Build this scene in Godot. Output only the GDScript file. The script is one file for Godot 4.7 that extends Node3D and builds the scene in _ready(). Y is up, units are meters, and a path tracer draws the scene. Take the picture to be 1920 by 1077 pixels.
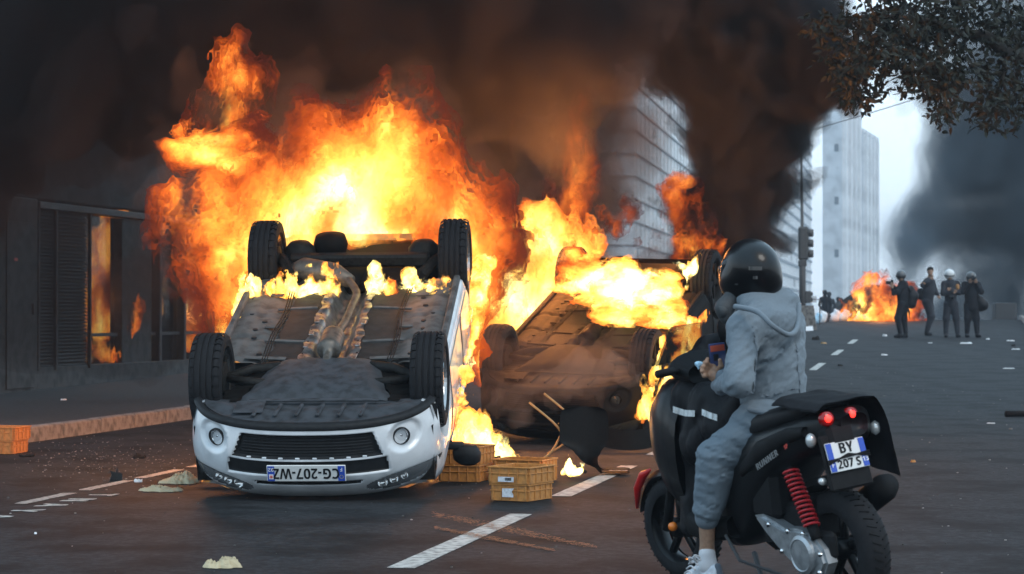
extends Node3D
# A street with two overturned burning cars, a scooter rider looking on, far photographers and black smoke.
const F := 4400.0          # focal length in pixels of the 1920 px wide photograph
const CAM_Y := 1.25
const PITCH := 0.012158
var rng := RandomNumberGenerator.new()
var M := {}                # shared materials
var proto := {}
var names_used := {}

# ---------- places
func at(px: float, py: float, d: float) -> Vector3:   # the point at depth d (metres) along a line of sight
	var v := Vector3((px - 960.0) / F, (538.5 - py) / F, -1.0).rotated(Vector3.RIGHT, PITCH)
	return Vector3(0, CAM_Y, 0) + v * (d / -v.z)
func lift(d: float) -> float:                        # the road: level, then a slow rise to a crest at 84 m, then down
	if d < 22.0: return 0.0
	if d < 42.0: return 0.0225 * (d - 22.0) * (d - 22.0) / 40.0
	if d < 78.0: return 0.225 + 0.0225 * (d - 42.0)
	if d < 92.0: return 1.035 + 0.0225 * (d - 78.0) - 0.0525 * (d - 78.0) * (d - 78.0) / 28.0
	return 0.9825 - 0.03 * (d - 92.0) if d < 260.0 else -4.06
func on_road(px: float, d: float) -> Vector3: return Vector3((px - 960.0) / F * d, lift(d), -d)
func spot(px: float, py: float) -> Vector3:          # where a line of sight meets the road
	var d := 9.0
	for i in 4000:
		var p := at(px, py, d)
		if p.y <= lift(d): return Vector3(p.x, lift(d), -d)
		d += 0.02
	return Vector3((px - 960.0) / F * 80.0, lift(80.0), -80.0)

# ---------- naming
func numbered(called: String) -> String:
	if not names_used.has(called):
		names_used[called] = 0
		return called
	names_used[called] += 1
	return "%s_%03d" % [called, names_used[called]]
func tag(o: Node, label := "", category := "", group := "", kind := "") -> void:
	if label: o.set_meta("label", label)
	if category: o.set_meta("category", category)
	if group: o.set_meta("group", group)
	if kind: o.set_meta("kind", kind)
func thing(called: String, label: String, category: String, where := Vector3.ZERO, turn := 0.0, group := "") -> Node3D:
	var o := Node3D.new()
	o.name = numbered(called)
	add_child(o)
	o.position = where
	o.rotation.y = turn
	tag(o, label, category, group)
	return o
func put(called: String, m: Mesh, mat: Material, parent: Node3D = self) -> MeshInstance3D:
	var o := MeshInstance3D.new()
	o.name = numbered(called) if parent == self else called
	o.mesh = m
	o.material_override = mat
	parent.add_child(o, true)
	return o
func commit(st: SurfaceTool, called: String, mat: Material, parent: Node3D = self) -> MeshInstance3D:
	st.generate_normals()
	return put(called, st.commit(), mat, parent)
func structure(called: String, m: Mesh, mat: Material) -> MeshInstance3D:
	var o := put(called, m, mat)
	tag(o, "", "", "", "structure")
	return o
func copy(o: Node3D, label := "") -> Node3D:
	var c: Node3D = o.duplicate()
	c.name = numbered(str(o.name).rstrip("0123456789").trim_suffix("_"))
	add_child(c)
	if label: c.set_meta("label", label)
	return c

# ---------- mesh making
func tool_(smooth := false) -> SurfaceTool:
	var st := SurfaceTool.new()
	st.begin(Mesh.PRIMITIVE_TRIANGLES)
	st.set_smooth_group(0 if smooth else 0xFFFFFFFF)
	return st
func tri(st: SurfaceTool, a: Vector3, b: Vector3, c: Vector3) -> void:   # a, b, c anticlockwise seen from outside
	st.add_vertex(a); st.add_vertex(c); st.add_vertex(b)
func quad(st: SurfaceTool, a: Vector3, b: Vector3, c: Vector3, d: Vector3) -> void:
	tri(st, a, b, c); tri(st, a, c, d)
func box(st: SurfaceTool, c: Vector3, s: Vector3, b := Basis.IDENTITY, bev := 0.0) -> void:   # a box, its edges chamfered by bev
	var h := s * 0.5
	if bev <= 0.0:
		var p: Array[Vector3] = []
		for i in 8: p.append(c + b * Vector3(h.x if i & 1 else -h.x, h.y if i & 2 else -h.y, h.z if i & 4 else -h.z))
		quad(st, p[4], p[5], p[7], p[6]); quad(st, p[1], p[0], p[2], p[3]); quad(st, p[0], p[4], p[6], p[2])
		quad(st, p[5], p[1], p[3], p[7]); quad(st, p[6], p[7], p[3], p[2]); quad(st, p[0], p[1], p[5], p[4])
		return
	bev = minf(bev, minf(h.x, minf(h.y, h.z)) * 0.95)
	var ax: Array[Vector3] = [Vector3.RIGHT, Vector3.UP, Vector3.BACK]
	for i in 3:
		var u := (i + 1) % 3
		var w := (i + 2) % 3
		for s1 in [-1.0, 1.0]:
			var q: Array[Vector3] = []
			for k in [[-1, -1], [1, -1], [1, 1], [-1, 1]]:
				q.append(c + b * (ax[i] * h[i] * s1 + ax[u] * (h[u] - bev) * k[0] + ax[w] * (h[w] - bev) * k[1]))
			if s1 > 0: quad(st, q[0], q[1], q[2], q[3])
			else: quad(st, q[3], q[2], q[1], q[0])
			for s2 in [-1.0, 1.0]:      # the chamfer between +-axis i and +-axis u
				var e: Array[Vector3] = []
				for k in [-1.0, 1.0]:
					e.append(c + b * (ax[i] * h[i] * s1 + ax[u] * (h[u] - bev) * s2 + ax[w] * (h[w] - bev) * k))
					e.append(c + b * (ax[i] * (h[i] - bev) * s1 + ax[u] * h[u] * s2 + ax[w] * (h[w] - bev) * k))
				if s1 * s2 > 0: quad(st, e[0], e[1], e[3], e[2])
				else: quad(st, e[2], e[3], e[1], e[0])
	for i in 8:
		var sg := Vector3(1 if i & 1 else -1, 1 if i & 2 else -1, 1 if i & 4 else -1)
		var q: Array[Vector3] = []
		for k in 3:
			var v := (h - Vector3.ONE * bev)
			v[k] = h[k]
			q.append(c + b * (v * sg))
		if sg.x * sg.y * sg.z > 0: tri(st, q[0], q[1], q[2])
		else: tri(st, q[0], q[2], q[1])
func look(dir: Vector3) -> Basis:      # a basis whose y runs along dir
	var y := dir.normalized()
	var x := y.cross(Vector3.FORWARD if absf(y.z) < 0.9 else Vector3.RIGHT).normalized()
	return Basis(x, y, x.cross(y))
func ring(st: SurfaceTool, a: PackedVector3Array, b: PackedVector3Array, closed := true) -> void:
	var n := a.size()
	for i in (n if closed else n - 1):
		var j := (i + 1) % n
		quad(st, a[i], a[j], b[j], b[i])
func fan(st: SurfaceTool, p: PackedVector3Array, flip := false) -> void:
	var c := Vector3.ZERO
	for v in p: c += v
	c /= p.size()
	for i in p.size():
		var j := (i + 1) % p.size()
		if flip: tri(st, c, p[j], p[i])
		else: tri(st, c, p[i], p[j])
func circle(c: Vector3, b: Basis, r: float, n: int) -> PackedVector3Array:   # round the basis' y
	var out := PackedVector3Array()
	for i in n:
		var t := TAU * i / n
		out.append(c + b.x * (r * cos(t)) - b.z * (r * sin(t)))
	return out
func tube(st: SurfaceTool, path: PackedVector3Array, radii: PackedFloat32Array, n := 8, caps := true) -> void:
	var b := look(path[1] - path[0])
	var prev := PackedVector3Array()
	for i in path.size():
		var dir := (path[mini(i + 1, path.size() - 1)] - path[maxi(i - 1, 0)]).normalized()
		var y := b.y
		if y.dot(dir) < 0.99999:
			var ax := y.cross(dir)
			if ax.length() > 1e-6: b = b.rotated(ax.normalized(), y.angle_to(dir))
		var c := circle(path[i], b, radii[mini(i, radii.size() - 1)], n)
		if i > 0: ring(st, prev, c)
		elif caps: fan(st, c, true)
		prev = c
	if caps: fan(st, prev)
func rod(st: SurfaceTool, a: Vector3, b: Vector3, r: float, n := 8, r2 := -1.0) -> void:
	tube(st, PackedVector3Array([a, b]), PackedFloat32Array([r, r if r2 < 0 else r2]), n)
func lathe(st: SurfaceTool, prof: PackedVector2Array, n := 24, xf := Transform3D.IDENTITY) -> void:   # (radius, height) from bottom to top outside, round y
	var prev := PackedVector3Array()
	for i in prof.size():
		var c := PackedVector3Array()
		for k in n:
			var t := TAU * k / n
			c.append(xf * Vector3(prof[i].x * cos(t), prof[i].y, -prof[i].x * sin(t)))
		if i > 0: ring(st, prev, c)
		prev = c
func curve(p: PackedVector3Array, steps := 6) -> PackedVector3Array:   # a smooth line through the points
	var out := PackedVector3Array()
	for i in p.size() - 1:
		for k in steps:
			out.append(p[i].cubic_interpolate(p[i + 1], p[maxi(i - 1, 0)], p[mini(i + 2, p.size() - 1)], float(k) / steps))
	out.append(p[p.size() - 1])
	return out
func prism(st: SurfaceTool, poly: PackedVector2Array, depth: float, xf := Transform3D.IDENTITY) -> void:   # an outline in x, y (either way round) from z = 0 to depth
	if not Geometry2D.is_polygon_clockwise(poly) == false:
		poly = poly.duplicate(); poly.reverse()
	var t := Geometry2D.triangulate_polygon(poly)
	for i in range(0, t.size(), 3):
		var a := poly[t[i]]
		var b := poly[t[i + 1]]
		var c := poly[t[i + 2]]
		if (b - a).cross(c - a) < 0: var s := b; b = c; c = s
		tri(st, xf * Vector3(a.x, a.y, depth), xf * Vector3(b.x, b.y, depth), xf * Vector3(c.x, c.y, depth))
		tri(st, xf * Vector3(a.x, a.y, 0), xf * Vector3(c.x, c.y, 0), xf * Vector3(b.x, b.y, 0))
	for i in poly.size():
		var a := poly[i]
		var b := poly[(i + 1) % poly.size()]
		quad(st, xf * Vector3(a.x, a.y, 0), xf * Vector3(b.x, b.y, 0), xf * Vector3(b.x, b.y, depth), xf * Vector3(a.x, a.y, depth))

# ---------- fields and surface nets
class Field:
	var o := Vector3.ZERO
	var h := 0.01
	var nx := 0
	var ny := 0
	var nz := 0
	var f := PackedFloat32Array()
	func _init(lo: Vector3, hi: Vector3, cell: float, fill := 1e3) -> void:
		o = lo; h = cell
		nx = int(ceil((hi.x - lo.x) / cell)) + 1
		ny = int(ceil((hi.y - lo.y) / cell)) + 1
		nz = int(ceil((hi.z - lo.z) / cell)) + 1
		f.resize(nx * ny * nz)
		f.fill(fill)
	func bone(a: Vector3, b: Vector3, ra: float, rb: float, k := 0.03, flat := Vector3.ONE) -> void:   # join a tapered capsule; flat stretches its radius along the axes
		var r := maxf(ra, rb) * maxf(flat.x, maxf(flat.y, flat.z)) + k * 1.5 + h * 2.0
		var lo := (a.min(b) - Vector3.ONE * r - o) / h
		var hi := (a.max(b) + Vector3.ONE * r - o) / h
		var ab := b - a
		var l2 := maxf(ab.length_squared(), 1e-9)
		var inv := Vector3.ONE / flat
		var fm := minf(flat.x, minf(flat.y, flat.z))
		var round_ := flat.is_equal_approx(Vector3.ONE)
		for z in range(maxi(0, int(lo.z)), mini(nz - 1, int(hi.z) + 1) + 1):
			for y in range(maxi(0, int(lo.y)), mini(ny - 1, int(hi.y) + 1) + 1):
				var i := (z * ny + y) * nx
				for x in range(maxi(0, int(lo.x)), mini(nx - 1, int(hi.x) + 1) + 1):
					var p := o + Vector3(x, y, z) * h
					var t := clampf((p - a).dot(ab) / l2, 0.0, 1.0)
					var q := p - a - ab * t
					var dd := 0.0
					if round_: dd = q.length() - lerpf(ra, rb, t)
					else: dd = ((q * inv).length() - lerpf(ra, rb, t)) * fm
					var e := f[i + x]
					var m := maxf(k - absf(dd - e), 0.0) / k if k > 0.0 else 0.0
					f[i + x] = minf(dd, e) - m * m * k * 0.25
	func mesh(iso := 0.0, colour = null) -> ArrayMesh:     # inside is below iso; a vertex per crossed cell, a quad per crossed edge
		var ids := PackedInt32Array()
		ids.resize(f.size())
		ids.fill(-1)
		var v := PackedVector3Array()
		var n := PackedVector3Array()
		var c := PackedColorArray()
		var sx := 1
		var sy := nx
		var sz := nx * ny
		for z in nz - 1:
			for y in ny - 1:
				var row := z * sz + y * sy
				for x in nx - 1:
					var i := row + x
					var a0 := f[i] - iso
					var a1 := f[i + 1] - iso
					var a2 := f[i + sy] - iso
					var a3 := f[i + sy + 1] - iso
					var a4 := f[i + sz] - iso
					var a5 := f[i + sz + 1] - iso
					var a6 := f[i + sz + sy] - iso
					var a7 := f[i + sz + sy + 1] - iso
					var k := int(a0 < 0) + int(a1 < 0) + int(a2 < 0) + int(a3 < 0) + int(a4 < 0) + int(a5 < 0) + int(a6 < 0) + int(a7 < 0)
					if k == 0 or k == 8: continue
					var s := Vector3.ZERO
					var w := 0
					if (a0 < 0) != (a1 < 0): s += Vector3(a0 / (a0 - a1), 0, 0); w += 1
					if (a2 < 0) != (a3 < 0): s += Vector3(a2 / (a2 - a3), 1, 0); w += 1
					if (a4 < 0) != (a5 < 0): s += Vector3(a4 / (a4 - a5), 0, 1); w += 1
					if (a6 < 0) != (a7 < 0): s += Vector3(a6 / (a6 - a7), 1, 1); w += 1
					if (a0 < 0) != (a2 < 0): s += Vector3(0, a0 / (a0 - a2), 0); w += 1
					if (a1 < 0) != (a3 < 0): s += Vector3(1, a1 / (a1 - a3), 0); w += 1
					if (a4 < 0) != (a6 < 0): s += Vector3(0, a4 / (a4 - a6), 1); w += 1
					if (a5 < 0) != (a7 < 0): s += Vector3(1, a5 / (a5 - a7), 1); w += 1
					if (a0 < 0) != (a4 < 0): s += Vector3(0, 0, a0 / (a0 - a4)); w += 1
					if (a1 < 0) != (a5 < 0): s += Vector3(1, 0, a1 / (a1 - a5)); w += 1
					if (a2 < 0) != (a6 < 0): s += Vector3(0, 1, a2 / (a2 - a6)); w += 1
					if (a3 < 0) != (a7 < 0): s += Vector3(1, 1, a3 / (a3 - a7)); w += 1
					ids[i] = v.size()
					v.append(o + (Vector3(x, y, z) + s / w) * h)
					n.append(Vector3(a1 + a3 + a5 + a7 - a0 - a2 - a4 - a6, a2 + a3 + a6 + a7 - a0 - a1 - a4 - a5, a4 + a5 + a6 + a7 - a0 - a1 - a2 - a3).normalized())
		var idx := PackedInt32Array()
		for z in range(1, nz - 1):
			for y in range(1, ny - 1):
				var row := z * sz + y * sy
				for x in range(1, nx - 1):
					var i := row + x
					var a := f[i] < iso
					if a != (f[i + 1] < iso): _face(idx, ids[i - sy - sz], ids[i - sz], ids[i], ids[i - sy], a)
					if a != (f[i + sy] < iso): _face(idx, ids[i - 1 - sz], ids[i - 1], ids[i], ids[i - sz], a)
					if a != (f[i + sz] < iso): _face(idx, ids[i - 1 - sy], ids[i - sy], ids[i], ids[i - 1], a)
		var out := ArrayMesh.new()
		if idx.is_empty(): return out
		var arr := []
		arr.resize(Mesh.ARRAY_MAX)
		arr[Mesh.ARRAY_VERTEX] = v
		arr[Mesh.ARRAY_NORMAL] = n
		arr[Mesh.ARRAY_INDEX] = idx
		if colour != null:
			c.resize(v.size())
			for i in v.size(): c[i] = colour.call(v[i], n[i])
			arr[Mesh.ARRAY_COLOR] = c
		out.add_surface_from_arrays(Mesh.PRIMITIVE_TRIANGLES, arr)
		return out
	func _face(idx: PackedInt32Array, a: int, b: int, c: int, d: int, out_: bool) -> void:
		if a < 0 or b < 0 or c < 0 or d < 0: return
		if out_: idx.append_array([a, c, b, a, d, c])
		else: idx.append_array([a, b, c, a, c, d])

# ---------- materials
func noise(freq: float, oct: int, seed_: int, kind := FastNoiseLite.TYPE_SIMPLEX_SMOOTH, warp := 0.0) -> FastNoiseLite:
	var n := FastNoiseLite.new()
	n.noise_type = kind
	n.seed = seed_
	n.frequency = freq
	n.fractal_octaves = oct
	if warp > 0.0:
		n.domain_warp_enabled = true
		n.domain_warp_amplitude = warp
		n.domain_warp_frequency = freq * 1.2
		n.domain_warp_fractal_octaves = 3
	return n
func noise_tex(n: FastNoiseLite, stops: PackedFloat32Array, cols: PackedColorArray, size := 512) -> NoiseTexture2D:
	var t := NoiseTexture2D.new()
	t.width = size; t.height = size
	t.seamless = true
	t.noise = n
	var g := Gradient.new()
	g.offsets = stops
	g.colors = cols
	t.color_ramp = g
	return t
func grey(v: float) -> Color: return Color(v, v, v)
var T := {}
func textures() -> void:
	var sp := noise(0.02, 6, 11)
	sp.fractal_gain = 0.85
	T.speckle = noise_tex(sp, PackedFloat32Array([0.1, 0.42, 0.56, 0.68, 0.8]), PackedColorArray([grey(0.5), grey(0.76), grey(0.88), grey(1.03), grey(1.6)]), 2048)
	T.cloud = noise_tex(noise(0.012, 5, 12), PackedFloat32Array([0.2, 0.5, 0.8]), PackedColorArray([grey(0.86), grey(0.95), grey(1.0)]), 512)
	T.grime = noise_tex(noise(0.007, 7, 13), PackedFloat32Array([0.25, 0.42, 0.55, 0.75]), PackedColorArray([grey(0.66), grey(0.82), grey(0.94), grey(1.0)]), 1024)
	T.weave = noise_tex(noise(0.35, 2, 14), PackedFloat32Array([0.2, 0.8]), PackedColorArray([grey(0.72), grey(1.0)]), 512)
	T.fold = noise_tex(noise(0.02, 3, 15, FastNoiseLite.TYPE_SIMPLEX_SMOOTH, 20.0), PackedFloat32Array([0.1, 0.9]), PackedColorArray([grey(0.0), grey(1.0)]), 512)
	T.patch = noise_tex(noise(0.008, 5, 16, FastNoiseLite.TYPE_SIMPLEX_SMOOTH, 40.0), PackedFloat32Array([0.2, 0.45, 0.52, 0.8]), PackedColorArray([grey(0.6), grey(0.88), grey(0.98), grey(1.15)]), 512)
	T.rough = noise_tex(noise(0.03, 4, 17), PackedFloat32Array([0.2, 0.8]), PackedColorArray([grey(0.55), grey(1.0)]), 512)
func mat(key: String, lin: Color, rough := 0.8, tex := "", per_m := 1.0, bump := 0.0, metal := 0.0) -> StandardMaterial3D:
	var m := StandardMaterial3D.new()
	m.resource_name = key
	m.albedo_color = lin.linear_to_srgb()
	m.roughness = rough
	m.metallic = metal
	if tex:
		m.albedo_texture = T[tex]
		m.uv1_triplanar = true
		m.uv1_scale = Vector3.ONE * per_m
		if bump > 0.0:
			m.heightmap_enabled = true
			m.heightmap_texture = T[tex]
			m.heightmap_scale = bump
	M[key] = m
	return m
func glow(key: String, lin: Color, energy: float) -> StandardMaterial3D:
	var m := mat(key, lin, 0.4)
	m.emission_enabled = true
	m.emission = lin.linear_to_srgb()
	m.emission_energy_multiplier = energy
	return m
func pane(key: String, lin: Color, alpha: float) -> StandardMaterial3D:
	var m := mat(key, lin, 0.06)
	m.transparency = BaseMaterial3D.TRANSPARENCY_ALPHA
	m.albedo_color.a = alpha
	m.metallic_specular = 0.25
	return m
func materials() -> void:
	textures()
	var a := mat("asphalt", Color(0.034, 0.0355, 0.039), 0.82, "speckle", 0.23)
	a.uv1_world_triplanar = true
	a.detail_enabled = true
	a.detail_albedo = T.patch
	a.detail_blend_mode = BaseMaterial3D.BLEND_MODE_MUL
	a.uv2_triplanar = true
	a.uv2_world_triplanar = true
	a.uv2_scale = Vector3.ONE * 0.11
	var pv := mat("pavement", Color(0.04, 0.039, 0.04), 0.85, "speckle", 0.27)
	pv.uv1_world_triplanar = true
	mat("kerb", Color(0.26, 0.25, 0.24), 0.85, "grime", 0.9, 0.2)
	mat("road_paint", Color(0.5, 0.5, 0.47), 0.75, "grime", 1.6, 0.1).uv1_world_triplanar = true
	mat("old_paint", Color(0.42, 0.4, 0.37), 0.8, "grime", 2.2, 0.1).uv1_world_triplanar = true
	mat("car_paint", Color(0.74, 0.77, 0.8), 0.34, "cloud", 0.6).clearcoat_enabled = true
	M.car_paint.clearcoat = 0.6
	M.car_paint.clearcoat_roughness = 0.08
	mat("black_plastic", Color(0.022, 0.023, 0.025), 0.55, "cloud", 3.0)
	mat("dusty_plastic", Color(0.045, 0.052, 0.062), 0.7, "grime", 1.1, 0.03)
	mat("floor_coat", Color(0.1, 0.1, 0.1), 0.8, "grime", 0.8, 0.06)
	mat("dark_floor", Color(0.018, 0.017, 0.016), 0.75, "grime", 1.2, 0.1)
	mat("heat_shield", Color(0.45, 0.45, 0.45), 0.34, "grime", 1.4, 0.1, 0.8)
	mat("pipe_steel", Color(0.17, 0.15, 0.13), 0.5, "grime", 1.6, 0.05, 0.5)
	mat("chassis", Color(0.02, 0.019, 0.018), 0.6, "grime", 3.0, 0.2)
	mat("tyre", Color(0.018, 0.018, 0.02), 0.78, "cloud", 5.0)
	mat("alloy", Color(0.5, 0.5, 0.5), 0.25, "cloud", 3.0, 0.0, 0.9)
	mat("chrome", Color(0.75, 0.75, 0.75), 0.12, "", 1.0, 0.0, 1.0)
	mat("burnt", Color(0.006, 0.005, 0.0045), 0.75, "grime", 1.2, 0.15)
	mat("burnt_rust", Color(0.011, 0.008, 0.006), 0.8, "grime", 1.2, 0.15)
	pane("car_glass", Color(0.05, 0.06, 0.06), 0.75)
	pane("lamp_glass", Color(0.75, 0.8, 0.85), 0.18)
	mat("plate_white", Color(0.66, 0.67, 0.66), 0.4)
	mat("plate_blue", Color(0.02, 0.07, 0.42), 0.4)
	mat("ink", Color(0.012, 0.012, 0.014), 0.5)
	mat("white_ink", Color(0.75, 0.75, 0.78), 0.5)
	mat("red_ink", Color(0.6, 0.08, 0.06), 0.5)
	mat("scooter_black", Color(0.008, 0.008, 0.009), 0.3, "cloud", 3.0).clearcoat_enabled = true
	M.scooter_black.clearcoat = 0.4
	mat("matt_black", Color(0.011, 0.011, 0.012), 0.7, "cloud", 3.0)
	mat("vinyl", Color(0.012, 0.012, 0.014), 0.6, "cloud", 2.0)
	mat("seat_vinyl", Color(0.016, 0.016, 0.018), 0.55, "cloud", 4.0)
	mat("red_paint", Color(0.5, 0.012, 0.012), 0.3)
	mat("spring_red", Color(0.45, 0.01, 0.016), 0.35)
	mat("engine_metal", Color(0.42, 0.44, 0.46), 0.4, "cloud", 3.0, 0.0, 0.7)
	glow("tail_lamp", Color(1.0, 0.03, 0.02), 3.0)
	mat("lens_red", Color(0.25, 0.006, 0.006), 0.15)
	mat("lens_clear", Color(0.6, 0.62, 0.62), 0.1, "", 1.0, 0.0, 0.4)
	mat("lens_orange", Color(0.8, 0.2, 0.02), 0.2)
	mat("lettering_grey", Color(0.2, 0.2, 0.2), 0.4)
	mat("reflective", Color(0.62, 0.64, 0.64), 0.35, "cloud", 5.0)
	var h := mat("hoodie", Color(0.2, 0.245, 0.285), 0.95, "weave", 5.0, 0.12)
	h.rim_enabled = true
	h.rim = 0.35
	mat("joggers", Color(0.19, 0.24, 0.285), 0.92, "weave", 7.0, 0.06)
	mat("rib_knit", Color(0.19, 0.23, 0.27), 0.95, "weave", 12.0, 0.1)
	mat("skin", Color(0.34, 0.2, 0.13), 0.55, "cloud", 8.0)
	M.skin.subsurf_scatter_enabled = true
	M.skin.subsurf_scatter_strength = 0.1
	mat("helmet", Color(0.005, 0.005, 0.006), 0.32).clearcoat_enabled = true
	M.helmet.metallic_specular = 0.35
	M.helmet.clearcoat = 0.2
	M.helmet.clearcoat_roughness = 0.08
	mat("visor", Color(0.02, 0.02, 0.022), 0.08)
	mat("mask_rubber", Color(0.05, 0.055, 0.06), 0.7, "cloud", 8.0)
	mat("white_cloth", Color(0.75, 0.76, 0.8), 0.9, "weave", 9.0, 0.05)
	mat("shoe_white", Color(0.62, 0.66, 0.72), 0.6, "cloud", 8.0)
	mat("shoe_grey", Color(0.12, 0.15, 0.19), 0.8, "weave", 9.0)
	mat("dark_cloth", Color(0.02, 0.022, 0.028), 0.9, "weave", 5.0)
	mat("navy_cloth", Color(0.026, 0.03, 0.042), 0.9, "weave", 5.0)
	mat("grey_cloth", Color(0.05, 0.052, 0.055), 0.9, "weave", 5.0)
	mat("jeans", Color(0.024, 0.028, 0.04), 0.9, "weave", 5.0)
	mat("white_shell", Color(0.65, 0.67, 0.68), 0.25)
	mat("grey_shell", Color(0.1, 0.105, 0.11), 0.25)
	mat("orange_cloth", Color(0.4, 0.2, 0.08), 0.9)
	mat("crate", Color(0.5, 0.21, 0.045), 0.6, "cloud", 3.0, 0.05)
	mat("crate_orange", Color(0.62, 0.25, 0.06), 0.6, "cloud", 3.0)
	mat("label_paper", Color(0.66, 0.68, 0.72), 0.8, "cloud", 5.0)
	mat("chair_plastic", Color(0.008, 0.008, 0.008), 0.6, "cloud", 4.0)
	mat("wood_yellow", Color(0.5, 0.3, 0.12), 0.55, "cloud", 4.0)
	mat("cream_cloth", Color(0.72, 0.61, 0.4), 0.95, "weave", 6.0, 0.1)
	mat("paper", Color(0.72, 0.73, 0.75), 0.85)
	mat("char", Color(0.012, 0.011, 0.01), 0.95, "grime", 6.0, 0.6)
	mat("gravel", Color(0.16, 0.15, 0.14), 0.9)
	mat("louver", Color(0.06, 0.056, 0.053), 0.7, "grime", 0.8, 0.1)
	mat("cladding", Color(0.05, 0.047, 0.045), 0.75, "grime", 0.5, 0.1)
	mat("dark_wall", Color(0.03, 0.029, 0.03), 0.85, "grime", 0.3, 0.2)
	mat("frame_metal", Color(0.03, 0.03, 0.032), 0.5)
	pane("shop_glass", Color(0.02, 0.02, 0.022), 0.35)
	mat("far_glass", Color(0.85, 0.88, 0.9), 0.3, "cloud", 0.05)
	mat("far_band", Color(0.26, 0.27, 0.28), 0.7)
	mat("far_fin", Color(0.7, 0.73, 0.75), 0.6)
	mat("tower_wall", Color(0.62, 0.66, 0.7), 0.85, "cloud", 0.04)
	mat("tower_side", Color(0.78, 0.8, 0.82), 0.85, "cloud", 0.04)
	mat("tower_window", Color(0.12, 0.14, 0.16), 0.15)
	mat("pole_grey", Color(0.07, 0.068, 0.068), 0.6, "cloud", 2.0)
	mat("concrete", Color(0.22, 0.21, 0.2), 0.9, "grime", 1.0, 0.3)
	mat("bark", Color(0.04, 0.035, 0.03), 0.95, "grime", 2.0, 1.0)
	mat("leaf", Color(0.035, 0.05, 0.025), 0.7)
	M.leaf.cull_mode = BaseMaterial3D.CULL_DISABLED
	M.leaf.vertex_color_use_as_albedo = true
	mat("rust_stain", Color(0.34, 0.14, 0.06), 0.8)
	mat("phone_blue", Color(0.03, 0.045, 0.12), 0.25)
	mat("phone_case", Color(0.35, 0.06, 0.03), 0.5)
	mat("cloth_blue", Color(0.35, 0.55, 0.7), 0.8)

func dull() -> void:
	for k in ["matt_black", "vinyl", "scooter_black", "seat_vinyl", "tyre", "black_plastic", "chassis", "ink", "dark_cloth", "asphalt", "burnt", "burnt_rust", "chair_plastic"]: M[k].metallic_specular = 0.28
	M.scooter_black.clearcoat = 0.15
func _ready() -> void:
	rng.seed = 20230629
	var cam := Camera3D.new()
	cam.name = "camera"
	cam.keep_aspect = Camera3D.KEEP_HEIGHT
	cam.far = 2500.0
	add_child(cam)
	cam.position = Vector3(0, CAM_Y, 0)
	cam.rotation.x = PITCH
	var lens := CameraAttributesPhysical.new()
	lens.frustum_focal_length = 85.0
	lens.frustum_focus_distance = 15.0
	lens.exposure_aperture = 6.3
	lens.frustum_far = 2500.0
	cam.attributes = lens
	cam.fov = rad_to_deg(2.0 * atan(538.5 / F))
	var we := WorldEnvironment.new()
	we.name = "environment"
	var env := Environment.new()
	env.background_mode = Environment.BG_SKY
	var sky := Sky.new()
	var sm := ProceduralSkyMaterial.new()
	sm.sky_top_color = Color(0.74, 0.89, 1.0)
	sm.sky_horizon_color = Color(0.95, 0.985, 1.0)
	sm.ground_bottom_color = Color(0.3, 0.3, 0.32)
	sm.ground_horizon_color = Color(0.6, 0.62, 0.65)
	sm.sun_angle_max = 0.0
	sky.sky_material = sm
	env.sky = sky
	env.background_energy_multiplier = 1.5
	env.tonemap_mode = Environment.TONE_MAPPER_LINEAR
	env.tonemap_exposure = 1.1
	env.fog_enabled = true
	env.fog_density = 0.0007
	env.fog_light_color = Color(0.86, 0.93, 1.0)
	env.volumetric_fog_enabled = true
	env.volumetric_fog_density = 0.0
	env.sdfgi_enabled = true
	env.ssao_enabled = true
	env.ssil_enabled = true
	we.environment = env
	add_child(we)
	var sun := DirectionalLight3D.new()
	sun.name = "veiled_sun"
	sun.light_energy = 0.4
	sun.light_color = Color(1.0, 0.99, 0.97)
	sun.light_angular_distance = 24.0
	sun.shadow_enabled = true
	sun.rotation_degrees = Vector3(-48, 35, 0)
	add_child(sun)
	materials()
	dull()
	build_street()
	build_left_building()
	build_far_buildings()
	build_white_car()
	build_dark_car()
	build_scooter()
	build_rider()
	build_photographers()
	build_far_street()
	build_trees()
	build_small_things()
	build_fires()
	build_smoke()
	print("built in %d ms" % Time.get_ticks_msec())

# ---------- the street
func left_x(d: float, off := 0.0) -> float: return -4.75 + 0.2 * (d - 23.1) + off
func right_x(d: float) -> float: return left_x(d, 10.75)
func sheet(x0: Callable, x1: Callable, d0: float, d1: float, step: float, h: float) -> SurfaceTool:
	var st := tool_()
	var prev := PackedVector3Array()
	var d := d0
	while d < d1 + 0.01:
		var y := lift(d) + h
		var row := PackedVector3Array([Vector3(x0.call(d), y, -d), Vector3(x1.call(d), y, -d)])
		if prev.size(): quad(st, prev[0], prev[1], row[1], row[0])
		prev = row
		d += step if d < 110.0 else step * 8.0
	return st
func strip(a: Vector3, b: Vector3, w: float, h: float, ragged := 0.0) -> ArrayMesh:   # a painted line lying on the road from a to b
	var st := tool_()
	var dir := (b - a).normalized()
	var side := Vector3(-dir.z, 0, dir.x) * w * 0.5
	var n := 14
	var pl := PackedVector3Array()
	var pr := PackedVector3Array()
	for i in n + 1:
		var p := a.lerp(b, float(i) / n)
		p.y = lift(-p.z) + h
		var e := (1.0 - ragged * (1.0 if i == 0 or i == n else 0.35) * rng.randf())
		pl.append(p - side * e)
		pr.append(p + side * (1.0 - ragged * 0.4 * rng.randf()))
	for i in n: quad(st, pl[i], pr[i], pr[i + 1], pl[i + 1])
	st.generate_normals()
	return st.commit()
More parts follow.
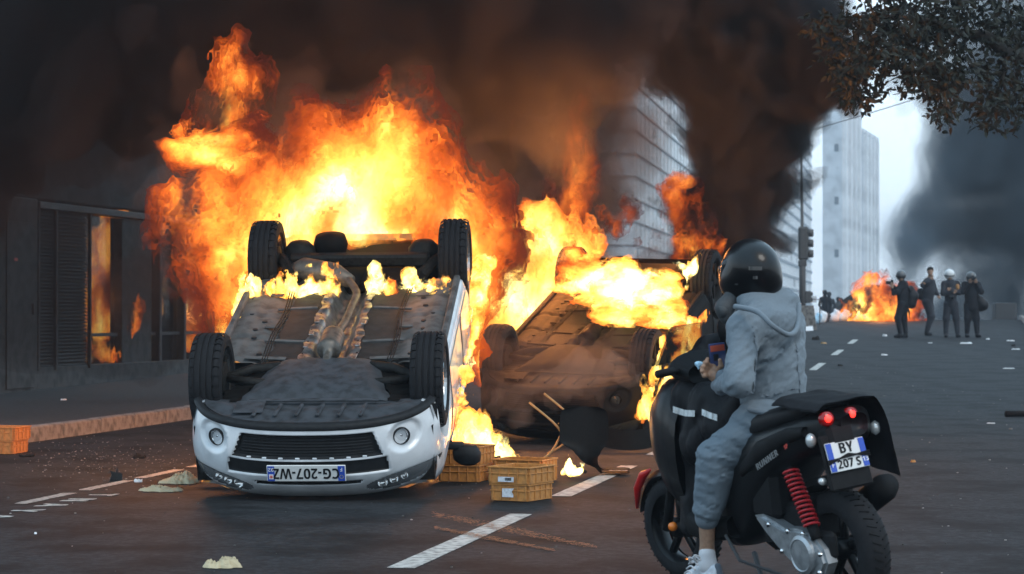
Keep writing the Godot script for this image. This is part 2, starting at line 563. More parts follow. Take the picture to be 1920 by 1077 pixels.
func build_street() -> void:
	var st := sheet(func(_d): return -160.0, func(_d): return 260.0, -20.0, 1400.0, 1.5, 0.0)
	var o := commit(st, "road", M.asphalt)
	tag(o, "", "", "", "structure")
	st = sheet(func(d): return left_x(d, -60.0), func(d): return left_x(d, -0.16), 4.0, 84.0, 2.0, 0.14)
	tag(commit(st, "pavement", M.pavement), "", "", "", "structure")
	st = sheet(func(d): return right_x(d) + 0.16, func(d): return right_x(d) + 40.0, 4.0, 90.0, 2.0, 0.14)
	tag(commit(st, "pavement", M.pavement), "", "", "", "structure")
	for side in 2:
		var k := thing("kerb", ["pale granite kerb of long stones along the left pavement, lit orange by the fire", "grey granite kerb along the right pavement beside the photographers"][side], "kerb")
		tag(k, "", "", "", "structure")
		k.remove_meta("category")
		var d := 8.0 if side == 0 else 30.0
		while d < (62.0 if side == 0 else 86.0):
			var x := left_x(d + 0.5, -0.08) if side == 0 else right_x(d + 0.5) + 0.08
			var bt := tool_()
			var ln := 1.0 + (rng.randf() - 0.5) * 0.01
			box(bt, Vector3.ZERO, Vector3(0.16, 0.3, ln * 1.012), Basis(Vector3.UP, -0.1974), 0.012)
			var b := commit(bt, "kerbstone", M.kerb, k)
			b.position = Vector3(x, lift(d + 0.5) + 0.0 + (rng.randf() - 0.5) * 0.004, -d - 0.5)
			d += 1.0
	# dashed lane line
	var marks := [[11.6, 14.75], [16.2, 19.5], [21.0, 24.2], [25.6, 28.8], [30.2, 33.3], [43.0, 46.0], [50.0, 53.0], [57.0, 60.0]]
	for i in marks.size():
		var m: Array = marks[i]
		var x0: float = -0.545 + 0.193 * (m[0] - 11.63)
		var x1: float = -0.545 + 0.193 * (m[1] - 11.63)
		var lab: String = ["white lane dash nearest the camera, crossed by brown streaks", "white lane dash running from the orange crates to the black chair", "white lane dash left of the scooter's front wheel", "lane dash hidden between dark car and scooter", "lane dash on the road beyond the dark car", "faint lane dash in the middle distance", "faint lane dash before the photographers, the nearer", "faint lane dash beside the photographers' feet"][i]
		var o2 := put("lane_dash", strip(Vector3(x0, 0, -m[0]), Vector3(x1, 0, -m[1]), 0.145, 0.004, 0.05), M.road_paint)
		tag(o2, lab, "road marking", "lane dashes")
	# broken edge line of the parking strip and its lettering
	var edge := [[15.55, 16.5], [16.75, 17.75], [18.0, 19.0], [19.3, 20.3], [20.6, 21.6]]
	for i in edge.size():
		var e: Array = edge[i]
		var o3 := put("parking_line_dash", strip(Vector3(-3.27 + 0.165 * (e[0] - 15.5), 0, -e[0]), Vector3(-3.27 + 0.165 * (e[1] - 15.5), 0, -e[1]), 0.11, 0.004, 0.55), M.old_paint)
		tag(o3, ["worn white parking dash nearest the left picture edge", "worn white parking dash beside the painted letters", "worn white parking dash in front of the cream cloth", "worn parking dash under the white car's left corner", "worn parking dash behind the white car's left wheel"][i], "road marking", "worn parking dashes")
	var letters := "PAYANT"
	var word := thing("road_lettering", "small white letters painted on the road at the lower left", "road marking", Vector3(-3.02, 0.005, -15.43))
	for i in 6:
		var tm := TextMesh.new()
		tm.font = font_()
		tm.text = letters[i]
		tm.font_size = 32
		tm.pixel_size = 0.0078
		tm.depth = 0.002
		var o4 := put("letter", tm, M.road_paint, word)
		var k := i - 3.0
		# the letters' tops point to the road, their right side to the camera
		var up := Vector3(1, 0, 0.05).normalized()
		var right := Vector3(-0.19, 0, 1).normalized()
		o4.transform = Transform3D(Basis(right * 1.35, up * 1.0, right.cross(up).normalized()), Vector3(0.086 * k, 0, -0.44 * k))
	# brown streaks that run across the nearest dash
	st = tool_()
	var n := noise(3.0, 4, 31)
	for s in 2:
		var a := at(800, [966, 985][s], 14.0)
		for i in 2600:
			var t := rng.randf()
			var px := lerpf([810.0, 815.0][s], [1120.0, 1040.0][s], t)
			var py := lerpf([966.0, 992.0][s], [1030.0, 1035.0][s], t) + (rng.randf() + rng.randf() - 1.0) * (8.5 if s == 0 else 5.0) * (1.0 - absf(t - 0.4) * 0.9)
			if n.get_noise_2d(px * 0.011, py * 0.3) < 0.08 - 0.12 * (1.0 - absf(t - 0.4) * 2.0): continue
			var p := spot(px, py)
			p.y += 0.0075
			var l := 0.004 + 0.01 * rng.randf()
			var dir := Vector3(1, 0, 0.25 + 0.2 * rng.randf()).normalized() * l
			var w := Vector3(0.0, 0, 0.003 + rng.randf() * 0.006)
			quad(st, p - dir, p + w, p + dir, p - w)
	var o5 := commit(st, "stain", M.rust_stain)
	tag(o5, "rusty brown streaks spilled across the road and the nearest lane dash", "stain")
func font_() -> SystemFont:
	if not T.has("font"):
		var f := SystemFont.new()
		f.font_names = PackedStringArray(["Droid Sans"])
		f.font_weight = 700
		T.font = f
	return T.font
func text_(s: String, size: float, depth := 0.002) -> TextMesh:    # lettering of a cap height of size metres, centred
	var tm := TextMesh.new()
	tm.font = font_()
	tm.text = s
	tm.font_size = 32
	tm.pixel_size = size / 23.0
	tm.depth = depth
	tm.horizontal_alignment = HORIZONTAL_ALIGNMENT_CENTER
	tm.vertical_alignment = VERTICAL_ALIGNMENT_CENTER
	return tm

# ---------- the building on the left with louvres and burning shop windows
func build_left_building() -> void:
	var t := thing("shop_building", "dark building on the left with louvred panel and shop windows full of fire", "building", Vector3(-6.7, 0.24, -33.0), -0.2165)
	# local x runs out to the street, -z away along the front
	var st := tool_()
	box(st, Vector3(-0.1, 0.1, -16.0), Vector3(0.25, 0.36, 38.0), Basis.IDENTITY, 0.01)
	commit(st, "plinth", M.cladding, t)
	st = tool_()
	box(st, Vector3(-4.0, 9.5, -16.0), Vector3(8.0, 13.7, 38.0), Basis.IDENTITY, 0.02)
	commit(st, "upper_wall", M.dark_wall, t)
	st = tool_()
	box(st, Vector3(-7.9, 1.3, -16.0), Vector3(0.2, 2.7, 38.0))
	commit(st, "back_wall", M.dark_wall, t)
	st = tool_()
	box(st, Vector3(-4.0, -0.02, -16.0), Vector3(7.5, 0.1, 37.6))
	commit(st, "shop_floor", M.dark_wall, t)
	st = tool_()
	box(st, Vector3(-0.06, 1.2, 1.32), Vector3(0.2, 2.9, 2.6), Basis.IDENTITY, 0.02)
	commit(st, "cabinet_panel", M.cladding, t)
	st = tool_()
	box(st, Vector3(0.047, 1.15, 0.62), Vector3(0.02, 2.3, 0.92), Basis.IDENTITY, 0.006)
	var dr := commit(st, "door", M.cladding, t)
	st = tool_()
	box(st, Vector3(0.07, 1.1, 0.24), Vector3(0.03, 0.16, 0.04), Basis.IDENTITY, 0.008)
	commit(st, "handle", M.frame_metal, dr)
	st = tool_()
	box(st, Vector3(0.06, 1.78, 0.8), Vector3(0.004, 0.04, 0.1))
	commit(st, "red_sticker", M.red_ink, dr)
	# louvred panel
	st = tool_()
	box(st, Vector3(-0.12, 1.38, -0.93), Vector3(0.1, 2.26, 1.84))
	var lv := commit(st, "louvre_panel", M.frame_metal, t)
	st = tool_()
	box(st, Vector3.ZERO, Vector3(0.075, 0.012, 1.8), Basis(Vector3.BACK, -0.6))
	st.generate_normals()
	var slat := st.commit()
	for i in 44:
		var s := put("slat", slat, M.louver, lv)
		s.position = Vector3(-0.02, 0.31 + i * 0.051, -0.93)
		s.rotation.x = (rng.randf() - 0.5) * 0.002
	for z in [0.0, -0.62, -1.86]:
		st = tool_()
		box(st, Vector3(0.03, 1.38, z), Vector3(0.05, 2.3, 0.05), Basis.IDENTITY, 0.008)
		commit(st, "louvre_frame", M.louver, lv)
	st = tool_()
	box(st, Vector3(-0.05, 2.57, -16.0), Vector3(0.22, 0.1, 32.0), Basis.IDENTITY, 0.01)
	commit(st, "lintel", M.frame_metal, t)
	# shop front: piers and panes
	for p in [[-3.84, 1.25, "pier"], [-4.88, 0.1, "post"], [-6.0, 0.1, "post"], [-7.4, 0.1, "post"], [-9.0, 0.6, "pier"], [-12.0, 0.1, "post"], [-15.0, 0.1, "post"], [-18.0, 0.1, "post"]]:
		st = tool_()
		box(st, Vector3(-0.1, 1.38, p[0]), Vector3(0.2, 2.26, p[1]), Basis.IDENTITY, 0.01)
		commit(st, p[2], M.cladding if p[1] > 0.5 else M.frame_metal, t)
	for w in [[-1.9, -3.2], [-4.48, -4.82], [-4.94, -5.94], [-6.06, -7.34], [-7.46, -8.68], [-9.32, -11.94], [-12.06, -14.94], [-15.06, -17.94]]:
		st = tool_()
		box(st, Vector3(-0.14, 1.38, (w[0] + w[1]) * 0.5), Vector3(0.012, 2.26, absf(w[1] - w[0])))
		commit(st, "pane", M.shop_glass, t)
		st = tool_()
		box(st, Vector3(-0.1, 0.72, (w[0] + w[1]) * 0.5), Vector3(0.07, 0.05, absf(w[1] - w[0]) - 0.01))
		commit(st, "transom", M.frame_metal, t)
	# things inside that stand dark before the flames
	for p in [[-0.7, -2.9, 0.4, 0.72, 0.7], [-1.2, -5.4, 0.6, 0.9, 0.8], [-0.9, -7.2, 0.6, 0.8, 0.9], [-2.0, -10.5, 0.8, 1.3, 1.5]]:
		st = tool_()
		box(st, Vector3(p[0], p[3] * 0.5 + 0.03, p[1]), Vector3(p[2], p[3], p[4]), Basis(Vector3.UP, rng.randf()), 0.03)
		commit(st, "counter", M.char, t)

# ---------- far buildings down the street
func build_far_buildings() -> void:
	for b in 2:
		var p0: Vector3 = [Vector3(17.1, -4.1, -327), Vector3(54.5, -4.1, -500)][b]
		var dir: Vector3 = [Vector3(0.159, 0, -1), Vector3(0.172, 0, -1)][b].normalized()
		var ln: float = [150.0, 215.0][b]
		var H: float = [42.0, 64.0][b]
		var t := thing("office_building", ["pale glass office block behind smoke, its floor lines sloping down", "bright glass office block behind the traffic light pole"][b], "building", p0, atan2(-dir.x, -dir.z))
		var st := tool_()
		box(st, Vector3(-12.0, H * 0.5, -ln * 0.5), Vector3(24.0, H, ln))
		commit(st, "wall", M.far_glass, t)
		var floors := int(H / 3.2)
		st = tool_()
		box(st, Vector3(0.12, 0, -ln * 0.5), Vector3(0.3, 0.2 + 0.36 * b, ln))
		st.generate_normals()
		var band := st.commit()
		st = tool_()
		box(st, Vector3(-12.0, 0, 0.12), Vector3(24.0, 0.2, 0.3))
		st.generate_normals()
		var band2 := st.commit()
		for i in floors:
			var o := put("floor_band", band, M.far_band, t)
			o.position.y = 2.4 + i * 3.2
			put("floor_band", band2, M.far_band, t).position.y = 2.4 + i * 3.2
		st = tool_()
		box(st, Vector3(0.1, H * 0.5, 0), Vector3(0.16, H - 0.2, 0.12))
		st.generate_normals()
		var fin := st.commit()
		for i in int(ln / 6.0):
			put("fin", fin, M.far_fin, t).position.z = -1.5 - i * 6.0
		st = tool_()
		box(st, Vector3(0.05, 0, 0), Vector3(0.12, 2.0, 1.5))
		st.generate_normals()
		var win := st.commit()
		for i in 26:
			var w := put("window", win, M.tower_window, t)
			w.position = Vector3(0.0, 4.2 + 3.2 * rng.randi_range(2, 8), -4.0 - 2.9 * rng.randi_range(0, int(ln / 3.2)))
	for b in 2:
		var c: Vector3 = [Vector3(56.4, -4.1, -400), Vector3(64.6, -4.1, -431)][b]
		var H: float = [46.0, 39.0][b]
		var ln: float = [26.5, 24.0][b]
		var w: float = [3.4, 3.0][b]
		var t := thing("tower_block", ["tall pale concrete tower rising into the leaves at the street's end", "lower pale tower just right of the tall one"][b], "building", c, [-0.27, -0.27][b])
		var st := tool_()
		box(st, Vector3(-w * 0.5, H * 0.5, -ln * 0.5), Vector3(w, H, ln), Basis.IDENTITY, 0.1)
		commit(st, "wall", M.tower_wall, t)
		st = tool_()
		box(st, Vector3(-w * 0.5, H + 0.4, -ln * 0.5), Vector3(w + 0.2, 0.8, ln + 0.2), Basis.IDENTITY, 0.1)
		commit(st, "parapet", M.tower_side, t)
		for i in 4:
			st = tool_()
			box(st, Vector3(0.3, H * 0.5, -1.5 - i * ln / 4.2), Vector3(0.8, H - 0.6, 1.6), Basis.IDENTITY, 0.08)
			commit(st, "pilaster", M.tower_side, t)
		st = tool_()
		box(st, Vector3(0.03, 0, 0), Vector3(0.12, 1.7, 1.5))
		st.generate_normals()
		var win := st.commit()
		st = tool_()
		box(st, Vector3(0.1, -0.95, 0), Vector3(0.3, 0.16, 1.8))
		st.generate_normals()
		var sill := st.commit()
		for k in int(H / 3.0) - 1:
			for i in 3:
				if rng.randf() < 0.12: continue
				var z: float = -4.4 - i * ln / 4.2
				var wn := put("window", win, M.tower_window, t)
				wn.position = Vector3(0, 4.0 + k * 3.0, z)
				put("sill", sill, M.tower_side, wn)
		for k in int(H / 3.0) - 1:
			if k % 3 == 1:
				st = tool_()
				box(st, Vector3(-1.0, 4.0 + k * 3.0, 0.03), Vector3(0.7, 1.3, 0.12))
				commit(st, "window", M.tower_window, t)

# ---------- cars, built upright (x to the left side, y up, z to the nose) and then laid on their roofs
func lerp_at(t: Array, z: float) -> float:     # [[z, value], ...] with z falling
	if z >= t[0][0]: return t[0][1]
	for i in t.size() - 1:
		if z >= t[i + 1][0]:
			var k: float = (t[i][0] - z) / (t[i][0] - t[i + 1][0])
			return lerpf(t[i][1], t[i + 1][1], k * k * (3.0 - 2.0 * k) * 0.5 + k * 0.5)
	return t[t.size() - 1][1]
const TOP := [[-0.05, 0.80], [-0.4, 0.89], [-1.0, 0.98], [-1.18, 1.02], [-1.75, 1.45], [-2.3, 1.56], [-3.3, 1.53], [-3.75, 1.42], [-4.0, 1.0], [-4.1, 0.9]]
const GREEN := [[-0.05, 0.7], [-1.0, 0.74], [-1.3, 0.7], [-1.75, 0.6], [-2.3, 0.585], [-3.4, 0.57], [-3.8, 0.6], [-4.1, 0.7]]
const WIDE := [[-0.4, 0.83], [-0.7, 0.87], [-3.6, 0.87], [-3.9, 0.83], [-4.1, 0.74]]
func half(z: float) -> PackedVector2Array:      # half a cross-section from the sill to the roof's middle
	var top := lerp_at(TOP, z)
	var belt := minf(0.93, top - 0.05)
	var g := lerp_at(GREEN, z)
	var w := lerp_at(WIDE, z)
	var p := PackedVector2Array([Vector2(w - 0.09, 0.235), Vector2(w - 0.03, 0.26), Vector2(w - 0.01, 0.34), Vector2(w - 0.005, 0.45), Vector2(w + 0.005, 0.6), Vector2(w, 0.72), Vector2(w - 0.012, lerpf(0.72, belt, 0.6)), Vector2(w - 0.03, belt), Vector2(lerpf(w - 0.04, g, 0.5), lerpf(belt, top - 0.05, 0.52)), Vector2(g, top - 0.05), Vector2(g - 0.09, top - 0.012), Vector2(g * 0.5, top), Vector2(0, top + 0.008)])
	for c in [[-0.85, 0.385], [-3.39, 0.385]]:    # the wheel arches
		var dz: float = absf(z - c[0])
		if dz < c[1]:
			var y: float = 0.27 + sqrt(c[1] * c[1] - dz * dz)
			for i in p.size():
				if p[i].y < y and i < 7: p[i] = Vector2(maxf(p[i].x, w + 0.004 if i > 0 else w - 0.05), y)
	return p
func shell(st: SurfaceTool, z0: float, z1: float, step: float, i0 := 0, i1 := 12, out_ := 0.0, sides := [1, -1]) -> void:
	for s in sides:
		var prev := PackedVector3Array()
		var z := z0
		while z > z1 - 0.001:
			var h := half(z)
			var row := PackedVector3Array()
			for i in range(i0, i1 + 1): row.append(Vector3((h[i].x + out_) * s, h[i].y + (out_ if i > 9 else 0.0), z))
			if prev.size():
				for i in row.size() - 1:
					if s > 0: quad(st, prev[i], row[i], row[i + 1], prev[i + 1])
					else: quad(st, prev[i + 1], row[i + 1], row[i], prev[i])
			prev = row
			z -= step
func nose(s: float, y: float) -> Vector3:        # the bumper's skin; s from -1 to 1 across, y up
	var a := s * 1.42
	var x := 0.868 * sin(a) / sin(1.42)
	var z := -0.66 * pow(1.0 - cos(a), 1.25)
	var b := clampf((y - 0.26) / 0.56, 0.0, 1.0)
	z += 0.05 * sin(b * PI * 0.95) - 0.16 * pow(b, 4.0) - 0.02 * (1.0 - b) * (1.0 - b)
	x *= 1.0 - 0.05 * pow(1.0 - b, 3.0) - 0.04 * pow(b, 5.0)
	return Vector3(x, y, z)
func in_trap(x: float, y: float, y0: float, y1: float, w0: float, w1: float, soft := 0.0) -> float:   # how far inside a trapezium (metres, negative outside)
	var t := clampf((y - y0) / (y1 - y0), 0.0, 1.0)
	return minf(minf(y - y0, y1 - y), lerpf(w0, w1, t) - absf(x))
func nose_depth(x: float, y: float) -> Array:    # [recess, 0 paint | 1 dark]
	var g := in_trap(x, y, 0.315, 0.475, 0.445, 0.51)
	if g > 0.0: return [minf(g * 3.0, 0.05), 1]
	var d := in_trap(x, y, 0.487, 0.6, 0.535, 0.555)
	if d > 0.0: return [minf(d * 1.5, 0.022), 1]
	var s := in_trap(x, y, 0.648, 0.678, 0.37, 0.35)
	if s > 0.0: return [minf(s * 3.0, 0.03), 1]
	var fx := Vector2(absf(x) - 0.65, y - 0.385).length()
	if fx < 0.112: return [0.03 * smoothstep(0.112, 0.075, fx), 0]
	var h := Vector2((absf(x) - 0.62) / 0.24, (y - 0.70 + (absf(x) - 0.62) * 0.12) / 0.075).length()
	if h < 1.0: return [minf((1.0 - h) * 0.1, 0.035), 1]
	# a crease that runs from the grille's corner outwards, and the flare round the fog lamp
	var cr := exp(-pow((absf(x) - 0.535 - (0.48 - y) * 0.1) / 0.02, 2.0)) * smoothstep(0.27, 0.33, y) * smoothstep(0.66, 0.58, y)
	return [-0.008 * cr, 0]
func ragged(st: SurfaceTool, x0: float, x1: float, z0: float, z1: float, y: float, jag: float, n := 26) -> void:   # a floor strip with torn edges, seen from below
	for i in n:
		var za := lerpf(z0, z1, float(i) / n)
		var zb := lerpf(z0, z1, float(i + 1) / n)
		var e := [rng.randf() * jag, rng.randf() * jag]
		var yy := y - 0.002 * rng.randf()
		quad(st, Vector3(x0 - e[0], yy, za), Vector3(x0 - e[0] * 0.5, yy, zb), Vector3(x1 + e[1] * 0.4, yy, zb), Vector3(x1 + e[1], yy, za))
func tyre_mesh(r: float, w: float, n := 96) -> ArrayMesh:   # round the x axis
	var st := tool_()
	var prof: Array[Vector2] = [Vector2(-w * 0.36, r * 0.64), Vector2(-w * 0.48, r * 0.72), Vector2(-w * 0.5, r * 0.84), Vector2(-w * 0.46, r * 0.95), Vector2(-w * 0.4, r * 0.985)]
	for k in [-0.27, -0.09, 0.09, 0.27]:
		prof.append_array([Vector2(w * (k - 0.035), r), Vector2(w * (k - 0.028), r * 0.972), Vector2(w * (k + 0.028), r * 0.972), Vector2(w * (k + 0.035), r)])
	prof.append_array([Vector2(w * 0.4, r * 0.985), Vector2(w * 0.46, r * 0.95), Vector2(w * 0.5, r * 0.84), Vector2(w * 0.48, r * 0.72), Vector2(w * 0.36, r * 0.64)])
	for k in n:
		for i in prof.size() - 1:
			var q: Array[Vector3] = []
			for e in [[k, i], [k, i + 1], [k + 1, i + 1], [k + 1, i]]:
				var p := prof[e[1]]
				var t: float = TAU * e[0] / n
				q.append(Vector3(p.x, p.y * cos(t), p.y * sin(t)))
			var cut := (k % 3 == 0) and absf(prof[i].x) > w * 0.26 and absf(prof[i].x) < w * 0.47 and prof[i].y > r * 0.9
			if cut:
				for e in 4: q[e] = Vector3(q[e].x, q[e].y * 0.975, q[e].z * 0.975)
			quad(st, q[0], q[3], q[2], q[1])
	st.generate_normals()
	return st.commit()
func make_wheel(parent: Node3D, where: Vector3, side: float, m: Dictionary, r := 0.335, w := 0.232) -> void:
	if not proto.has("tyre"): proto.tyre = tyre_mesh(r, w)
	var wheel := put("wheel", proto.tyre, m.tyre, parent)
	wheel.position = where
	wheel.rotation.x = rng.randf() * 6.0
	var st := tool_()
	var xf := Transform3D(Basis(Vector3.BACK, -PI / 2 * side), Vector3.ZERO)
	lathe(st, PackedVector2Array([Vector2(r * 0.66, -w * 0.4), Vector2(r * 0.6, -w * 0.3), Vector2(r * 0.55, w * 0.1), Vector2(r * 0.6, w * 0.36), Vector2(r * 0.67, w * 0.43), Vector2(r * 0.69, w * 0.38)]), 40, xf)
	for k in 5:
		var t := TAU * k / 5.0
		var b := Basis(Vector3.RIGHT, t)
		box(st, b * Vector3(w * 0.3 * side, r * 0.34, 0), Vector3(0.03, r * 0.56, 0.055), b, 0.008)
	lathe(st, PackedVector2Array([Vector2(0.0, w * 0.42), Vector2(0.05, w * 0.4), Vector2(0.06, w * 0.2)]), 20, xf)
	commit(st, "rim", m.rim, wheel)
	st = tool_()
	lathe(st, PackedVector2Array([Vector2(0.0, -w * 0.45), Vector2(0.13, -w * 0.42), Vector2(0.14, -w * 0.1), Vector2(0.0, -w * 0.05)]), 28, xf)
	commit(st, "brake_drum", m.metal, wheel)
func make_car(t: Node3D, m: Dictionary) -> void:
	var st := tool_(true)
	shell(st, -0.42, -4.1, 0.04)
	var tail := half(-4.1)
	var loop := PackedVector3Array()
	for i in tail.size(): loop.append(Vector3(tail[i].x, tail[i].y, -4.1))
	for i in range(tail.size() - 2, -1, -1): loop.append(Vector3(-tail[i].x, tail[i].y, -4.1))
	fan(st, loop, true)
	commit(st, "body", m.paint, t)
	st = tool_(true)
	for s in [1.0, -1.0]:     # the bonnet's rounded front edge
		for i in 14:
			var q: Array[Vector3] = []
			for e in [[i, 0], [i + 1, 0], [i + 1, 1], [i, 1]]:
				var sx: float = e[0] / 14.0
				var f := nose(sx * s, 0.82)
				var bk := Vector3(minf(0.75, absf(f.x)) * s, 0.885 - 0.06 * sx * sx, -0.44)
				q.append(f if e[1] == 0 else bk)
			if s > 0: quad(st, q[0], q[1], q[2], q[3])
			else: quad(st, q[3], q[2], q[1], q[0])
	commit(st, "bonnet_edge", m.paint, t)
	# front bumper with recessed grille, dark plate band, slot, fog lamp hollows and headlights
	var paint := tool_(true)
	var dark := tool_()
	var nu := 190
	var nv := 64
	for i in nu:
		for j in nv:
			var q: Array[Vector3] = []
			var dk := 0
			for e in [[i, j], [i + 1, j], [i + 1, j + 1], [i, j + 1]]:
				var s: float = -1.0 + 2.0 * e[0] / nu
				var y: float = 0.28 + 0.54 * e[1] / nv
				var p := nose(s, y)
				var r := nose_depth(p.x, y)
				dk += r[1]
				q.append(p - Vector3(p.x * 0.3, 0, 1).normalized() * r[0])
			quad(dark if dk >= 3 else paint, q[0], q[1], q[2], q[3])
	commit(paint, "front_bumper", m.paint, t)
	var gr := commit(dark, "grille", m.plastic, t)
	for k in 7:
		st = tool_()
		var y := 0.337 + k * 0.0195
		var path := PackedVector3Array()
		for i in 25:
			var s := -0.36 + 0.72 * i / 24.0
			var p := nose(s * (1.0 + k * 0.012), y)
			path.append(p - Vector3(0, 0, 0.032))
		tube(st, path, PackedFloat32Array([0.0045]), 6)
		commit(st, "bar", m.plastic, gr)
	st = tool_()
	for i in 24:
		var a := nose(-0.385 + 0.77 * i / 24.0, 0.479)
		var b := nose(-0.385 + 0.77 * (i + 1) / 24.0, 0.479)
		quad(st, a + Vector3(0, -0.006, 0.002), b + Vector3(0, -0.006, 0.002), b + Vector3(0, 0.006, 0.004), a + Vector3(0, 0.006, 0.004))
	for k in 8:
		var c := nose(-0.33 + k * 0.094, 0.468)
		box(st, c + Vector3(0, 0.0, -0.004), Vector3(0.03, 0.012, 0.012), Basis.IDENTITY, 0.003)
	commit(st, "trim_strip", m.paint, gr)
	for s in [1.0, -1.0]:
		var c := nose(0.587 * s, 0.385)
		var nrm := Vector3(0.45 * s, 0, 0.89)
		var xf := Transform3D(look(nrm), c - nrm * 0.03)
		st = tool_(true)
		lathe(st, PackedVector2Array([Vector2(0.06, 0.0), Vector2(0.06, 0.02), Vector2(0.055, 0.022), Vector2(0.052, 0.006), Vector2(0.035, -0.016), Vector2(0.0, -0.02)]), 30, xf)
		var fl := commit(st, "fog_light", m.plastic, t)
		st = tool_(true)
		lathe(st, PackedVector2Array([Vector2(0.05, 0.006), Vector2(0.034, -0.012), Vector2(0.0, -0.018)]), 24, xf)
		lathe(st, PackedVector2Array([Vector2(0.012, -0.02), Vector2(0.012, 0.004), Vector2(0.0, 0.006)]), 12, xf)
		commit(st, "reflector", m.chrome, fl)
		st = tool_(true)
		lathe(st, PackedVector2Array([Vector2(0.053, 0.006), Vector2(0.03, 0.013), Vector2(0.0, 0.015)]), 24, xf)
		commit(st, "lens", m.lamp, fl)
		# headlight: dark housing is the bumper's recess; a lens over it, bulbs inside
		st = tool_(true)
		for i in 18:
			for j in 8:
				var q: Array[Vector3] = []
				for e in [[i, j], [i + 1, j], [i + 1, j + 1], [i, j + 1]]:
					var ax: float = 0.385 + 0.46 * e[0] / 18.0
					var hh: float = sqrt(maxf(0.0, 1.0 - pow((ax - 0.62) / 0.24, 2.0))) * 0.075
					var y: float = 0.70 - (ax - 0.62) * 0.12 + hh * (e[1] / 4.0 - 1.0)
					var ang := asin(clampf(ax / 0.868 * sin(1.42), 0, 1))
					q.append(nose(ang / 1.42 * s, y) + Vector3(0.1 * s, 0, 1).normalized() * 0.006)
				if s > 0: quad(st, q[0], q[1], q[2], q[3])
				else: quad(st, q[3], q[2], q[1], q[0])
		var hl := commit(st, "headlight", m.lamp, t)
		for k in 3:
			st = tool_(true)
			var c2 := nose((0.42 + k * 0.075) * s, 0.705 - k * 0.012) - Vector3(0, 0, 0.022)
			lathe(st, PackedVector2Array([Vector2(0.034 - k * 0.004, 0.012), Vector2(0.02, -0.012), Vector2(0.0, -0.016)]), 16, Transform3D(look(Vector3(0.3 * s, 0, 1)), c2))
			commit(st, "reflector", m.chrome, hl)
	# the dark lip under the bumper and the tray behind it
	st = tool_(true)
	for i in 60:
		var q: Array[Vector3] = []
		for e in [i, i + 1]:
			var s: float = -1.0 + 2.0 * e / 60.0
			var p := nose(s, 0.285)
			var inw := Vector3(p.x * 0.75, 0, p.z + 0.55).normalized()
			q.append_array([p + Vector3(0, 0.0, 0.004), p + inw * 0.012 + Vector3(0, -0.03, 0), p - inw * 0.03 + Vector3(0, -0.05, 0), p - inw * 0.05 + Vector3(0, -0.03, 0)])
		for k in 3: quad(st, q[k + 1], q[k + 5], q[k + 4], q[k])
	commit(st, "front_lip", m.plastic, t)
	st = tool_(true)
	var tray_n := 30
	for i in tray_n:
		for j in 10:
			var q: Array[Vector3] = []
			for e in [[i, j], [i + 1, j], [i + 1, j + 1], [i, j + 1]]:
				var s: float = (-1.0 + 2.0 * e[0] / tray_n) * 0.98
				var p := nose(s, 0.27)
				var k: float = e[1] / 10.0
				var bx := clampf(p.x * 0.93, -0.78, 0.78)
				var bz := -0.5 - 0.06 * absf(s)
				var y := 0.252 + 0.02 * sin(k * 9.0) * (0.5 if absf(s) < 0.6 else 0.2) - 0.012 * (1.0 if int(e[0]) % 5 == 0 and k > 0.3 and k < 0.8 else 0.0) + 0.015 * k
				q.append(Vector3(lerpf(p.x * 0.96, bx, k), y, lerpf(p.z - 0.045, minf(bz, p.z - 0.08), k)))
			quad(st, q[3], q[2], q[1], q[0])
	commit(st, "front_tray", m.dusty, t)
	st = tool_()
	for k in 6: box(st, Vector3(-0.36 + k * 0.145, 0.243, -0.28), Vector3(0.025, 0.02, 0.2), Basis(Vector3.UP, 0.1), 0.006)
	box(st, Vector3(0.42, 0.24, -0.33), Vector3(0.2, 0.012, 0.2), Basis.IDENTITY, 0.004)
	box(st, Vector3(0.0, 0.24, -0.45), Vector3(0.9, 0.016, 0.03), Basis.IDENTITY, 0.005)
	commit(st, "tray_ribs", m.dusty, t)
	# engine cover: a trapezium plate with shallow ribs, hanging a little lower
	st = tool_(true)
	for i in 22:
		for j in 20:
			var q: Array[Vector3] = []
			for e in [[i, j], [i + 1, j], [i + 1, j + 1], [i, j + 1]]:
				var u: float = -1.0 + 2.0 * e[0] / 22.0
				var k: float = e[1] / 20.0
				var wd := lerpf(0.50, 0.36, k) + (0.08 if k < 0.25 else 0.0) * smoothstep(0.25, 0.0, k)
				var y := 0.215 + 0.05 * pow(absf(u), 5.0) + 0.03 * pow(absf(k - 0.5) * 2.0, 6.0) + 0.008 * absf(sin(u * 8.0)) - 0.02 * sin(k * PI)
				q.append(Vector3(u * wd, y, -0.5 - 0.78 * k))
			quad(st, q[3], q[2], q[1], q[0])
	commit(st, "engine_cover", m.dusty, t)
	for s in [1.0, -1.0]:
		st = tool_()
		for i in 12:
			var za := -0.5 - 0.06 * i
			var xa: float = 0.5 - 0.012 * i + rng.randf() * 0.03
			quad(st, Vector3(xa * s, 0.262, za), Vector3((xa + 0.16) * s, 0.28 + 0.02 * rng.randf(), za), Vector3((xa + 0.16) * s, 0.28, za - 0.06), Vector3((xa - 0.012) * s, 0.262, za - 0.06))
		commit(st, "side_guard", m.burnt, t)
	# bulkhead and floor
	st = tool_()
	box(st, Vector3(0, 0.55, -0.5), Vector3(1.62, 0.54, 0.03))
	for s in [1.0, -1.0]: box(st, Vector3(0.76 * s, 0.6, -0.43), Vector3(0.12, 0.4, 0.12))
	commit(st, "front_frame", m.metal, t)
	st = tool_()
	box(st, Vector3(0, 0.48, -0.9), Vector3(1.0, 0.36, 1.0), Basis.IDENTITY, 0.02)
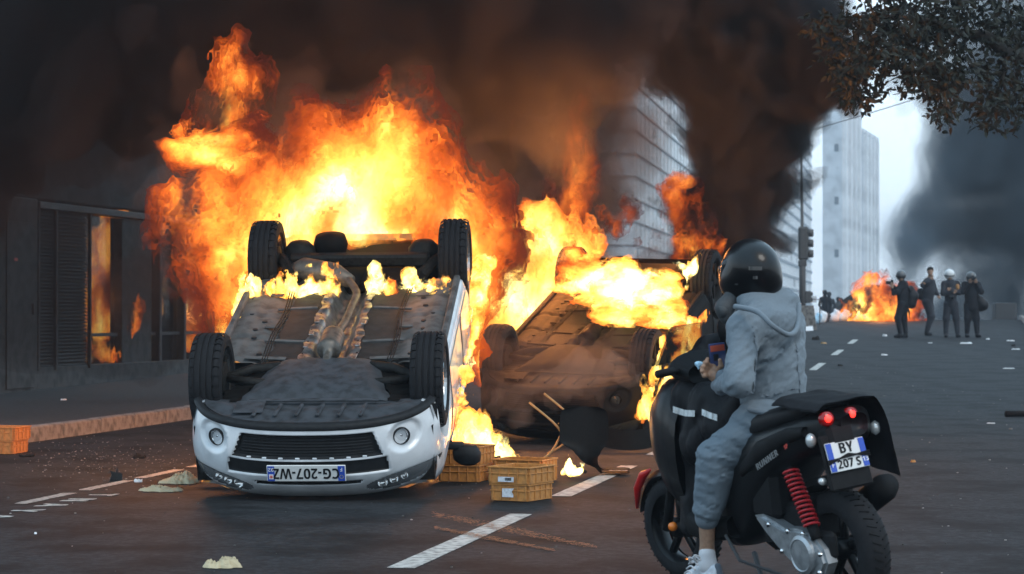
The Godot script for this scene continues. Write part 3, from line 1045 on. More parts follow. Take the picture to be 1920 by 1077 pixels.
	commit(st, "engine_bay", m.metal, t)
	for s in [1.0, -1.0]:
		st = tool_(true)
		for i in 24:
			for j in 60:
				var q: Array[Vector3] = []
				for e in [[i, j], [i + 1, j], [i + 1, j + 1], [i, j + 1]]:
					var u: float = e[0] / 24.0
					var k: float = e[1] / 60.0
					var z := -1.22 - 1.75 * k
					var y := 0.25 + 0.018 * (smoothstep(0.42, 0.46, u) - smoothstep(0.56, 0.6, u)) - 0.015 * (smoothstep(0.75, 0.8, u) - smoothstep(0.9, 0.95, u))
					y += 0.012 * (1.0 if int(e[1]) % 16 < 2 and u > 0.5 else 0.0)
					for c in [[0.7, 0.25], [0.66, 0.6], [0.3, 0.45], [0.72, 0.85]]: y += 0.02 * smoothstep(0.03, 0.015, Vector2((u - c[0]) * 0.62, (k - c[1]) * 1.75).length())
					q.append(Vector3((0.16 + 0.62 * u) * s, y, z))
				if s > 0: quad(st, q[3], q[2], q[1], q[0])
				else: quad(st, q[0], q[1], q[2], q[3])
		commit(st, "floor_panel", m.floor, t)
		st = tool_()
		if s > 0: ragged(st, 0.2, 0.4, -1.24, -2.95, 0.243, 0.06)
		else: ragged(st, -0.42, -0.2, -1.24, -2.95, 0.243, 0.06)
		commit(st, "bare_floor_strip", m.dark, t)
		st = tool_()
		box(st, Vector3(0.8 * s, 0.235, -2.1), Vector3(0.05, 0.05, 1.75), Basis.IDENTITY, 0.012)
		commit(st, "sill_flange", m.floor, t)
		for c in [[-0.95, 0.45, 0.3], [-1.6, 0.5, 0.1], [-2.3, 0.56, 0.1]]:
			st = tool_()
			box(st, Vector3(c[1] * s, 0.238, c[0] - 0.3), Vector3(c[2], 0.012, 0.05), Basis(Vector3.UP, 0.1 * s), 0.004)
			commit(st, "bracket", m.floor, t)
		for k in 3:
			st = tool_(true)
			var xo: float = (0.43 + 0.018 * k) * s
			tube(st, curve(PackedVector3Array([Vector3(xo, 0.235, -1.15), Vector3(xo + 0.01 * s, 0.232, -1.7), Vector3(xo - 0.015 * s, 0.234, -2.2), Vector3(xo + 0.02 * s, 0.23, -2.95)]), 4), PackedFloat32Array([0.005]), 6)
			commit(st, "brake_line", m.metal, t)
		for k in 9:
			st = tool_()
			lathe(st, PackedVector2Array([Vector2(0.0, -0.006), Vector2(0.018, -0.005), Vector2(0.022, 0.004)]), 12, Transform3D(Basis.IDENTITY, Vector3((0.5 + 0.24 * rng.randf()) * s, 0.246, -1.35 - 0.17 * k)))
			commit(st, "floor_plug", m.plastic, t)
		for k in 2:
			st = tool_()
			box(st, Vector3(0.36 * s, 0.24, -1.6 - 0.7 * k), Vector3(0.3, 0.016, 0.035), Basis(Vector3.UP, 0.12 * s * (1 - 2 * k)), 0.005)
			commit(st, "cross_brace", m.floor, t)
	# tunnel shield, exhaust
	st = tool_(true)
	for i in 20:
		for j in 60:
			var q: Array[Vector3] = []
			for e in [[i, j], [i + 1, j], [i + 1, j + 1], [i, j + 1]]:
				var u: float = -1.0 + 2.0 * e[0] / 20.0
				var k: float = e[1] / 60.0
				var wd := 0.21 - 0.03 * k
				var y := 0.242 + 0.12 * smoothstep(0.75, 0.3, absf(u)) + 0.006 * sin(k * 40.0 + 2.0 * u) * sin(u * 6.0) + 0.004 * sin(k * 90.0)
				q.append(Vector3(u * wd + 0.012 * sin(k * 37.0) * absf(u), y - 0.006, -1.2 - 1.75 * k))
			quad(st, q[3], q[2], q[1], q[0])
	commit(st, "heat_shield", m.shield, t)
	st = tool_()
	for k in 7:
		for s in [1.0, -1.0]:
			if rng.randf() < 0.3: continue
			box(st, Vector3((0.19 - 0.004 * k) * s, 0.228, -1.3 - 0.25 * k + 0.1 * rng.randf()), Vector3(0.035, 0.008, 0.06 + 0.08 * rng.randf()), Basis(Vector3.UP, 0.3 * (rng.randf() - 0.5)), 0.003)
	tag(commit(st, "shield_tab", m.shield, t), "", "", "", "stuff")
	st = tool_(true)
	tube(st, curve(PackedVector3Array([Vector3(0.0, 0.24, -1.1), Vector3(0.0, 0.22, -1.25), Vector3(0.0, 0.21, -1.3), Vector3(0.0, 0.205, -1.36), Vector3(0, 0.205, -1.56), Vector3(0.0, 0.21, -1.62), Vector3(0, 0.24, -1.68), Vector3(-0.03, 0.25, -2.0), Vector3(-0.05, 0.24, -2.4), Vector3(-0.05, 0.22, -2.62), Vector3(0.06, 0.2, -2.9)]), 3), PackedFloat32Array([0.03, 0.03, 0.03, 0.032, 0.04, 0.055, 0.075, 0.085, 0.088, 0.088, 0.088, 0.088, 0.088, 0.085, 0.08, 0.06, 0.04, 0.032, 0.03, 0.03]), 14)
	commit(st, "exhaust_pipe", m.pipe, t)
	st = tool_(true)
	tube(st, PackedVector3Array([Vector3(0.02, 0.22, -2.86), Vector3(0.16, 0.2, -2.96), Vector3(0.42, 0.2, -3.1), Vector3(0.5, 0.22, -3.2)]), PackedFloat32Array([0.05, 0.095, 0.095, 0.05]), 14)
	commit(st, "silencer", m.pipe, t)
	# suspension
	for s in [1.0, -1.0]:
		st = tool_(true)
		tube(st, PackedVector3Array([Vector3(0.33 * s, 0.26, -1.12), Vector3(0.5 * s, 0.23, -1.02), Vector3(0.66 * s, 0.24, -0.88)]), PackedFloat32Array([0.045, 0.035, 0.03]), 10)
		tube(st, PackedVector3Array([Vector3(0.36 * s, 0.26, -0.8), Vector3(0.66 * s, 0.24, -0.86)]), PackedFloat32Array([0.035, 0.028]), 10)
		tube(st, PackedVector3Array([Vector3(0.3 * s, 0.3, -0.78), Vector3(0.68 * s, 0.3, -0.74)]), PackedFloat32Array([0.014]), 8)
		commit(st, "control_arm", m.metal, t)
		st = tool_(true)
		tube(st, PackedVector3Array([Vector3(0.62 * s, 0.34, -0.85), Vector3(0.58 * s, 0.6, -0.87)]), PackedFloat32Array([0.05, 0.06]), 12)
		commit(st, "strut", m.metal, t)
		for c in [[-0.85, 0.395, 0.42], [-3.39, 0.395, 0.48]]:      # lining of the arches
			st = tool_(true)
			for i in 16:
				var a0: float = PI * i / 16.0
				var a1: float = PI * (i + 1) / 16.0
				var p0 := Vector3(0, 0.27 + c[1] * sin(a0), c[0] + c[1] * cos(a0))
				var p1 := Vector3(0, 0.27 + c[1] * sin(a1), c[0] + c[1] * cos(a1))
				var xo := Vector3(0.845 * s, 0, 0)
				var xi := Vector3(c[2] * s, 0, 0)
				if s > 0: quad(st, p0 + xi, p1 + xi, p1 + xo, p0 + xo)
				else: quad(st, p0 + xo, p1 + xo, p1 + xi, p0 + xi)
				tri(st, Vector3(c[2] * s, 0.27, c[0]), p1 + xi, p0 + xi)
			commit(st, "arch_liner", m.plastic, t)
		st = tool_(true)
		lathe(st, PackedVector2Array([Vector2(0.1, 0.06), Vector2(0.13, 0.0), Vector2(0.125, -0.05), Vector2(0.08, -0.1), Vector2(0.0, -0.115)]), 20, Transform3D(Basis.IDENTITY, Vector3(0.5 * s, 0.2, -3.47)))
		commit(st, "spring_seat", m.metal, t)
		st = tool_()
		tube(st, PackedVector3Array([Vector3(0.46 * s, 0.28, -3.0), Vector3(0.6 * s, 0.2, -3.28), Vector3(0.64 * s, 0.23, -3.42)]), PackedFloat32Array([0.05, 0.045, 0.06]), 10)
		commit(st, "trailing_arm", m.metal, t)
	st = tool_()
	box(st, Vector3(0, 0.19, -3.3), Vector3(1.12, 0.1, 0.11), Basis.IDENTITY, 0.02)
	commit(st, "rear_axle", m.metal, t)
	st = tool_(true)
	lathe(st, PackedVector2Array([Vector2(0.12, 0.08), Vector2(0.14, 0.0), Vector2(0.12, -0.07), Vector2(0.0, -0.09)]), 20, Transform3D(Basis.IDENTITY, Vector3(0.26, 0.14, -3.55)))
	commit(st, "spare_cap", m.burnt, t)
	st = tool_()
	box(st, Vector3(0, 0.36, -3.5), Vector3(1.0, 0.2, 1.1), Basis.IDENTITY, 0.04)
	box(st, Vector3(-0.3, 0.27, -3.0), Vector3(0.5, 0.12, 0.36), Basis.IDENTITY, 0.04)
	commit(st, "fuel_tank", m.burnt, t)
	for s in [1.0, -1.0]:
		make_wheel(t, Vector3(0.765 * s, 0.25, -0.85), s, m)
		make_wheel(t, Vector3(0.755 * s, 0.235, -3.39), s, m)
		# doors, glass and mirror on each flank
		for k in 2:
			var z0: float = [-1.32, -2.33][k]
			var z1: float = [-2.31, -3.08][k]
			st = tool_(true)
			shell(st, z0, z1, 0.05, 2, 7, 0.006, [s])
			var dr := commit(st, "door", m.paint, t)
			st = tool_()
			box(st, Vector3((half(z1)[6].x + 0.025) * s, 0.84, z1 + 0.2), Vector3(0.025, 0.03, 0.18), Basis.IDENTITY, 0.008)
			commit(st, "handle", m.paint, dr)
			st = tool_(true)
			shell(st, [-1.62, -2.36][k], [-2.28, -3.05][k], 0.05, 7, 9, 0.008, [s])
			commit(st, "side_window", m.glass, t)
			st = tool_()
			var tr := PackedVector3Array()
			var za: float = z0 - 0.02
			while za > z1 + 0.02:
				tr.append(Vector3((half(za)[7].x + 0.012) * s, half(za)[7].y - 0.004, za))
				za -= 0.08
			tube(st, tr, PackedFloat32Array([0.009]), 6)
			tube(st, PackedVector3Array([Vector3((half(z1)[2].x + 0.008) * s, 0.3, z1 + 0.004), Vector3((half(z1)[5].x + 0.01) * s, 0.72, z1 + 0.004), Vector3((half(z1)[7].x + 0.01) * s, 0.93, z1 + 0.004)]), PackedFloat32Array([0.006]), 6)
			commit(st, "window_trim", m.chrome if k == 0 else m.chrome, dr)
		st = tool_(true)
		lathe(st, PackedVector2Array([Vector2(0.0, -0.09), Vector2(0.07, -0.08), Vector2(0.1, -0.02), Vector2(0.095, 0.05), Vector2(0.06, 0.085), Vector2(0.0, 0.09)]), 16, Transform3D(Basis(Vector3.UP, 0.3) * Basis.from_scale(Vector3(1.1, 0.85, 0.75)), Vector3(0.95 * s, 1.1, -1.5)))
		box(st, Vector3(0.85 * s, 1.03, -1.5), Vector3(0.16, 0.05, 0.06), Basis.IDENTITY, 0.01)
		commit(st, "mirror", m.plastic, t)
	st = tool_()
	quad(st, Vector3(0.68, 1.03, -1.16), Vector3(0.57, 1.43, -1.7), Vector3(-0.57, 1.43, -1.7), Vector3(-0.68, 1.03, -1.16))
	commit(st, "windscreen", m.glass, t)
func number_plate(t: Node3D, where: Transform3D) -> void:
	var st := tool_()
	box(st, Vector3.ZERO, Vector3(0.53, 0.116, 0.012), Basis.IDENTITY, 0.004)
	var pl := commit(st, "number_plate", M.plate_white, t)
	pl.transform = where
	for s in [1.0, -1.0]:
		st = tool_()
		box(st, Vector3(0.236 * s, 0, 0.0065), Vector3(0.046, 0.106, 0.003))
		commit(st, "blue_band", M.plate_blue, pl)
	for k in [["CG-207-WZ", 0.074, 0.0, 0.0, "ink"], ["F", 0.026, -0.236, -0.028, "white_ink"], ["92", 0.026, 0.236, -0.028, "white_ink"]]:
		var tm := put("lettering", text_(k[0], k[1], 0.003), M[k[4]], pl)
		tm.position = Vector3(k[2], k[3], 0.0075)
		if k[0].length() > 3: tm.scale = Vector3(0.86, 1.0, 1.0)
	st = tool_()
	box(st, Vector3(0.236, 0.022, 0.0088), Vector3(0.03, 0.034, 0.002))
	commit(st, "region_badge", M.white_ink, pl)
	st = tool_()
	for k in 8: rod(st, Vector3(0.236, 0.022, 0.0105), Vector3(0.236 + 0.012 * cos(k * PI / 4), 0.022 + 0.012 * sin(k * PI / 4), 0.0105), 0.0018, 5)
	commit(st, "region_badge", M.red_ink, pl)
	st = tool_()
	for k in 12: box(st, Vector3(-0.236 + 0.012 * cos(k * PI / 6), 0.024 + 0.012 * sin(k * PI / 6), 0.0088), Vector3(0.003, 0.003, 0.0015))
	commit(st, "star_ring", mat("plate_yellow", Color(0.7, 0.55, 0.05), 0.5), pl)
func build_white_car() -> void:
	var t := thing("overturned_car", "white car lying on its roof, burning at the back, underside facing the camera", "car", Vector3(-1.385, 0.745, -15.5))
	t.basis = Basis(Vector3.UP, deg_to_rad(-3.1)) * Basis(Vector3.RIGHT, deg_to_rad(20.0)) * Basis(Vector3.BACK, PI + 0.008)
	make_car(t, {"paint": M.car_paint, "plastic": M.black_plastic, "dusty": M.dusty_plastic, "floor": M.floor_coat, "dark": M.dark_floor, "shield": M.heat_shield, "pipe": M.pipe_steel, "metal": M.chassis, "burnt": M.burnt, "tyre": M.tyre, "rim": M.alloy, "chrome": M.chrome, "glass": M.car_glass, "lamp": M.lamp_glass})
	var p := nose(0.0, 0.568)
	number_plate(t, Transform3D(Basis(Vector3.RIGHT, 0.02), p + Vector3(0, 0, 0.006)))
func build_dark_car() -> void:
	proto.erase("tyre")
	var t := thing("overturned_car", "charred dark car on its roof behind the white one, flames over its underside", "car", Vector3(0.32, 0.77, -22.4))
	t.basis = Basis(Vector3.UP, deg_to_rad(-19.0)) * Basis(Vector3.RIGHT, deg_to_rad(19.0)) * Basis(Vector3.BACK, PI - 0.03) * Basis.from_scale(Vector3(1.0, 1.0, 1.0))
	make_car(t, {"paint": M.burnt, "plastic": M.burnt, "dusty": M.burnt_rust, "floor": M.burnt_rust, "dark": M.burnt, "shield": M.burnt_rust, "pipe": M.burnt_rust, "metal": M.burnt, "burnt": M.burnt, "tyre": M.tyre, "rim": M.burnt, "chrome": M.burnt, "glass": M.car_glass, "lamp": M.car_glass})

# ---------- the scooter: x forward, y up, z to its right side
func loft(st: SurfaceTool, secs: Array, n := 20, pw := 2.6) -> void:    # sections [x, y, half height, half width, z]; superellipse rings
	var prev := PackedVector3Array()
	for i in secs.size():
		var s: Array = secs[i]
		var c := PackedVector3Array()
		for k in n:
			var t := TAU * k / n
			var cy := signf(cos(t)) * pow(absf(cos(t)), 2.0 / pw)
			var cz := signf(sin(t)) * pow(absf(sin(t)), 2.0 / pw)
			c.append(Vector3(s[0], s[1] + s[2] * cy, (s[4] if s.size() > 4 else 0.0) + s[3] * cz))
		if i == 0: fan(st, c, secs[0][0] > secs[1][0])
		else:
			if secs[i][0] < secs[i - 1][0]: ring(st, c, prev)
			else: ring(st, prev, c)
			if i == secs.size() - 1: fan(st, c, secs[i][0] < secs[i - 1][0])
		prev = c
func bike_wheel(t: Node3D, where: Vector3, r: float, w: float, turn: float) -> void:
	var st := tool_(true)
	var prof := PackedVector2Array()
	for i in 15:
		var a := -2.0 + 4.0 * i / 14.0
		prof.append(Vector2(r - w * 0.5 + w * 0.5 * cos(a), w * 0.5 * sin(a)))
	var xf := Transform3D(Basis(Vector3.UP, turn) * Basis(Vector3.RIGHT, PI / 2), Vector3.ZERO)
	lathe(st, prof, 56, xf)
	var b := commit(st, "wheel", M.tyre, t)
	b.position = where
	st = tool_()
	for k in 44:
		for s in [1.0, -1.0]:
			var bs := Basis(Vector3.UP, turn) * Basis(Vector3.BACK, TAU * (k + 0.25 * s) / 44.0)
			box(st, bs * Vector3(0, r - 0.008, 0.022 * s), Vector3(0.006, 0.014, 0.042), bs * Basis(Vector3.UP, 0.5 * s) * Basis(Vector3.RIGHT, 0.3 * s))
	var tr := commit(st, "tread_grooves", M.matt_black, b)
	tag(tr, "", "", "", "stuff")
	st = tool_(true)
	lathe(st, PackedVector2Array([Vector2(r * 0.7, -w * 0.42), Vector2(r * 0.64, -w * 0.3), Vector2(r * 0.62, 0), Vector2(r * 0.64, w * 0.3), Vector2(r * 0.7, w * 0.42)]), 40, xf)
	lathe(st, PackedVector2Array([Vector2(0, -0.05), Vector2(0.045, -0.05), Vector2(0.05, 0.05), Vector2(0, 0.05)]), 20, xf)
	for k in 5:
		var bs := Basis(Vector3.UP, turn) * Basis(Vector3.BACK, TAU * k / 5.0)
		box(st, bs * Vector3(0, r * 0.34, 0), Vector3(0.04, r * 0.58, 0.03), bs, 0.008)
	commit(st, "rim", M.scooter_black, b)
	st = tool_(true)
	for s in [1.0, -1.0]:
		lathe(st, PackedVector2Array([Vector2(r * 0.705, 0.001), Vector2(r * 0.72, 0.003), Vector2(r * 0.735, 0.001)]) if s > 0 else PackedVector2Array([Vector2(r * 0.735, -0.001), Vector2(r * 0.72, -0.003), Vector2(r * 0.705, -0.001)]), 40, Transform3D(xf.basis, xf.basis * Vector3(0, w * 0.44 * s, 0)))
	commit(st, "rim_stripe", M.red_paint, b)
func build_scooter() -> void:
	var t := thing("motor_scooter", "black scooter with red rear spring and glowing tail lamps, its rider astride", "scooter", Vector3(1.46, 0, -10.05))
	t.basis = Basis(Vector3.UP, deg_to_rad(118.4)) * Basis(Vector3.RIGHT, deg_to_rad(-8.0))
	bike_wheel(t, Vector3(0, 0.26, 0), 0.262, 0.14, 0.0)
	bike_wheel(t, Vector3(1.3, 0.25, 0), 0.252, 0.12, 0.12)
	var st := tool_(true)
	loft(st, [[-0.16, 0.80, 0.05, 0.07], [-0.1, 0.79, 0.085, 0.125], [0.05, 0.755, 0.1, 0.165], [0.25, 0.69, 0.125, 0.18], [0.42, 0.60, 0.19, 0.18], [0.56, 0.5, 0.22, 0.165], [0.66, 0.42, 0.2, 0.15], [0.74, 0.36, 0.15, 0.13]], 28, 3.0)
	var bd := commit(st, "tail_body", M.scooter_black, t)
	for s in [-1.0, 1.0]:
		st = tool_(true)
		loft(st, [[-0.02, 0.79, 0.02, 0.02, 0.155 * s], [0.1, 0.765, 0.035, 0.03, 0.165 * s], [0.3, 0.69, 0.05, 0.03, 0.178 * s], [0.46, 0.6, 0.03, 0.02, 0.175 * s]], 16, 2.4)
		commit(st, "side_fairing", M.matt_black, t)
	var tm := put("lettering", text_("RUNNER", 0.027, 0.002), M.lettering_grey, t)
	tm.transform = Transform3D(Basis(Vector3.UP, PI) * Basis(Vector3.BACK, deg_to_rad(24.0)) * Basis.from_scale(Vector3(1.25, 1, 1)), Vector3(0.205, 0.665, -0.214))
	tm = put("lettering", text_("SP", 0.018, 0.002), M.red_ink, t)
	tm.transform = Transform3D(Basis(Vector3.UP, PI) * Basis(Vector3.BACK, deg_to_rad(24.0)), Vector3(0.07, 0.728, -0.2))
	st = tool_(true)
	loft(st, [[0.0, 0.875, 0.02, 0.1], [0.05, 0.865, 0.04, 0.135], [0.22, 0.83, 0.055, 0.155], [0.42, 0.785, 0.06, 0.15], [0.58, 0.765, 0.055, 0.12], [0.66, 0.75, 0.03, 0.08]], 24, 2.8)
	commit(st, "seat", M.seat_vinyl, t)
	# black cover thrown over the tail, one flap hanging on the far side
	st = tool_(true)
	var nu := 30
	var nv := 36
	var fn := noise(4.0, 3, 51)
	var grid := func(u: float, v: float, off: float) -> Vector3:
		var x := lerpf(0.2, -0.13, u)
		var w := v * 0.6 - 0.16            # along the sheet from the left edge over the top and down the far side
		var p := Vector3.ZERO
		if w < 0.15: p = Vector3(x, 0.925 - 0.02 * u - 0.25 * maxf(0.0, -w - 0.12) * 2.0 - 1.2 * pow(absf(w), 3.0), w)
		else: p = Vector3(x - (w - 0.15) * 0.18, 0.918 - 0.02 * u - (w - 0.15) * (0.95 + 0.25 * u), 0.15 + 0.035 * sin(minf((w - 0.15) * 14.0, 1.57)) + 0.02 * sin(u * 9.0) * (w - 0.15) * 3.0)
		var nn := fn.get_noise_3dv(p * 1.6)
		return p + Vector3(0.006 * nn, 0.008 * nn + off, 0.008 * nn + off * 0.5)
	for off in [0.0, -0.006]:
		for i in nu:
			for j in nv:
				var a: Vector3 = grid.call(float(i) / nu, float(j) / nv, off)
				var b: Vector3 = grid.call(float(i + 1) / nu, float(j) / nv, off)
				var c: Vector3 = grid.call(float(i + 1) / nu, float(j + 1) / nv, off)
				var d: Vector3 = grid.call(float(i) / nu, float(j + 1) / nv, off)
				if off == 0.0: quad(st, d, c, b, a)
				else: quad(st, a, b, c, d)
	commit(st, "tail_cover", M.vinyl, t)
	# lamps
	for k in 2:
		var z: float = [-0.125, 0.0][k]
		st = tool_(true)
		lathe(st, PackedVector2Array([Vector2(0.031, -0.02), Vector2(0.031, 0.004), Vector2(0.022, 0.011), Vector2(0.0, 0.014)]), 24, Transform3D(look(Vector3(-1, 0.1, -0.15)) * Basis.from_scale(Vector3(1.0, 1, 1.0)), Vector3(-0.145, 0.843, z)))
		var lm := commit(st, "tail_lamp", M.lens_red, t)
		st = tool_(true)
		lathe(st, PackedVector2Array([Vector2(0.016, 0.0), Vector2(0.013, 0.004), Vector2(0.0, 0.006)]), 16, Transform3D(look(Vector3(-1, 0.1, -0.15)), Vector3(-0.158, 0.845, z - 0.003)))
		commit(st, "lamp_glow", M.tail_lamp, lm)
		var li := OmniLight3D.new()
		li.name = "lamp_light"
		li.light_color = Color(1, 0.1, 0.06)
		li.light_energy = 0.0015
		li.light_size = 0.02
		li.omni_range = 20.0
		li.omni_attenuation = 2.0
		li.shadow_enabled = true
		t.add_child(li, true)
		li.position = Vector3(-0.2, 0.845, z - 0.01)
	for s in [-1.0, 1.0]:
		st = tool_(true)
		lathe(st, PackedVector2Array([Vector2(0.0, -0.035), Vector2(0.022, -0.03), Vector2(0.032, 0.0), Vector2(0.02, 0.025), Vector2(0.0, 0.03)]), 20, Transform3D(look(Vector3(-0.8, 0, 0.6 * s)) * Basis.from_scale(Vector3(1.0, 0.65, 0.72)), Vector3(-0.075, 0.755, 0.17 * s)))
		commit(st, "indicator", M.lens_clear, t)
	# plate holder
	st = tool_()
	var pb := Basis(Vector3.UP, -PI / 2) * Basis(Vector3.RIGHT, -0.25)
	box(st, Vector3(-0.17, 0.66, -0.075), Vector3(0.22, 0.24, 0.02), pb, 0.009)
	box(st, Vector3(-0.12, 0.76, -0.07), Vector3(0.14, 0.1, 0.1), pb, 0.02)
	box(st, Vector3(-0.165, 0.565, -0.075), Vector3(0.19, 0.02, 0.02), pb, 0.008)
	commit(st, "plate_holder", M.matt_black, t)
	st = tool_()
	box(st, Vector3.ZERO, Vector3(0.2, 0.125, 0.004), Basis.IDENTITY, 0.0015)
	var pl := commit(st, "number_plate", M.plate_white, t)
	pl.transform = Transform3D(pb, Vector3(-0.187, 0.685, -0.075))
	st = tool_()
	box(st, Vector3(-0.084, 0.0, 0.003), Vector3(0.028, 0.12, 0.003))
	commit(st, "blue_band", M.plate_blue, pl)
	st = tool_()
	box(st, Vector3(0.084, 0.0, 0.003), Vector3(0.028, 0.12, 0.003))
	commit(st, "blue_band", M.plate_blue, pl)
	for k in [["BY", 0.044, 0.0, 0.032, "ink"], ["207 S", 0.036, 0.0, -0.034, "ink"], ["F", 0.02, -0.084, -0.03, "white_ink"], ["13", 0.02, 0.084, -0.03, "white_ink"]]:
		put("lettering", text_(k[0], k[1], 0.002), M[k[4]], pl).position = Vector3(k[2], k[3], 0.004)
	st = tool_()
	for k in 3: tube(st, PackedVector3Array([Vector3(-0.11, -0.012 - 0.008 * k, 0.008), Vector3(0.0, -0.008 + 0.006 * k, 0.011), Vector3(0.11, 0.0 - 0.01 * k, 0.008)]), PackedFloat32Array([0.0035]), 6)
	commit(st, "elastic_cord", M.matt_black, pl)
	st = tool_(true)
	lathe(st, PackedVector2Array([Vector2(0, -0.02), Vector2(0.014, -0.016), Vector2(0.016, 0.01), Vector2(0, 0.014)]), 14, Transform3D(look(Vector3(-1, 0, -0.3)), Vector3(-0.15, 0.59, -0.19)))
	commit(st, "plate_lamp", M.lens_clear, t)
	# rear mudguard, shock with its red spring, engine and transmission case, exhaust
	st = tool_(true)
	for i in 14:
		var a0 := 0.5 + 1.25 * i / 14.0
		var a1 := 0.5 + 1.25 * (i + 1) / 14.0
		var q := [Vector3(cos(a0) * 0.3, 0.27 + sin(a0) * 0.31, 0), Vector3(cos(a1) * 0.3, 0.27 + sin(a1) * 0.31, 0)]
		quad(st, q[0] + Vector3(0, 0, 0.085), q[1] + Vector3(0, 0, 0.085), q[1] - Vector3(0, 0, 0.085), q[0] - Vector3(0, 0, 0.085))
		quad(st, q[0] - Vector3(0, 0.03, 0.09), q[0] - Vector3(0, 0, 0.085), q[1] - Vector3(0, 0, 0.085), q[1] - Vector3(0, 0.03, 0.09))
	commit(st, "mudguard", M.matt_black, t)
	var sa := Vector3(0.135, 0.625, -0.15)
	var sb := Vector3(0.0, 0.36, -0.155)
	st = tool_(true)
	rod(st, sa, sb, 0.014, 10)
	rod(st, sa + (sb - sa) * 0.9, sb + (sb - sa) * 0.12, 0.024, 12)
	var shk := commit(st, "shock_absorber", M.matt_black, t)
	st = tool_(true)
	var hx := PackedVector3Array()
	var ax := look(sb - sa)
	for i in 181:
		var k := i / 180.0
		var r := 0.032
		hx.append(sa.lerp(sb, 0.04 + 0.9 * k) + ax.x * r * cos(k * TAU * 13.0) + ax.z * r * sin(k * TAU * 13.0))
	tube(st, hx, PackedFloat32Array([0.0062]), 7)
	commit(st, "coil_spring", M.spring_red, shk)
	st = tool_()
	var outl := PackedVector2Array()
	for p in [[0.42, 0.40], [0.36, 0.41], [0.2, 0.36], [0.1, 0.365], [0.0, 0.345], [-0.07, 0.29], [-0.09, 0.23], [-0.05, 0.175], [0.02, 0.165], [0.12, 0.185], [0.22, 0.24], [0.33, 0.32]]: outl.append(Vector2(p[0], p[1]))
	prism(st, outl, 0.05, Transform3D(Basis.IDENTITY, Vector3(0, 0, -0.165)))
	var inn := Geometry2D.offset_polygon(outl, -0.014)
	if inn.size(): prism(st, inn[0], 0.02, Transform3D(Basis.IDENTITY, Vector3(0, 0, -0.18)))
	lathe(st, PackedVector2Array([Vector2(0.085, 0.0), Vector2(0.085, 0.02), Vector2(0.07, 0.03), Vector2(0.065, 0.026), Vector2(0.0, 0.03)]), 30, Transform3D(Basis(Vector3.RIGHT, -PI / 2), Vector3(0.055, 0.26, -0.175)))
	var eg := commit(st, "transmission_case", M.engine_metal, t)
	for p in [[0.30, 0.37], [0.16, 0.352], [0.05, 0.35], [-0.06, 0.27], [-0.04, 0.19], [0.1, 0.19], [0.22, 0.26]]:
		st = tool_(true)
		lathe(st, PackedVector2Array([Vector2(0.011, 0.0), Vector2(0.011, 0.012), Vector2(0.0, 0.014)]), 8, Transform3D(Basis(Vector3.RIGHT, -PI / 2), Vector3(p[0], p[1], -0.175)))
		commit(st, "bolt", M.chrome, eg)
	st = tool_()
	box(st, Vector3(0.28, 0.36, 0.0), Vector3(0.42, 0.22, 0.22), Basis(Vector3.BACK, -0.15), 0.04)
	box(st, Vector3(-0.02, 0.3, -0.12), Vector3(0.16, 0.12, 0.04), Basis.IDENTITY, 0.02)
	box(st, Vector3(0.36, 0.5, -0.1), Vector3(0.2, 0.24, 0.12), Basis.IDENTITY, 0.03)
	commit(st, "engine_block", M.matt_black, t)
	st = tool_(true)
	tube(st, PackedVector3Array([Vector3(0.4, 0.28, 0.12), Vector3(0.28, 0.3, 0.19), Vector3(0.2, 0.36, 0.2), Vector3(-0.05, 0.49, 0.2), Vector3(-0.09, 0.51, 0.2)]), PackedFloat32Array([0.02, 0.03, 0.06, 0.062, 0.045]), 16)
	commit(st, "exhaust", M.matt_black, t)
	st = tool_()
	tube(st, PackedVector3Array([Vector3(0.5, 0.22, -0.14), Vector3(0.36, 0.1, -0.2), Vector3(0.2, 0.13, -0.22)]), PackedFloat32Array([0.012]), 8)
	tube(st, PackedVector3Array([Vector3(0.62, 0.3, -0.2), Vector3(0.5, 0.2, -0.22), Vector3(0.3, 0.17, -0.2), Vector3(0.1, 0.14, -0.18)]), PackedFloat32Array([0.008]), 6)
	commit(st, "side_stand", M.frame_metal, t)
	# footboard, front body, forks, fender
	st = tool_(true)
	loft(st, [[0.62, 0.33, 0.06, 0.19], [0.8, 0.3, 0.06, 0.2], [0.98, 0.32, 0.08, 0.18], [1.06, 0.4, 0.16, 0.15]], 20, 3.5)
	commit(st, "footboard", M.matt_black, t)
	st = tool_(true)
	loft(st, [[0.98, 0.62, 0.28, 0.19], [1.06, 0.66, 0.32, 0.2], [1.16, 0.68, 0.3, 0.18], [1.28, 0.7, 0.2, 0.13], [1.34, 0.7, 0.08, 0.06]], 24, 2.6)
	commit(st, "front_fairing", M.scooter_black, t)
	for s in [-1.0, 1.0]:
		st = tool_(true)
		rod(st, Vector3(1.14, 0.66, 0.085 * s), Vector3(1.3, 0.25, 0.085 * s), 0.02, 12, 0.024)
		commit(st, "fork_leg", M.matt_black, t)
	st = tool_(true)
	for i in 16:
		var a0 := 0.2 + 2.0 * i / 16.0
		var a1 := 0.2 + 2.0 * (i + 1) / 16.0
		for e in [[-0.075, -0.06, 0.0, -0.03], [-0.06, 0.06, 0.0, 0.0], [0.06, 0.075, -0.03, 0.0]]:
			var q: Array[Vector3] = []
			for w in [[a0, 0], [a1, 0], [a1, 1], [a0, 1]]:
				var rr: float = 0.285 + (e[2] if w[1] == 0 else e[3])
				if e[0] < -0.07: rr = 0.285 + (-0.03 if w[1] == 0 else 0.0)
				q.append(Vector3(1.3 + cos(w[0]) * rr, 0.25 + sin(w[0]) * rr, e[0] if w[1] == 0 else e[1]))
			quad(st, q[3], q[2], q[1], q[0])
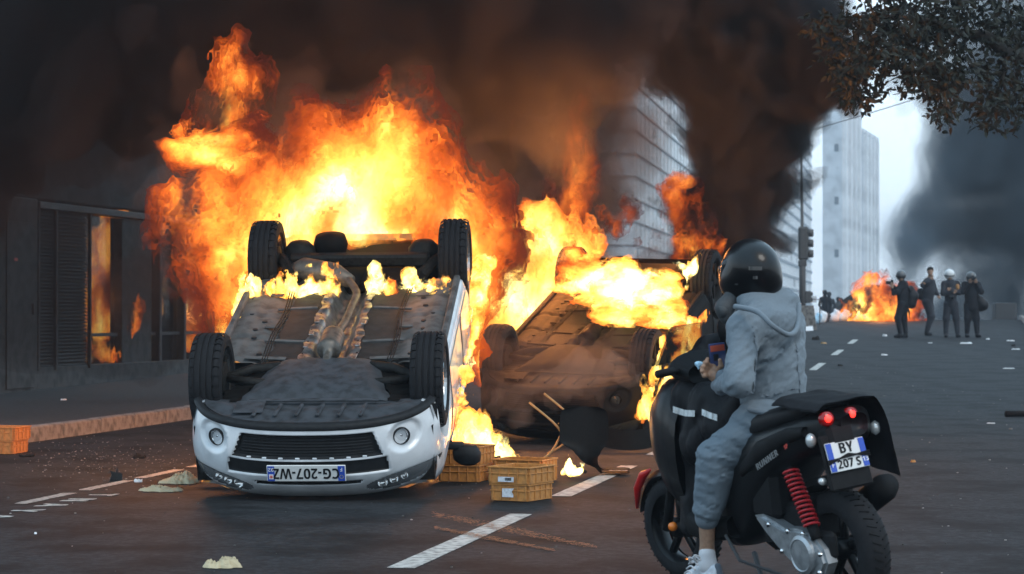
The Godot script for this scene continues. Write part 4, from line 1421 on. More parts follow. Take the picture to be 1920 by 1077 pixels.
	var fd := commit(st, "front_fender", M.scooter_black, t)
	st = tool_(true)
	tube(st, PackedVector3Array([Vector3(1.58, 0.33, -0.07), Vector3(1.545, 0.43, -0.075), Vector3(1.47, 0.5, -0.08), Vector3(1.4, 0.53, -0.08)]), PackedFloat32Array([0.008, 0.02, 0.022, 0.006]), 8)
	commit(st, "red_trim", M.red_paint, fd)
	st = tool_(true)
	for s in [-1.0, 1.0]:
		tube(st, PackedVector3Array([Vector3(1.0, 0.95, 0.06 * s), Vector3(0.97, 1.02, 0.12 * s), Vector3(0.94, 1.03, 0.2 * s)]), PackedFloat32Array([0.016]), 10)
	loft(st, [[0.9, 1.0, 0.05, 0.12], [1.0, 1.03, 0.07, 0.15], [1.1, 1.02, 0.05, 0.1]], 18, 2.4)
	commit(st, "handlebar", M.matt_black, t)
	for s in [-1.0, 1.0]:
		st = tool_(true)
		rod(st, Vector3(0.94, 1.03, 0.17 * s), Vector3(0.92, 1.03, 0.27 * s), 0.019, 12)
		commit(st, "grip", M.matt_black, t)
		if s < 0.0: continue
		st = tool_(true)
		tube(st, PackedVector3Array([Vector3(0.97, 1.05, 0.12 * s), Vector3(1.0, 1.12, 0.14 * s), Vector3(0.99, 1.15, 0.15 * s)]), PackedFloat32Array([0.007]), 8)
		lathe(st, PackedVector2Array([Vector2(0, -0.02), Vector2(0.05, -0.015), Vector2(0.058, 0.0), Vector2(0.0, 0.004)]), 20, Transform3D(look(Vector3(-1, 0.05, 0)) * Basis.from_scale(Vector3(1.25, 1, 0.85)), Vector3(0.98, 1.17, 0.17 * s)))
		commit(st, "mirror", M.matt_black, t)
	st = tool_(true)
	for i in 10:
		var a0 := -0.9 + 1.8 * i / 10.0
		var a1 := -0.9 + 1.8 * (i + 1) / 10.0
		quad(st, Vector3(1.08 + 0.12 * cos(a0), 1.04, 0.17 * sin(a0)), Vector3(1.08 + 0.12 * cos(a1), 1.04, 0.17 * sin(a1)), Vector3(1.02 + 0.06 * cos(a1), 1.22, 0.11 * sin(a1)), Vector3(1.02 + 0.06 * cos(a0), 1.22, 0.11 * sin(a0)))
	commit(st, "windshield", M.car_glass, t)
	# the quilted apron that covers the rider's legs, with its reflective stripe, hanging from the bar
	var fl := body([[1300, 745, 10.85, 42, 1275, 850, 10.95, 38], [1345, 760, 10.7, 46, 1320, 830, 10.75, 44], [1390, 755, 10.55, 24, 1350, 800, 10.6, 34], [1262, 790, 11.05, 26, 1275, 900, 11.05, 22], [1310, 860, 10.85, 34, 1300, 985, 10.85, 22], [1335, 690, 10.85, 26, 1310, 680, 10.95, 26], [1330, 650, 11.0, 24, 1365, 640, 11.0, 20]], 0.012, 0.012, 0.05)
	roughen(fl, noise(5.0, 3, 53), 0.014, Basis.from_scale(Vector3(1.0, 0.6, 1.0)), 0.2)
	var ap := put("leg_apron", fl.mesh(), M.vinyl, t)
	var inv := t.transform.affine_inverse()
	ap.transform = inv
	for k in [[[1262, 768, 10.62], [1284, 775, 10.55], [1303, 776, 10.47]], [[1316, 773, 10.36], [1330, 779, 10.28], [1345, 784, 10.2]]]:
		st = tool_()
		for i in 2:
			for e in 6:
				var q: Array[Vector3] = []
				for w in [[e, -1], [e + 1, -1], [e + 1, 1], [e, 1]]:
					var f: float = w[0] / 6.0
					var a: Array = k[i]
					var b: Array = k[i + 1]
					q.append(at(lerpf(a[0], b[0], f), lerpf(a[1], b[1], f) - 6.0 * w[1], lerpf(a[2], b[2], f)))
				quad(st, q[0], q[1], q[2], q[3])
		snap(st, fl, 0.012)
		var rs := commit(_snapped, "reflective_stripe", M.reflective, ap)
		rs.position = Vector3.ZERO
	st = tool_(true)
	lathe(st, PackedVector2Array([Vector2(0, -0.012), Vector2(0.022, -0.01), Vector2(0.02, 0.008), Vector2(0, 0.012)]), 14, Transform3D(look(Vector3(-0.3, 0, -1)), Vector3(1.08, 0.3, -0.19)))
	commit(st, "side_reflector", M.lens_orange, t)
var _snapped: SurfaceTool
func snap(st: SurfaceTool, fl: Field, lift_: float) -> void:     # moves a sheet along the line of sight's depth on to the skin of a field
	var arr := st.commit_to_arrays()
	_snapped = tool_()
	for v in arr[Mesh.ARRAY_VERTEX]:
		var p: Vector3 = v
		var dir := Vector3(p.x, p.y - CAM_Y, p.z).normalized()
		var q := p - dir * 0.4
		for i in 160:
			var g := ((q - fl.o) / fl.h).round()
			if g.x >= 0 and g.y >= 0 and g.z >= 0 and g.x < fl.nx and g.y < fl.ny and g.z < fl.nz:
				if fl.f[int((g.z * fl.ny + g.y) * fl.nx + g.x)] < lift_: break
			q += dir * 0.006
		_snapped.add_vertex(q)

# ---------- people
func skin_part(called: String, bones: Array, cell: float, k: float, m: Material, parent: Node3D, fold := 0.0, freq := 7.0, sd := 3, bend := Basis.IDENTITY) -> Field:
	var fl := body(bones, cell, maxf(fold, 0.004), k)
	if fold > 0.0: roughen(fl, noise(freq, 3, sd, FastNoiseLite.TYPE_SIMPLEX_SMOOTH, 0.08), fold, bend, 0.3)
	var o := put(called, fl.mesh(), m, parent)
	o.position = -parent.position
	return fl
func build_rider() -> void:
	var t := thing("person", "person in grey tracksuit and black helmet sitting on the scooter, holding a phone", "person", Vector3(1.2, 0.0, -10.45))
	# the body under the clothes
	skin_part("body", [[1450, 765, 10.5, 52, 1440, 690, 10.5, 48], [1440, 690, 10.5, 48, 1440, 630, 10.5, 46], [1398, 615, 10.36, 24, 1470, 610, 10.66, 24], [1425, 590, 10.5, 26, 1410, 540, 10.52, 26], [1407, 505, 10.52, 38], [1395, 618, 10.34, 24, 1388, 716, 10.22, 18], [1388, 716, 10.22, 17, 1348, 712, 10.44, 12], [1470, 610, 10.68, 24, 1435, 715, 10.9, 18], [1435, 715, 10.9, 17, 1370, 705, 10.78, 12], [1435, 795, 10.38, 40, 1340, 872, 10.5, 28], [1340, 872, 10.5, 27, 1326, 960, 10.55, 19], [1326, 960, 10.55, 17, 1326, 1035, 10.58, 13.5], [1326, 1045, 10.58, 14, 1312, 1078, 10.62, 14], [1480, 790, 10.62, 40, 1390, 850, 11.0, 28], [1390, 850, 11.0, 26, 1375, 985, 11.1, 15]], 0.013, 0.03, M.skin, t)
	# hooded top
	var fl := body([[1452, 772, 10.5, 62, 1446, 700, 10.5, 59], [1446, 700, 10.5, 59, 1438, 640, 10.5, 60], [1430, 628, 10.5, 56, 1460, 640, 10.56, 50], [1400, 614, 10.36, 34, 1470, 606, 10.64, 34], [1396, 616, 10.32, 30, 1385, 716, 10.2, 24], [1385, 716, 10.2, 25, 1352, 718, 10.42, 18], [1472, 612, 10.68, 30, 1440, 715, 10.92, 26], [1440, 715, 10.92, 25, 1372, 708, 10.8, 18], [1412, 580, 10.5, 36, 1440, 582, 10.52, 36], [1420, 572, 10.44, 28, 1466, 578, 10.5, 30], [1466, 578, 10.5, 30, 1468, 604, 10.46, 26], [1440, 600, 10.36, 22, 1470, 606, 10.42, 24]], 0.012, 0.02, 0.045)
	roughen(fl, noise(2.6, 3, 61, FastNoiseLite.TYPE_SIMPLEX_SMOOTH, 0.12), 0.02, Basis.from_scale(Vector3(0.5, 1.7, 0.6)) * Basis(Vector3.BACK, -0.6), -0.5, 2.2)
	var hd := put("hooded_top", fl.mesh(), M.hoodie, t)
	hd.position = -t.position
	skin_part("hem", [[1405, 768, 10.28, 6, 1450, 778, 10.2, 6], [1450, 778, 10.2, 6, 1506, 764, 10.42, 6], [1506, 764, 10.42, 6, 1512, 758, 10.6, 6]], 0.01, 0.02, M.rib_knit, hd)
	hd.get_child(0).position = Vector3.ZERO
	var st := tool_(true)
	var hoodrim := curve(PackedVector3Array([at(1378, 575, 10.28), at(1420, 585, 10.18), at(1450, 612, 10.14), at(1480, 628, 10.24), at(1496, 612, 10.36), at(1498, 570, 10.46)]), 5)
	tube(st, hoodrim, PackedFloat32Array([0.012]), 8)
	var rim := commit(st, "hood_edge", M.hoodie, hd)
	skin_part("cuff", [[1357, 706, 10.38, 15, 1353, 728, 10.4, 15]], 0.008, 0.02, M.rib_knit, hd)
	hd.get_child(2).position = Vector3.ZERO
	for sm in [[[1494, 640], [1498, 700], [1505, 765]], [[1412, 612], [1420, 660], [1414, 735]], [[1400, 735], [1440, 742], [1500, 728]]]:
		st = tool_()
		for i in 2:
			for e in 14:
				var q: Array[Vector3] = []
				for w in [[e, -1], [e + 1, -1], [e + 1, 1], [e, 1]]:
					var f: float = w[0] / 14.0
					q.append(at(lerpf(sm[i][0], sm[i + 1][0], f) + (1.1 * w[1] if absf(sm[0][0] - sm[2][0]) < 50 else 0.0), lerpf(sm[i][1], sm[i + 1][1], f) - (1.1 * w[1] if absf(sm[0][0] - sm[2][0]) >= 50 else 0.0), 10.4))
				quad(st, q[0], q[1], q[2], q[3])
		snap(st, fl, 0.003)
		commit(_snapped, "seam", M.rib_knit, hd).position = Vector3.ZERO
	# joggers
	fl = body([[1448, 792, 10.5, 62, 1470, 790, 10.54, 58], [1430, 795, 10.38, 50, 1345, 866, 10.48, 37], [1345, 866, 10.48, 37, 1328, 958, 10.54, 27], [1480, 792, 10.62, 52, 1392, 850, 11.0, 40], [1392, 850, 11.0, 38, 1378, 960, 11.1, 26]], 0.012, 0.018, 0.04)
	roughen(fl, noise(2.8, 3, 63, FastNoiseLite.TYPE_SIMPLEX_SMOOTH, 0.12), 0.02, Basis.from_scale(Vector3(0.5, 1.8, 0.6)) * Basis(Vector3.BACK, 0.35), -0.5, 2.2)
	var jg := put("joggers", fl.mesh(), M.joggers, t)
	jg.position = -t.position
	skin_part("ankle_cuff", [[1328, 950, 10.54, 25, 1326, 972, 10.55, 23]], 0.008, 0.02, M.rib_knit, jg)
	jg.get_child(0).position = Vector3.ZERO
	# sock and shoe
	skin_part("sock", [[1326, 1040, 10.57, 16, 1327, 1062, 10.57, 17], [1327, 1064, 10.57, 17, 1310, 1085, 10.62, 15]], 0.006, 0.02, M.white_cloth, t)
	var sh := Node3D.new()
	sh.name = "shoe"
	t.add_child(sh)
	skin_part("upper", [[1334, 1085, 10.55, 18, 1300, 1090, 10.64, 18], [1300, 1092, 10.64, 18, 1282, 1100, 10.72, 14], [1340, 1072, 10.54, 14, 1338, 1090, 10.54, 18], [1318, 1066, 10.57, 13, 1298, 1082, 10.64, 12]], 0.006, 0.015, M.shoe_white, sh)
	sh.get_child(0).position = -t.position
	skin_part("sole", [[1344, 1106, 10.53, 13, 1304, 1106, 10.64, 14], [1304, 1106, 10.64, 14, 1278, 1108, 10.74, 12]], 0.006, 0.015, M.white_shell, sh)
	sh.get_child(1).position = -t.position
	skin_part("heel_panel", [[1346, 1062, 10.52, 6, 1350, 1088, 10.52, 9]], 0.005, 0.01, M.shoe_grey, sh)
	sh.get_child(2).position = -t.position
	for k in 5:
		st = tool_(true)
		var y := 1044.0 + k * 9.0
		tube(st, curve(PackedVector3Array([at(1314 - k * 5, y + 8, 10.42), at(1304 - k * 4, y, 10.44), at(1296 - k * 4, y + 5, 10.52)]), 4), PackedFloat32Array([0.0045]), 6)
		commit(st, "lace", M.white_cloth, sh).position = -t.position
	st = tool_(true)
	for b in [[[1304, 1052], [1292, 1046], [1296, 1056]], [[1306, 1054], [1302, 1042], [1312, 1046]]]:
		tube(st, curve(PackedVector3Array([at(b[0][0], b[0][1], 10.42), at(b[1][0], b[1][1], 10.4), at(b[2][0], b[2][1], 10.42), at(b[0][0], b[0][1] + 2, 10.43)]), 5), PackedFloat32Array([0.004]), 6)
	commit(st, "lace_bow", M.white_cloth, sh).position = -t.position
	var sh2 := Node3D.new()
	sh2.name = "shoe"
	t.add_child(sh2, true)
	skin_part("upper", [[1378, 990, 11.08, 17, 1350, 1000, 11.2, 16]], 0.008, 0.015, M.shoe_white, sh2)
	sh2.get_child(0).position = -t.position
	# helmet: shell, dark visor at the left, ridge, vents; neck gap and breathing mask
	fl = body([[1408, 496, 10.5, 47, 1402, 512, 10.52, 47], [1404, 500, 10.56, 47], [1418, 505, 10.46, 44], [1392, 528, 10.52, 36, 1412, 540, 10.5, 38], [1430, 530, 10.48, 36], [1380, 532, 10.56, 26]], 0.008, 0.01, 0.04)
	var hm := put("helmet", fl.mesh(), M.helmet, t)
	hm.position = -t.position
	for k in [[1404, 500, 25, 7], [1412, 518, 9, 6], [1378, 532, 6, 3]]:  # small grey label rectangles that also paint a highlight on the shell
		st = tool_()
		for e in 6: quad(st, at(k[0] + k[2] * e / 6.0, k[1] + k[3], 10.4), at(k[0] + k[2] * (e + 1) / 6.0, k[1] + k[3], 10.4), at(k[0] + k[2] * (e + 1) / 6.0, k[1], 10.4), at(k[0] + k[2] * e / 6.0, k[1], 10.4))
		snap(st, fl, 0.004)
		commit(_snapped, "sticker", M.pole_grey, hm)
	skin_part("visor", [[1366, 496, 10.5, 14, 1362, 520, 10.52, 13], [1358, 505, 10.6, 12, 1358, 520, 10.62, 10]], 0.007, 0.02, M.visor, hm)
	hm.get_child(3).position = Vector3.ZERO
	var mk := skin_part("breathing_mask", [[1372, 560, 10.5, 17, 1358, 578, 10.48, 14], [1358, 578, 10.48, 14, 1362, 596, 10.48, 12]], 0.007, 0.04, M.mask_rubber, t)
	st = tool_(true)
	lathe(st, PackedVector2Array([Vector2(0.0, -0.02), Vector2(0.03, -0.018), Vector2(0.032, 0.0), Vector2(0.028, 0.014), Vector2(0.0, 0.018)]), 20, Transform3D(look(Vector3(-0.8, -0.25, 0.5)), at(1354, 584, 10.46) - t.position))
	commit(st, "filter", M.mask_rubber, t)
	# left hand round the phone
	var H := [[1352, 716, 10.42, 11, 1340, 704, 10.42, 12.5], [1342, 708, 10.41, 9, 1332, 698, 10.43, 9], [1344, 699, 10.42, 9, 1336, 690, 10.43, 8]]
	for f in [[1333, 688, 1324, 680, 1327, 673], [1330, 693, 1319, 688, 1321, 680], [1329, 699, 1317, 696, 1316, 689], [1331, 705, 1321, 705, 1317, 700]]:
		H.append([f[0], f[1], 10.42, 4.6, f[2], f[3], 10.39, 4.0])
		H.append([f[2], f[3], 10.39, 4.0, f[4], f[5], 10.42, 3.3])
	H.append([1346, 696, 10.4, 5.5, 1352, 686, 10.37, 4.6])
	H.append([1352, 686, 10.37, 4.6, 1350, 676, 10.36, 3.8])
	skin_part("left_hand", H, 0.0035, 0.006, M.skin, t)
	var H2 := [[1370, 706, 10.78, 11, 1356, 700, 10.7, 12]]
	for f in 4:
		H2.append([1354, 692 + f * 5, 10.68, 4.4, 1344, 690 + f * 5, 10.62, 3.9])
		H2.append([1344, 690 + f * 5, 10.62, 3.9, 1340, 686 + f * 5, 10.56, 3.2])
	H2.append([1358, 694, 10.68, 5, 1352, 682, 10.6, 4])
	skin_part("right_hand", H2, 0.004, 0.006, M.skin, t)
	var ph := thing("phone", "dark blue phone in a red-topped case held in the rider's hand", "phone", at(1347, 675, 10.44))
	st = tool_()
	var pbs := Basis(Vector3.UP, 0.35) * Basis(Vector3.BACK, 0.12)
	box(st, Vector3(0, 0.0, 0.0), Vector3(0.08, 0.15, 0.011), pbs, 0.004)
	commit(st, "case", M.phone_blue, ph)
	st = tool_()
	box(st, pbs * Vector3(0, 0.052, 0.0008), Vector3(0.076, 0.034, 0.0112), pbs, 0.004)
	commit(st, "red_panel", M.phone_case, ph)
	st = tool_()
	box(st, pbs * Vector3(-0.012, 0.012, 0.006), Vector3(0.026, 0.03, 0.004), pbs, 0.002)
	commit(st, "camera_window", M.ink, ph)
	var wipe := thing("crumpled_wipe", "crumpled pale blue and red wrapper between the rider's fingers and the bar", "wrapper", at(1317, 688, 10.52))
	fl = body([[1312, 684, 10.5, 7, 1322, 686, 10.5, 6], [1326, 692, 10.5, 5]], 0.005, 0.012, 0.01)
	roughen(fl, noise(18.0, 3, 71), 0.012, Basis.IDENTITY, 0.3)
	put("wrapper", fl.mesh(), M.cloth_blue, wipe).position = -wipe.position
	fl = body([[1318, 694, 10.49, 4, 1323, 693, 10.49, 3]], 0.005, 0.006, 0.01)
	put("red_scrap", fl.mesh(), M.red_ink, wipe).position = -wipe.position
func loftp(st: SurfaceTool, q: PackedVector3Array, th: float) -> void:     # a small slab between four points
	var n := (q[1] - q[0]).cross(q[3] - q[0]).normalized() * th
	if n.z < 0.0: n = -n
	quad(st, q[3] + n, q[2] + n, q[1] + n, q[0] + n)
	quad(st, q[0] + n, q[1] + n, q[2] + n, q[3] + n)
	for i in 4: quad(st, q[i], q[(i + 1) % 4], q[(i + 1) % 4] + n, q[i] + n); quad(st, q[i] + n, q[(i + 1) % 4] + n, q[(i + 1) % 4], q[i])
func caps(list: Array, cell: float, k: float) -> ArrayMesh:      # tapered capsules in metres, joined: [x, y, z, r] or [x, y, z, r, x, y, z, r]
	var lo := Vector3.ONE * 1e6
	var hi := -lo
	var rows := []
	for b in list:
		var a := Vector3(b[0], b[1], b[2])
		var c := Vector3(b[4], b[5], b[6]) if b.size() > 4 else a
		var rc: float = b[7] if b.size() > 4 else b[3]
		rows.append([a, c, b[3], rc])
		var r := maxf(b[3], rc)
		lo = lo.min(a.min(c) - Vector3.ONE * r)
		hi = hi.max(a.max(c) + Vector3.ONE * r)
	var fl := Field.new(lo - Vector3.ONE * (cell * 3.0 + k * 0.4), hi + Vector3.ONE * (cell * 3.0 + k * 0.4), cell)
	for r in rows: fl.bone(r[0], r[1], r[2], r[3], k)
	return fl.mesh()
func limb(p: Array) -> Array:       # a chain of [x, y, z, r] into bones
	var out := []
	for i in p.size() - 1: out.append([p[i][0], p[i][1], p[i][2], p[i][3], p[i + 1][0], p[i + 1][1], p[i + 1][2], p[i + 1][3]])
	return out
func fingers(hand: Vector3, dir: Vector3) -> Array:
	var out := []
	var side := dir.cross(Vector3.BACK).normalized()
	for i in 4: 
		var a := hand + side * (0.026 - 0.017 * i)
		var b := a + dir * (0.07 - 0.012 * absf(i - 1.3))
		var c := b + dir * 0.02 + Vector3(0, 0, 0.03)
		out.append([a.x, a.y, a.z, 0.011, b.x, b.y, b.z, 0.009])
		out.append([b.x, b.y, b.z, 0.009, c.x, c.y, c.z, 0.008])
	var th := hand + side * 0.045 + dir * 0.02
	out.append([hand.x + side.x * 0.03, hand.y + side.y * 0.03, hand.z, 0.013, th.x, th.y, th.z + 0.02, 0.01])
	return out
func camera_(parent: Node3D, where: Vector3, b: Basis) -> void:
	var st := tool_()
	box(st, where, Vector3(0.15, 0.1, 0.07), b, 0.012)
	box(st, where + b * Vector3(0, 0.06, 0), Vector3(0.06, 0.04, 0.06), b, 0.012)
	lathe(st, PackedVector2Array([Vector2(0, 0), Vector2(0.04, 0.0), Vector2(0.042, 0.12), Vector2(0.036, 0.13), Vector2(0, 0.125)]), 16, Transform3D(b * Basis(Vector3.RIGHT, PI / 2), where + b * Vector3(0, 0, 0.03)))
	commit(st, "camera_body", M.ink, parent)
func bystander(label: String, px: float, d: float, clothes: Array, head: Vector3, hat: Dictionary, skin: Array) -> Node3D:
	var t := thing("person", label, "person", on_road(px, d), 0.0, "photographers standing on the road")
	var bm := put("body", caps([[head.x, head.y, head.z, 0.085, head.x, head.y - 0.07, head.z + 0.03, 0.06], [head.x, head.y - 0.1, head.z - 0.02, 0.055, head.x * 0.5, head.y - 0.26, 0, 0.07]] + skin, 0.012, 0.03), M.skin, t)
	for c in clothes: put(c[0], caps(c[1], 0.018, 0.05), c[2], t)
	if hat.has("helmet"):
		put("helmet", caps([[head.x, head.y + 0.035, head.z, 0.128, head.x, head.y, head.z - 0.02, 0.125]], 0.012, 0.02), hat.helmet, t)
		var st := tool_(true)
		lathe(st, PackedVector2Array([Vector2(0.135, -0.01), Vector2(0.14, 0.0), Vector2(0.135, 0.012)]), 24, Transform3D(Basis(Vector3.RIGHT, 0.2), head + Vector3(0, 0.0, 0)))
		commit(st, "helmet_rim", M.ink, t)
	else:
		put("hair", caps([[head.x, head.y + 0.035, head.z - 0.02, 0.095, head.x, head.y - 0.01, head.z - 0.04, 0.08]], 0.014, 0.02), M.ink, t)
	return t
func build_photographers() -> void:
	var t := bystander("photographer aiming a camera to the left, big dark backpack on the back", 1692, 61.5,
		[["jacket", limb([[0.02, 0.9, 0, 0.145], [0.02, 1.15, 0, 0.15], [0.03, 1.38, 0, 0.14]]) + limb([[0.03, 1.42, 0.1, 0.075], [-0.15, 1.2, 0.16, 0.06], [-0.24, 1.16, 0.14, 0.05], [-0.27, 1.27, 0.12, 0.045]]) + limb([[0.03, 1.42, -0.1, 0.075], [-0.12, 1.25, -0.12, 0.06], [-0.25, 1.38, -0.04, 0.045]]), M.dark_cloth],
		["trousers", limb([[-0.01, 0.9, 0.05, 0.12], [-0.13, 0.52, 0.07, 0.085], [-0.06, 0.12, 0.06, 0.06]]) + limb([[0.05, 0.9, -0.06, 0.12], [0.06, 0.5, -0.05, 0.08], [0.1, 0.12, -0.05, 0.06]]), M.dark_cloth],
		["boot", limb([[-0.06, 0.14, 0.06, 0.055], [-0.08, 0.06, 0.06, 0.055], [-0.2, 0.04, 0.07, 0.04]]), M.ink], ["boot", limb([[0.1, 0.14, -0.05, 0.055], [0.1, 0.055, -0.05, 0.055], [-0.03, 0.04, -0.04, 0.04]]), M.ink],
		["backpack", limb([[0.24, 0.9, 0, 0.14], [0.27, 1.1, 0, 0.15], [0.22, 1.28, 0, 0.1]]) + limb([[0.1, 1.4, 0.1, 0.02], [0.2, 1.25, 0.1, 0.03]]), M.ink], ["strap", limb([[0.14, 0.86, 0.08, 0.012], [0.16, 0.7, 0.08, 0.02], [0.19, 0.5, 0.08, 0.015]]), M.ink]],
		Vector3(-0.03, 1.62, 0), {"helmet": M.grey_shell}, limb([[-0.27, 1.27, 0.12, 0.03], [-0.28, 1.34, 0.1, 0.035]]) + fingers(Vector3(-0.28, 1.36, 0.1), Vector3(-0.2, 1, 0).normalized()) + fingers(Vector3(-0.26, 1.4, -0.03), Vector3(-0.6, 0.6, 0).normalized()))
	camera_(t, Vector3(-0.27, 1.45, 0.02), Basis(Vector3.UP, -PI / 2))
	t = bystander("tall bareheaded photographer leaning back, one hand raised to the face", 1738, 63.5,
		[["jacket", limb([[0.02, 0.9, 0, 0.15], [0.05, 1.2, 0, 0.17], [0.07, 1.44, 0, 0.15]]) + limb([[-0.02, 1.47, 0.1, 0.085], [-0.13, 1.36, 0.16, 0.065], [-0.02, 1.43, 0.2, 0.05], [0.08, 1.5, 0.18, 0.04]]) + limb([[0.16, 1.46, -0.06, 0.085], [0.24, 1.2, -0.02, 0.065], [0.3, 1.1, 0.05, 0.045]]), M.navy_cloth],
		["trousers", limb([[0.0, 0.92, 0.05, 0.13], [0.1, 0.52, 0.05, 0.09], [0.0, 0.12, 0.04, 0.065]]) + limb([[0.06, 0.92, -0.06, 0.13], [0.14, 0.52, -0.04, 0.09], [0.02, 0.12, -0.06, 0.065]]), M.jeans],
		["boot", limb([[-0.01, 0.12, 0.04, 0.055], [-0.01, 0.05, 0.04, 0.05], [0.1, 0.04, 0.1, 0.04]]), M.ink], ["boot", limb([[0.02, 0.12, -0.06, 0.055], [0.02, 0.05, -0.06, 0.05], [0.12, 0.04, -0.02, 0.04]]), M.ink],
		["shoulder_bag", limb([[-0.17, 1.2, -0.02, 0.09], [-0.15, 1.05, -0.02, 0.1]]), M.ink], ["cuff", limb([[-0.14, 1.38, 0.16, 0.06], [-0.08, 1.4, 0.19, 0.055]]), M.orange_cloth]],
		Vector3(0.1, 1.74, 0.02), {}, fingers(Vector3(0.1, 1.54, 0.17), Vector3(0.3, 1, 0).normalized()) + fingers(Vector3(0.31, 1.08, 0.06), Vector3(0.3, -0.9, 0).normalized()) + limb([[0.08, 1.5, 0.18, 0.03], [0.1, 1.54, 0.17, 0.035]]))
	t = bystander("photographer in a white helmet with folded arms, legs apart", 1783, 61.8,
		[["jacket", limb([[0.0, 0.88, 0, 0.15], [0.0, 1.15, 0, 0.155], [0.0, 1.4, 0, 0.15]]) + limb([[-0.17, 1.42, 0, 0.085], [-0.22, 1.16, 0.08, 0.06], [0.02, 1.2, 0.17, 0.045]]) + limb([[0.17, 1.42, 0, 0.085], [0.22, 1.18, 0.08, 0.06], [-0.02, 1.26, 0.17, 0.045]]), M.navy_cloth],
		["trousers", limb([[-0.07, 0.88, 0, 0.12], [-0.12, 0.5, 0.02, 0.085], [-0.13, 0.12, 0, 0.062]]) + limb([[0.08, 0.88, 0, 0.12], [0.14, 0.5, 0.02, 0.085], [0.18, 0.12, 0, 0.062]]), M.jeans],
		["boot", limb([[-0.13, 0.12, 0, 0.055], [-0.13, 0.05, 0.02, 0.05], [-0.15, 0.04, 0.12, 0.04]]), M.ink], ["boot", limb([[0.18, 0.12, 0, 0.055], [0.18, 0.05, 0.02, 0.05], [0.21, 0.04, 0.12, 0.04]]), M.ink],
		["arm_badge", limb([[0.16, 1.36, 0.1, 0.05], [0.17, 1.3, 0.12, 0.045]]), M.orange_cloth]],
		Vector3(-0.03, 1.64, 0.02), {"helmet": M.white_shell}, fingers(Vector3(0.04, 1.2, 0.19), Vector3(0.9, 0.3, 0).normalized()) + fingers(Vector3(-0.04, 1.26, 0.19), Vector3(-0.9, 0.2, 0).normalized()))
	camera_(t, Vector3(-0.03, 1.05, 0.2), Basis(Vector3.UP, 0.4))
	t = bystander("photographer with a camera raised to the face and a black bag on the right hip", 1822, 61.8,
		[["jacket", limb([[0.0, 0.8, 0, 0.17], [0.0, 1.12, 0, 0.17], [0.0, 1.36, 0, 0.15]]) + limb([[-0.18, 1.4, 0, 0.085], [-0.24, 1.2, 0.12, 0.065], [-0.09, 1.42, 0.2, 0.045]]) + limb([[0.18, 1.4, 0, 0.085], [0.24, 1.2, 0.12, 0.065], [0.08, 1.42, 0.2, 0.045]]), M.dark_cloth],
		["trousers", limb([[-0.08, 0.85, 0, 0.125], [-0.1, 0.5, 0.02, 0.09], [-0.12, 0.12, 0, 0.062]]) + limb([[0.08, 0.85, 0, 0.125], [0.12, 0.5, 0.02, 0.09], [0.15, 0.12, 0, 0.062]]), M.dark_cloth],
		["boot", limb([[-0.12, 0.12, 0, 0.055], [-0.12, 0.05, 0.02, 0.05], [-0.11, 0.04, 0.12, 0.04]]), M.ink], ["boot", limb([[0.15, 0.12, 0, 0.055], [0.15, 0.05, 0.02, 0.05], [0.2, 0.04, 0.12, 0.04]]), M.ink],
		["shoulder_bag", limb([[0.22, 0.98, 0.02, 0.12], [0.3, 0.85, 0.02, 0.14], [0.24, 0.78, 0.02, 0.1]]) + limb([[-0.12, 1.45, 0.05, 0.02], [0.18, 1.08, 0.14, 0.02]]), M.ink]],
		Vector3(-0.01, 1.58, 0.02), {"helmet": M.grey_shell}, fingers(Vector3(-0.08, 1.45, 0.22), Vector3(0.1, 1, 0).normalized()) + fingers(Vector3(0.07, 1.45, 0.22), Vector3(-0.1, 1, 0).normalized()))
	camera_(t, Vector3(0, 1.55, 0.2), Basis.IDENTITY)

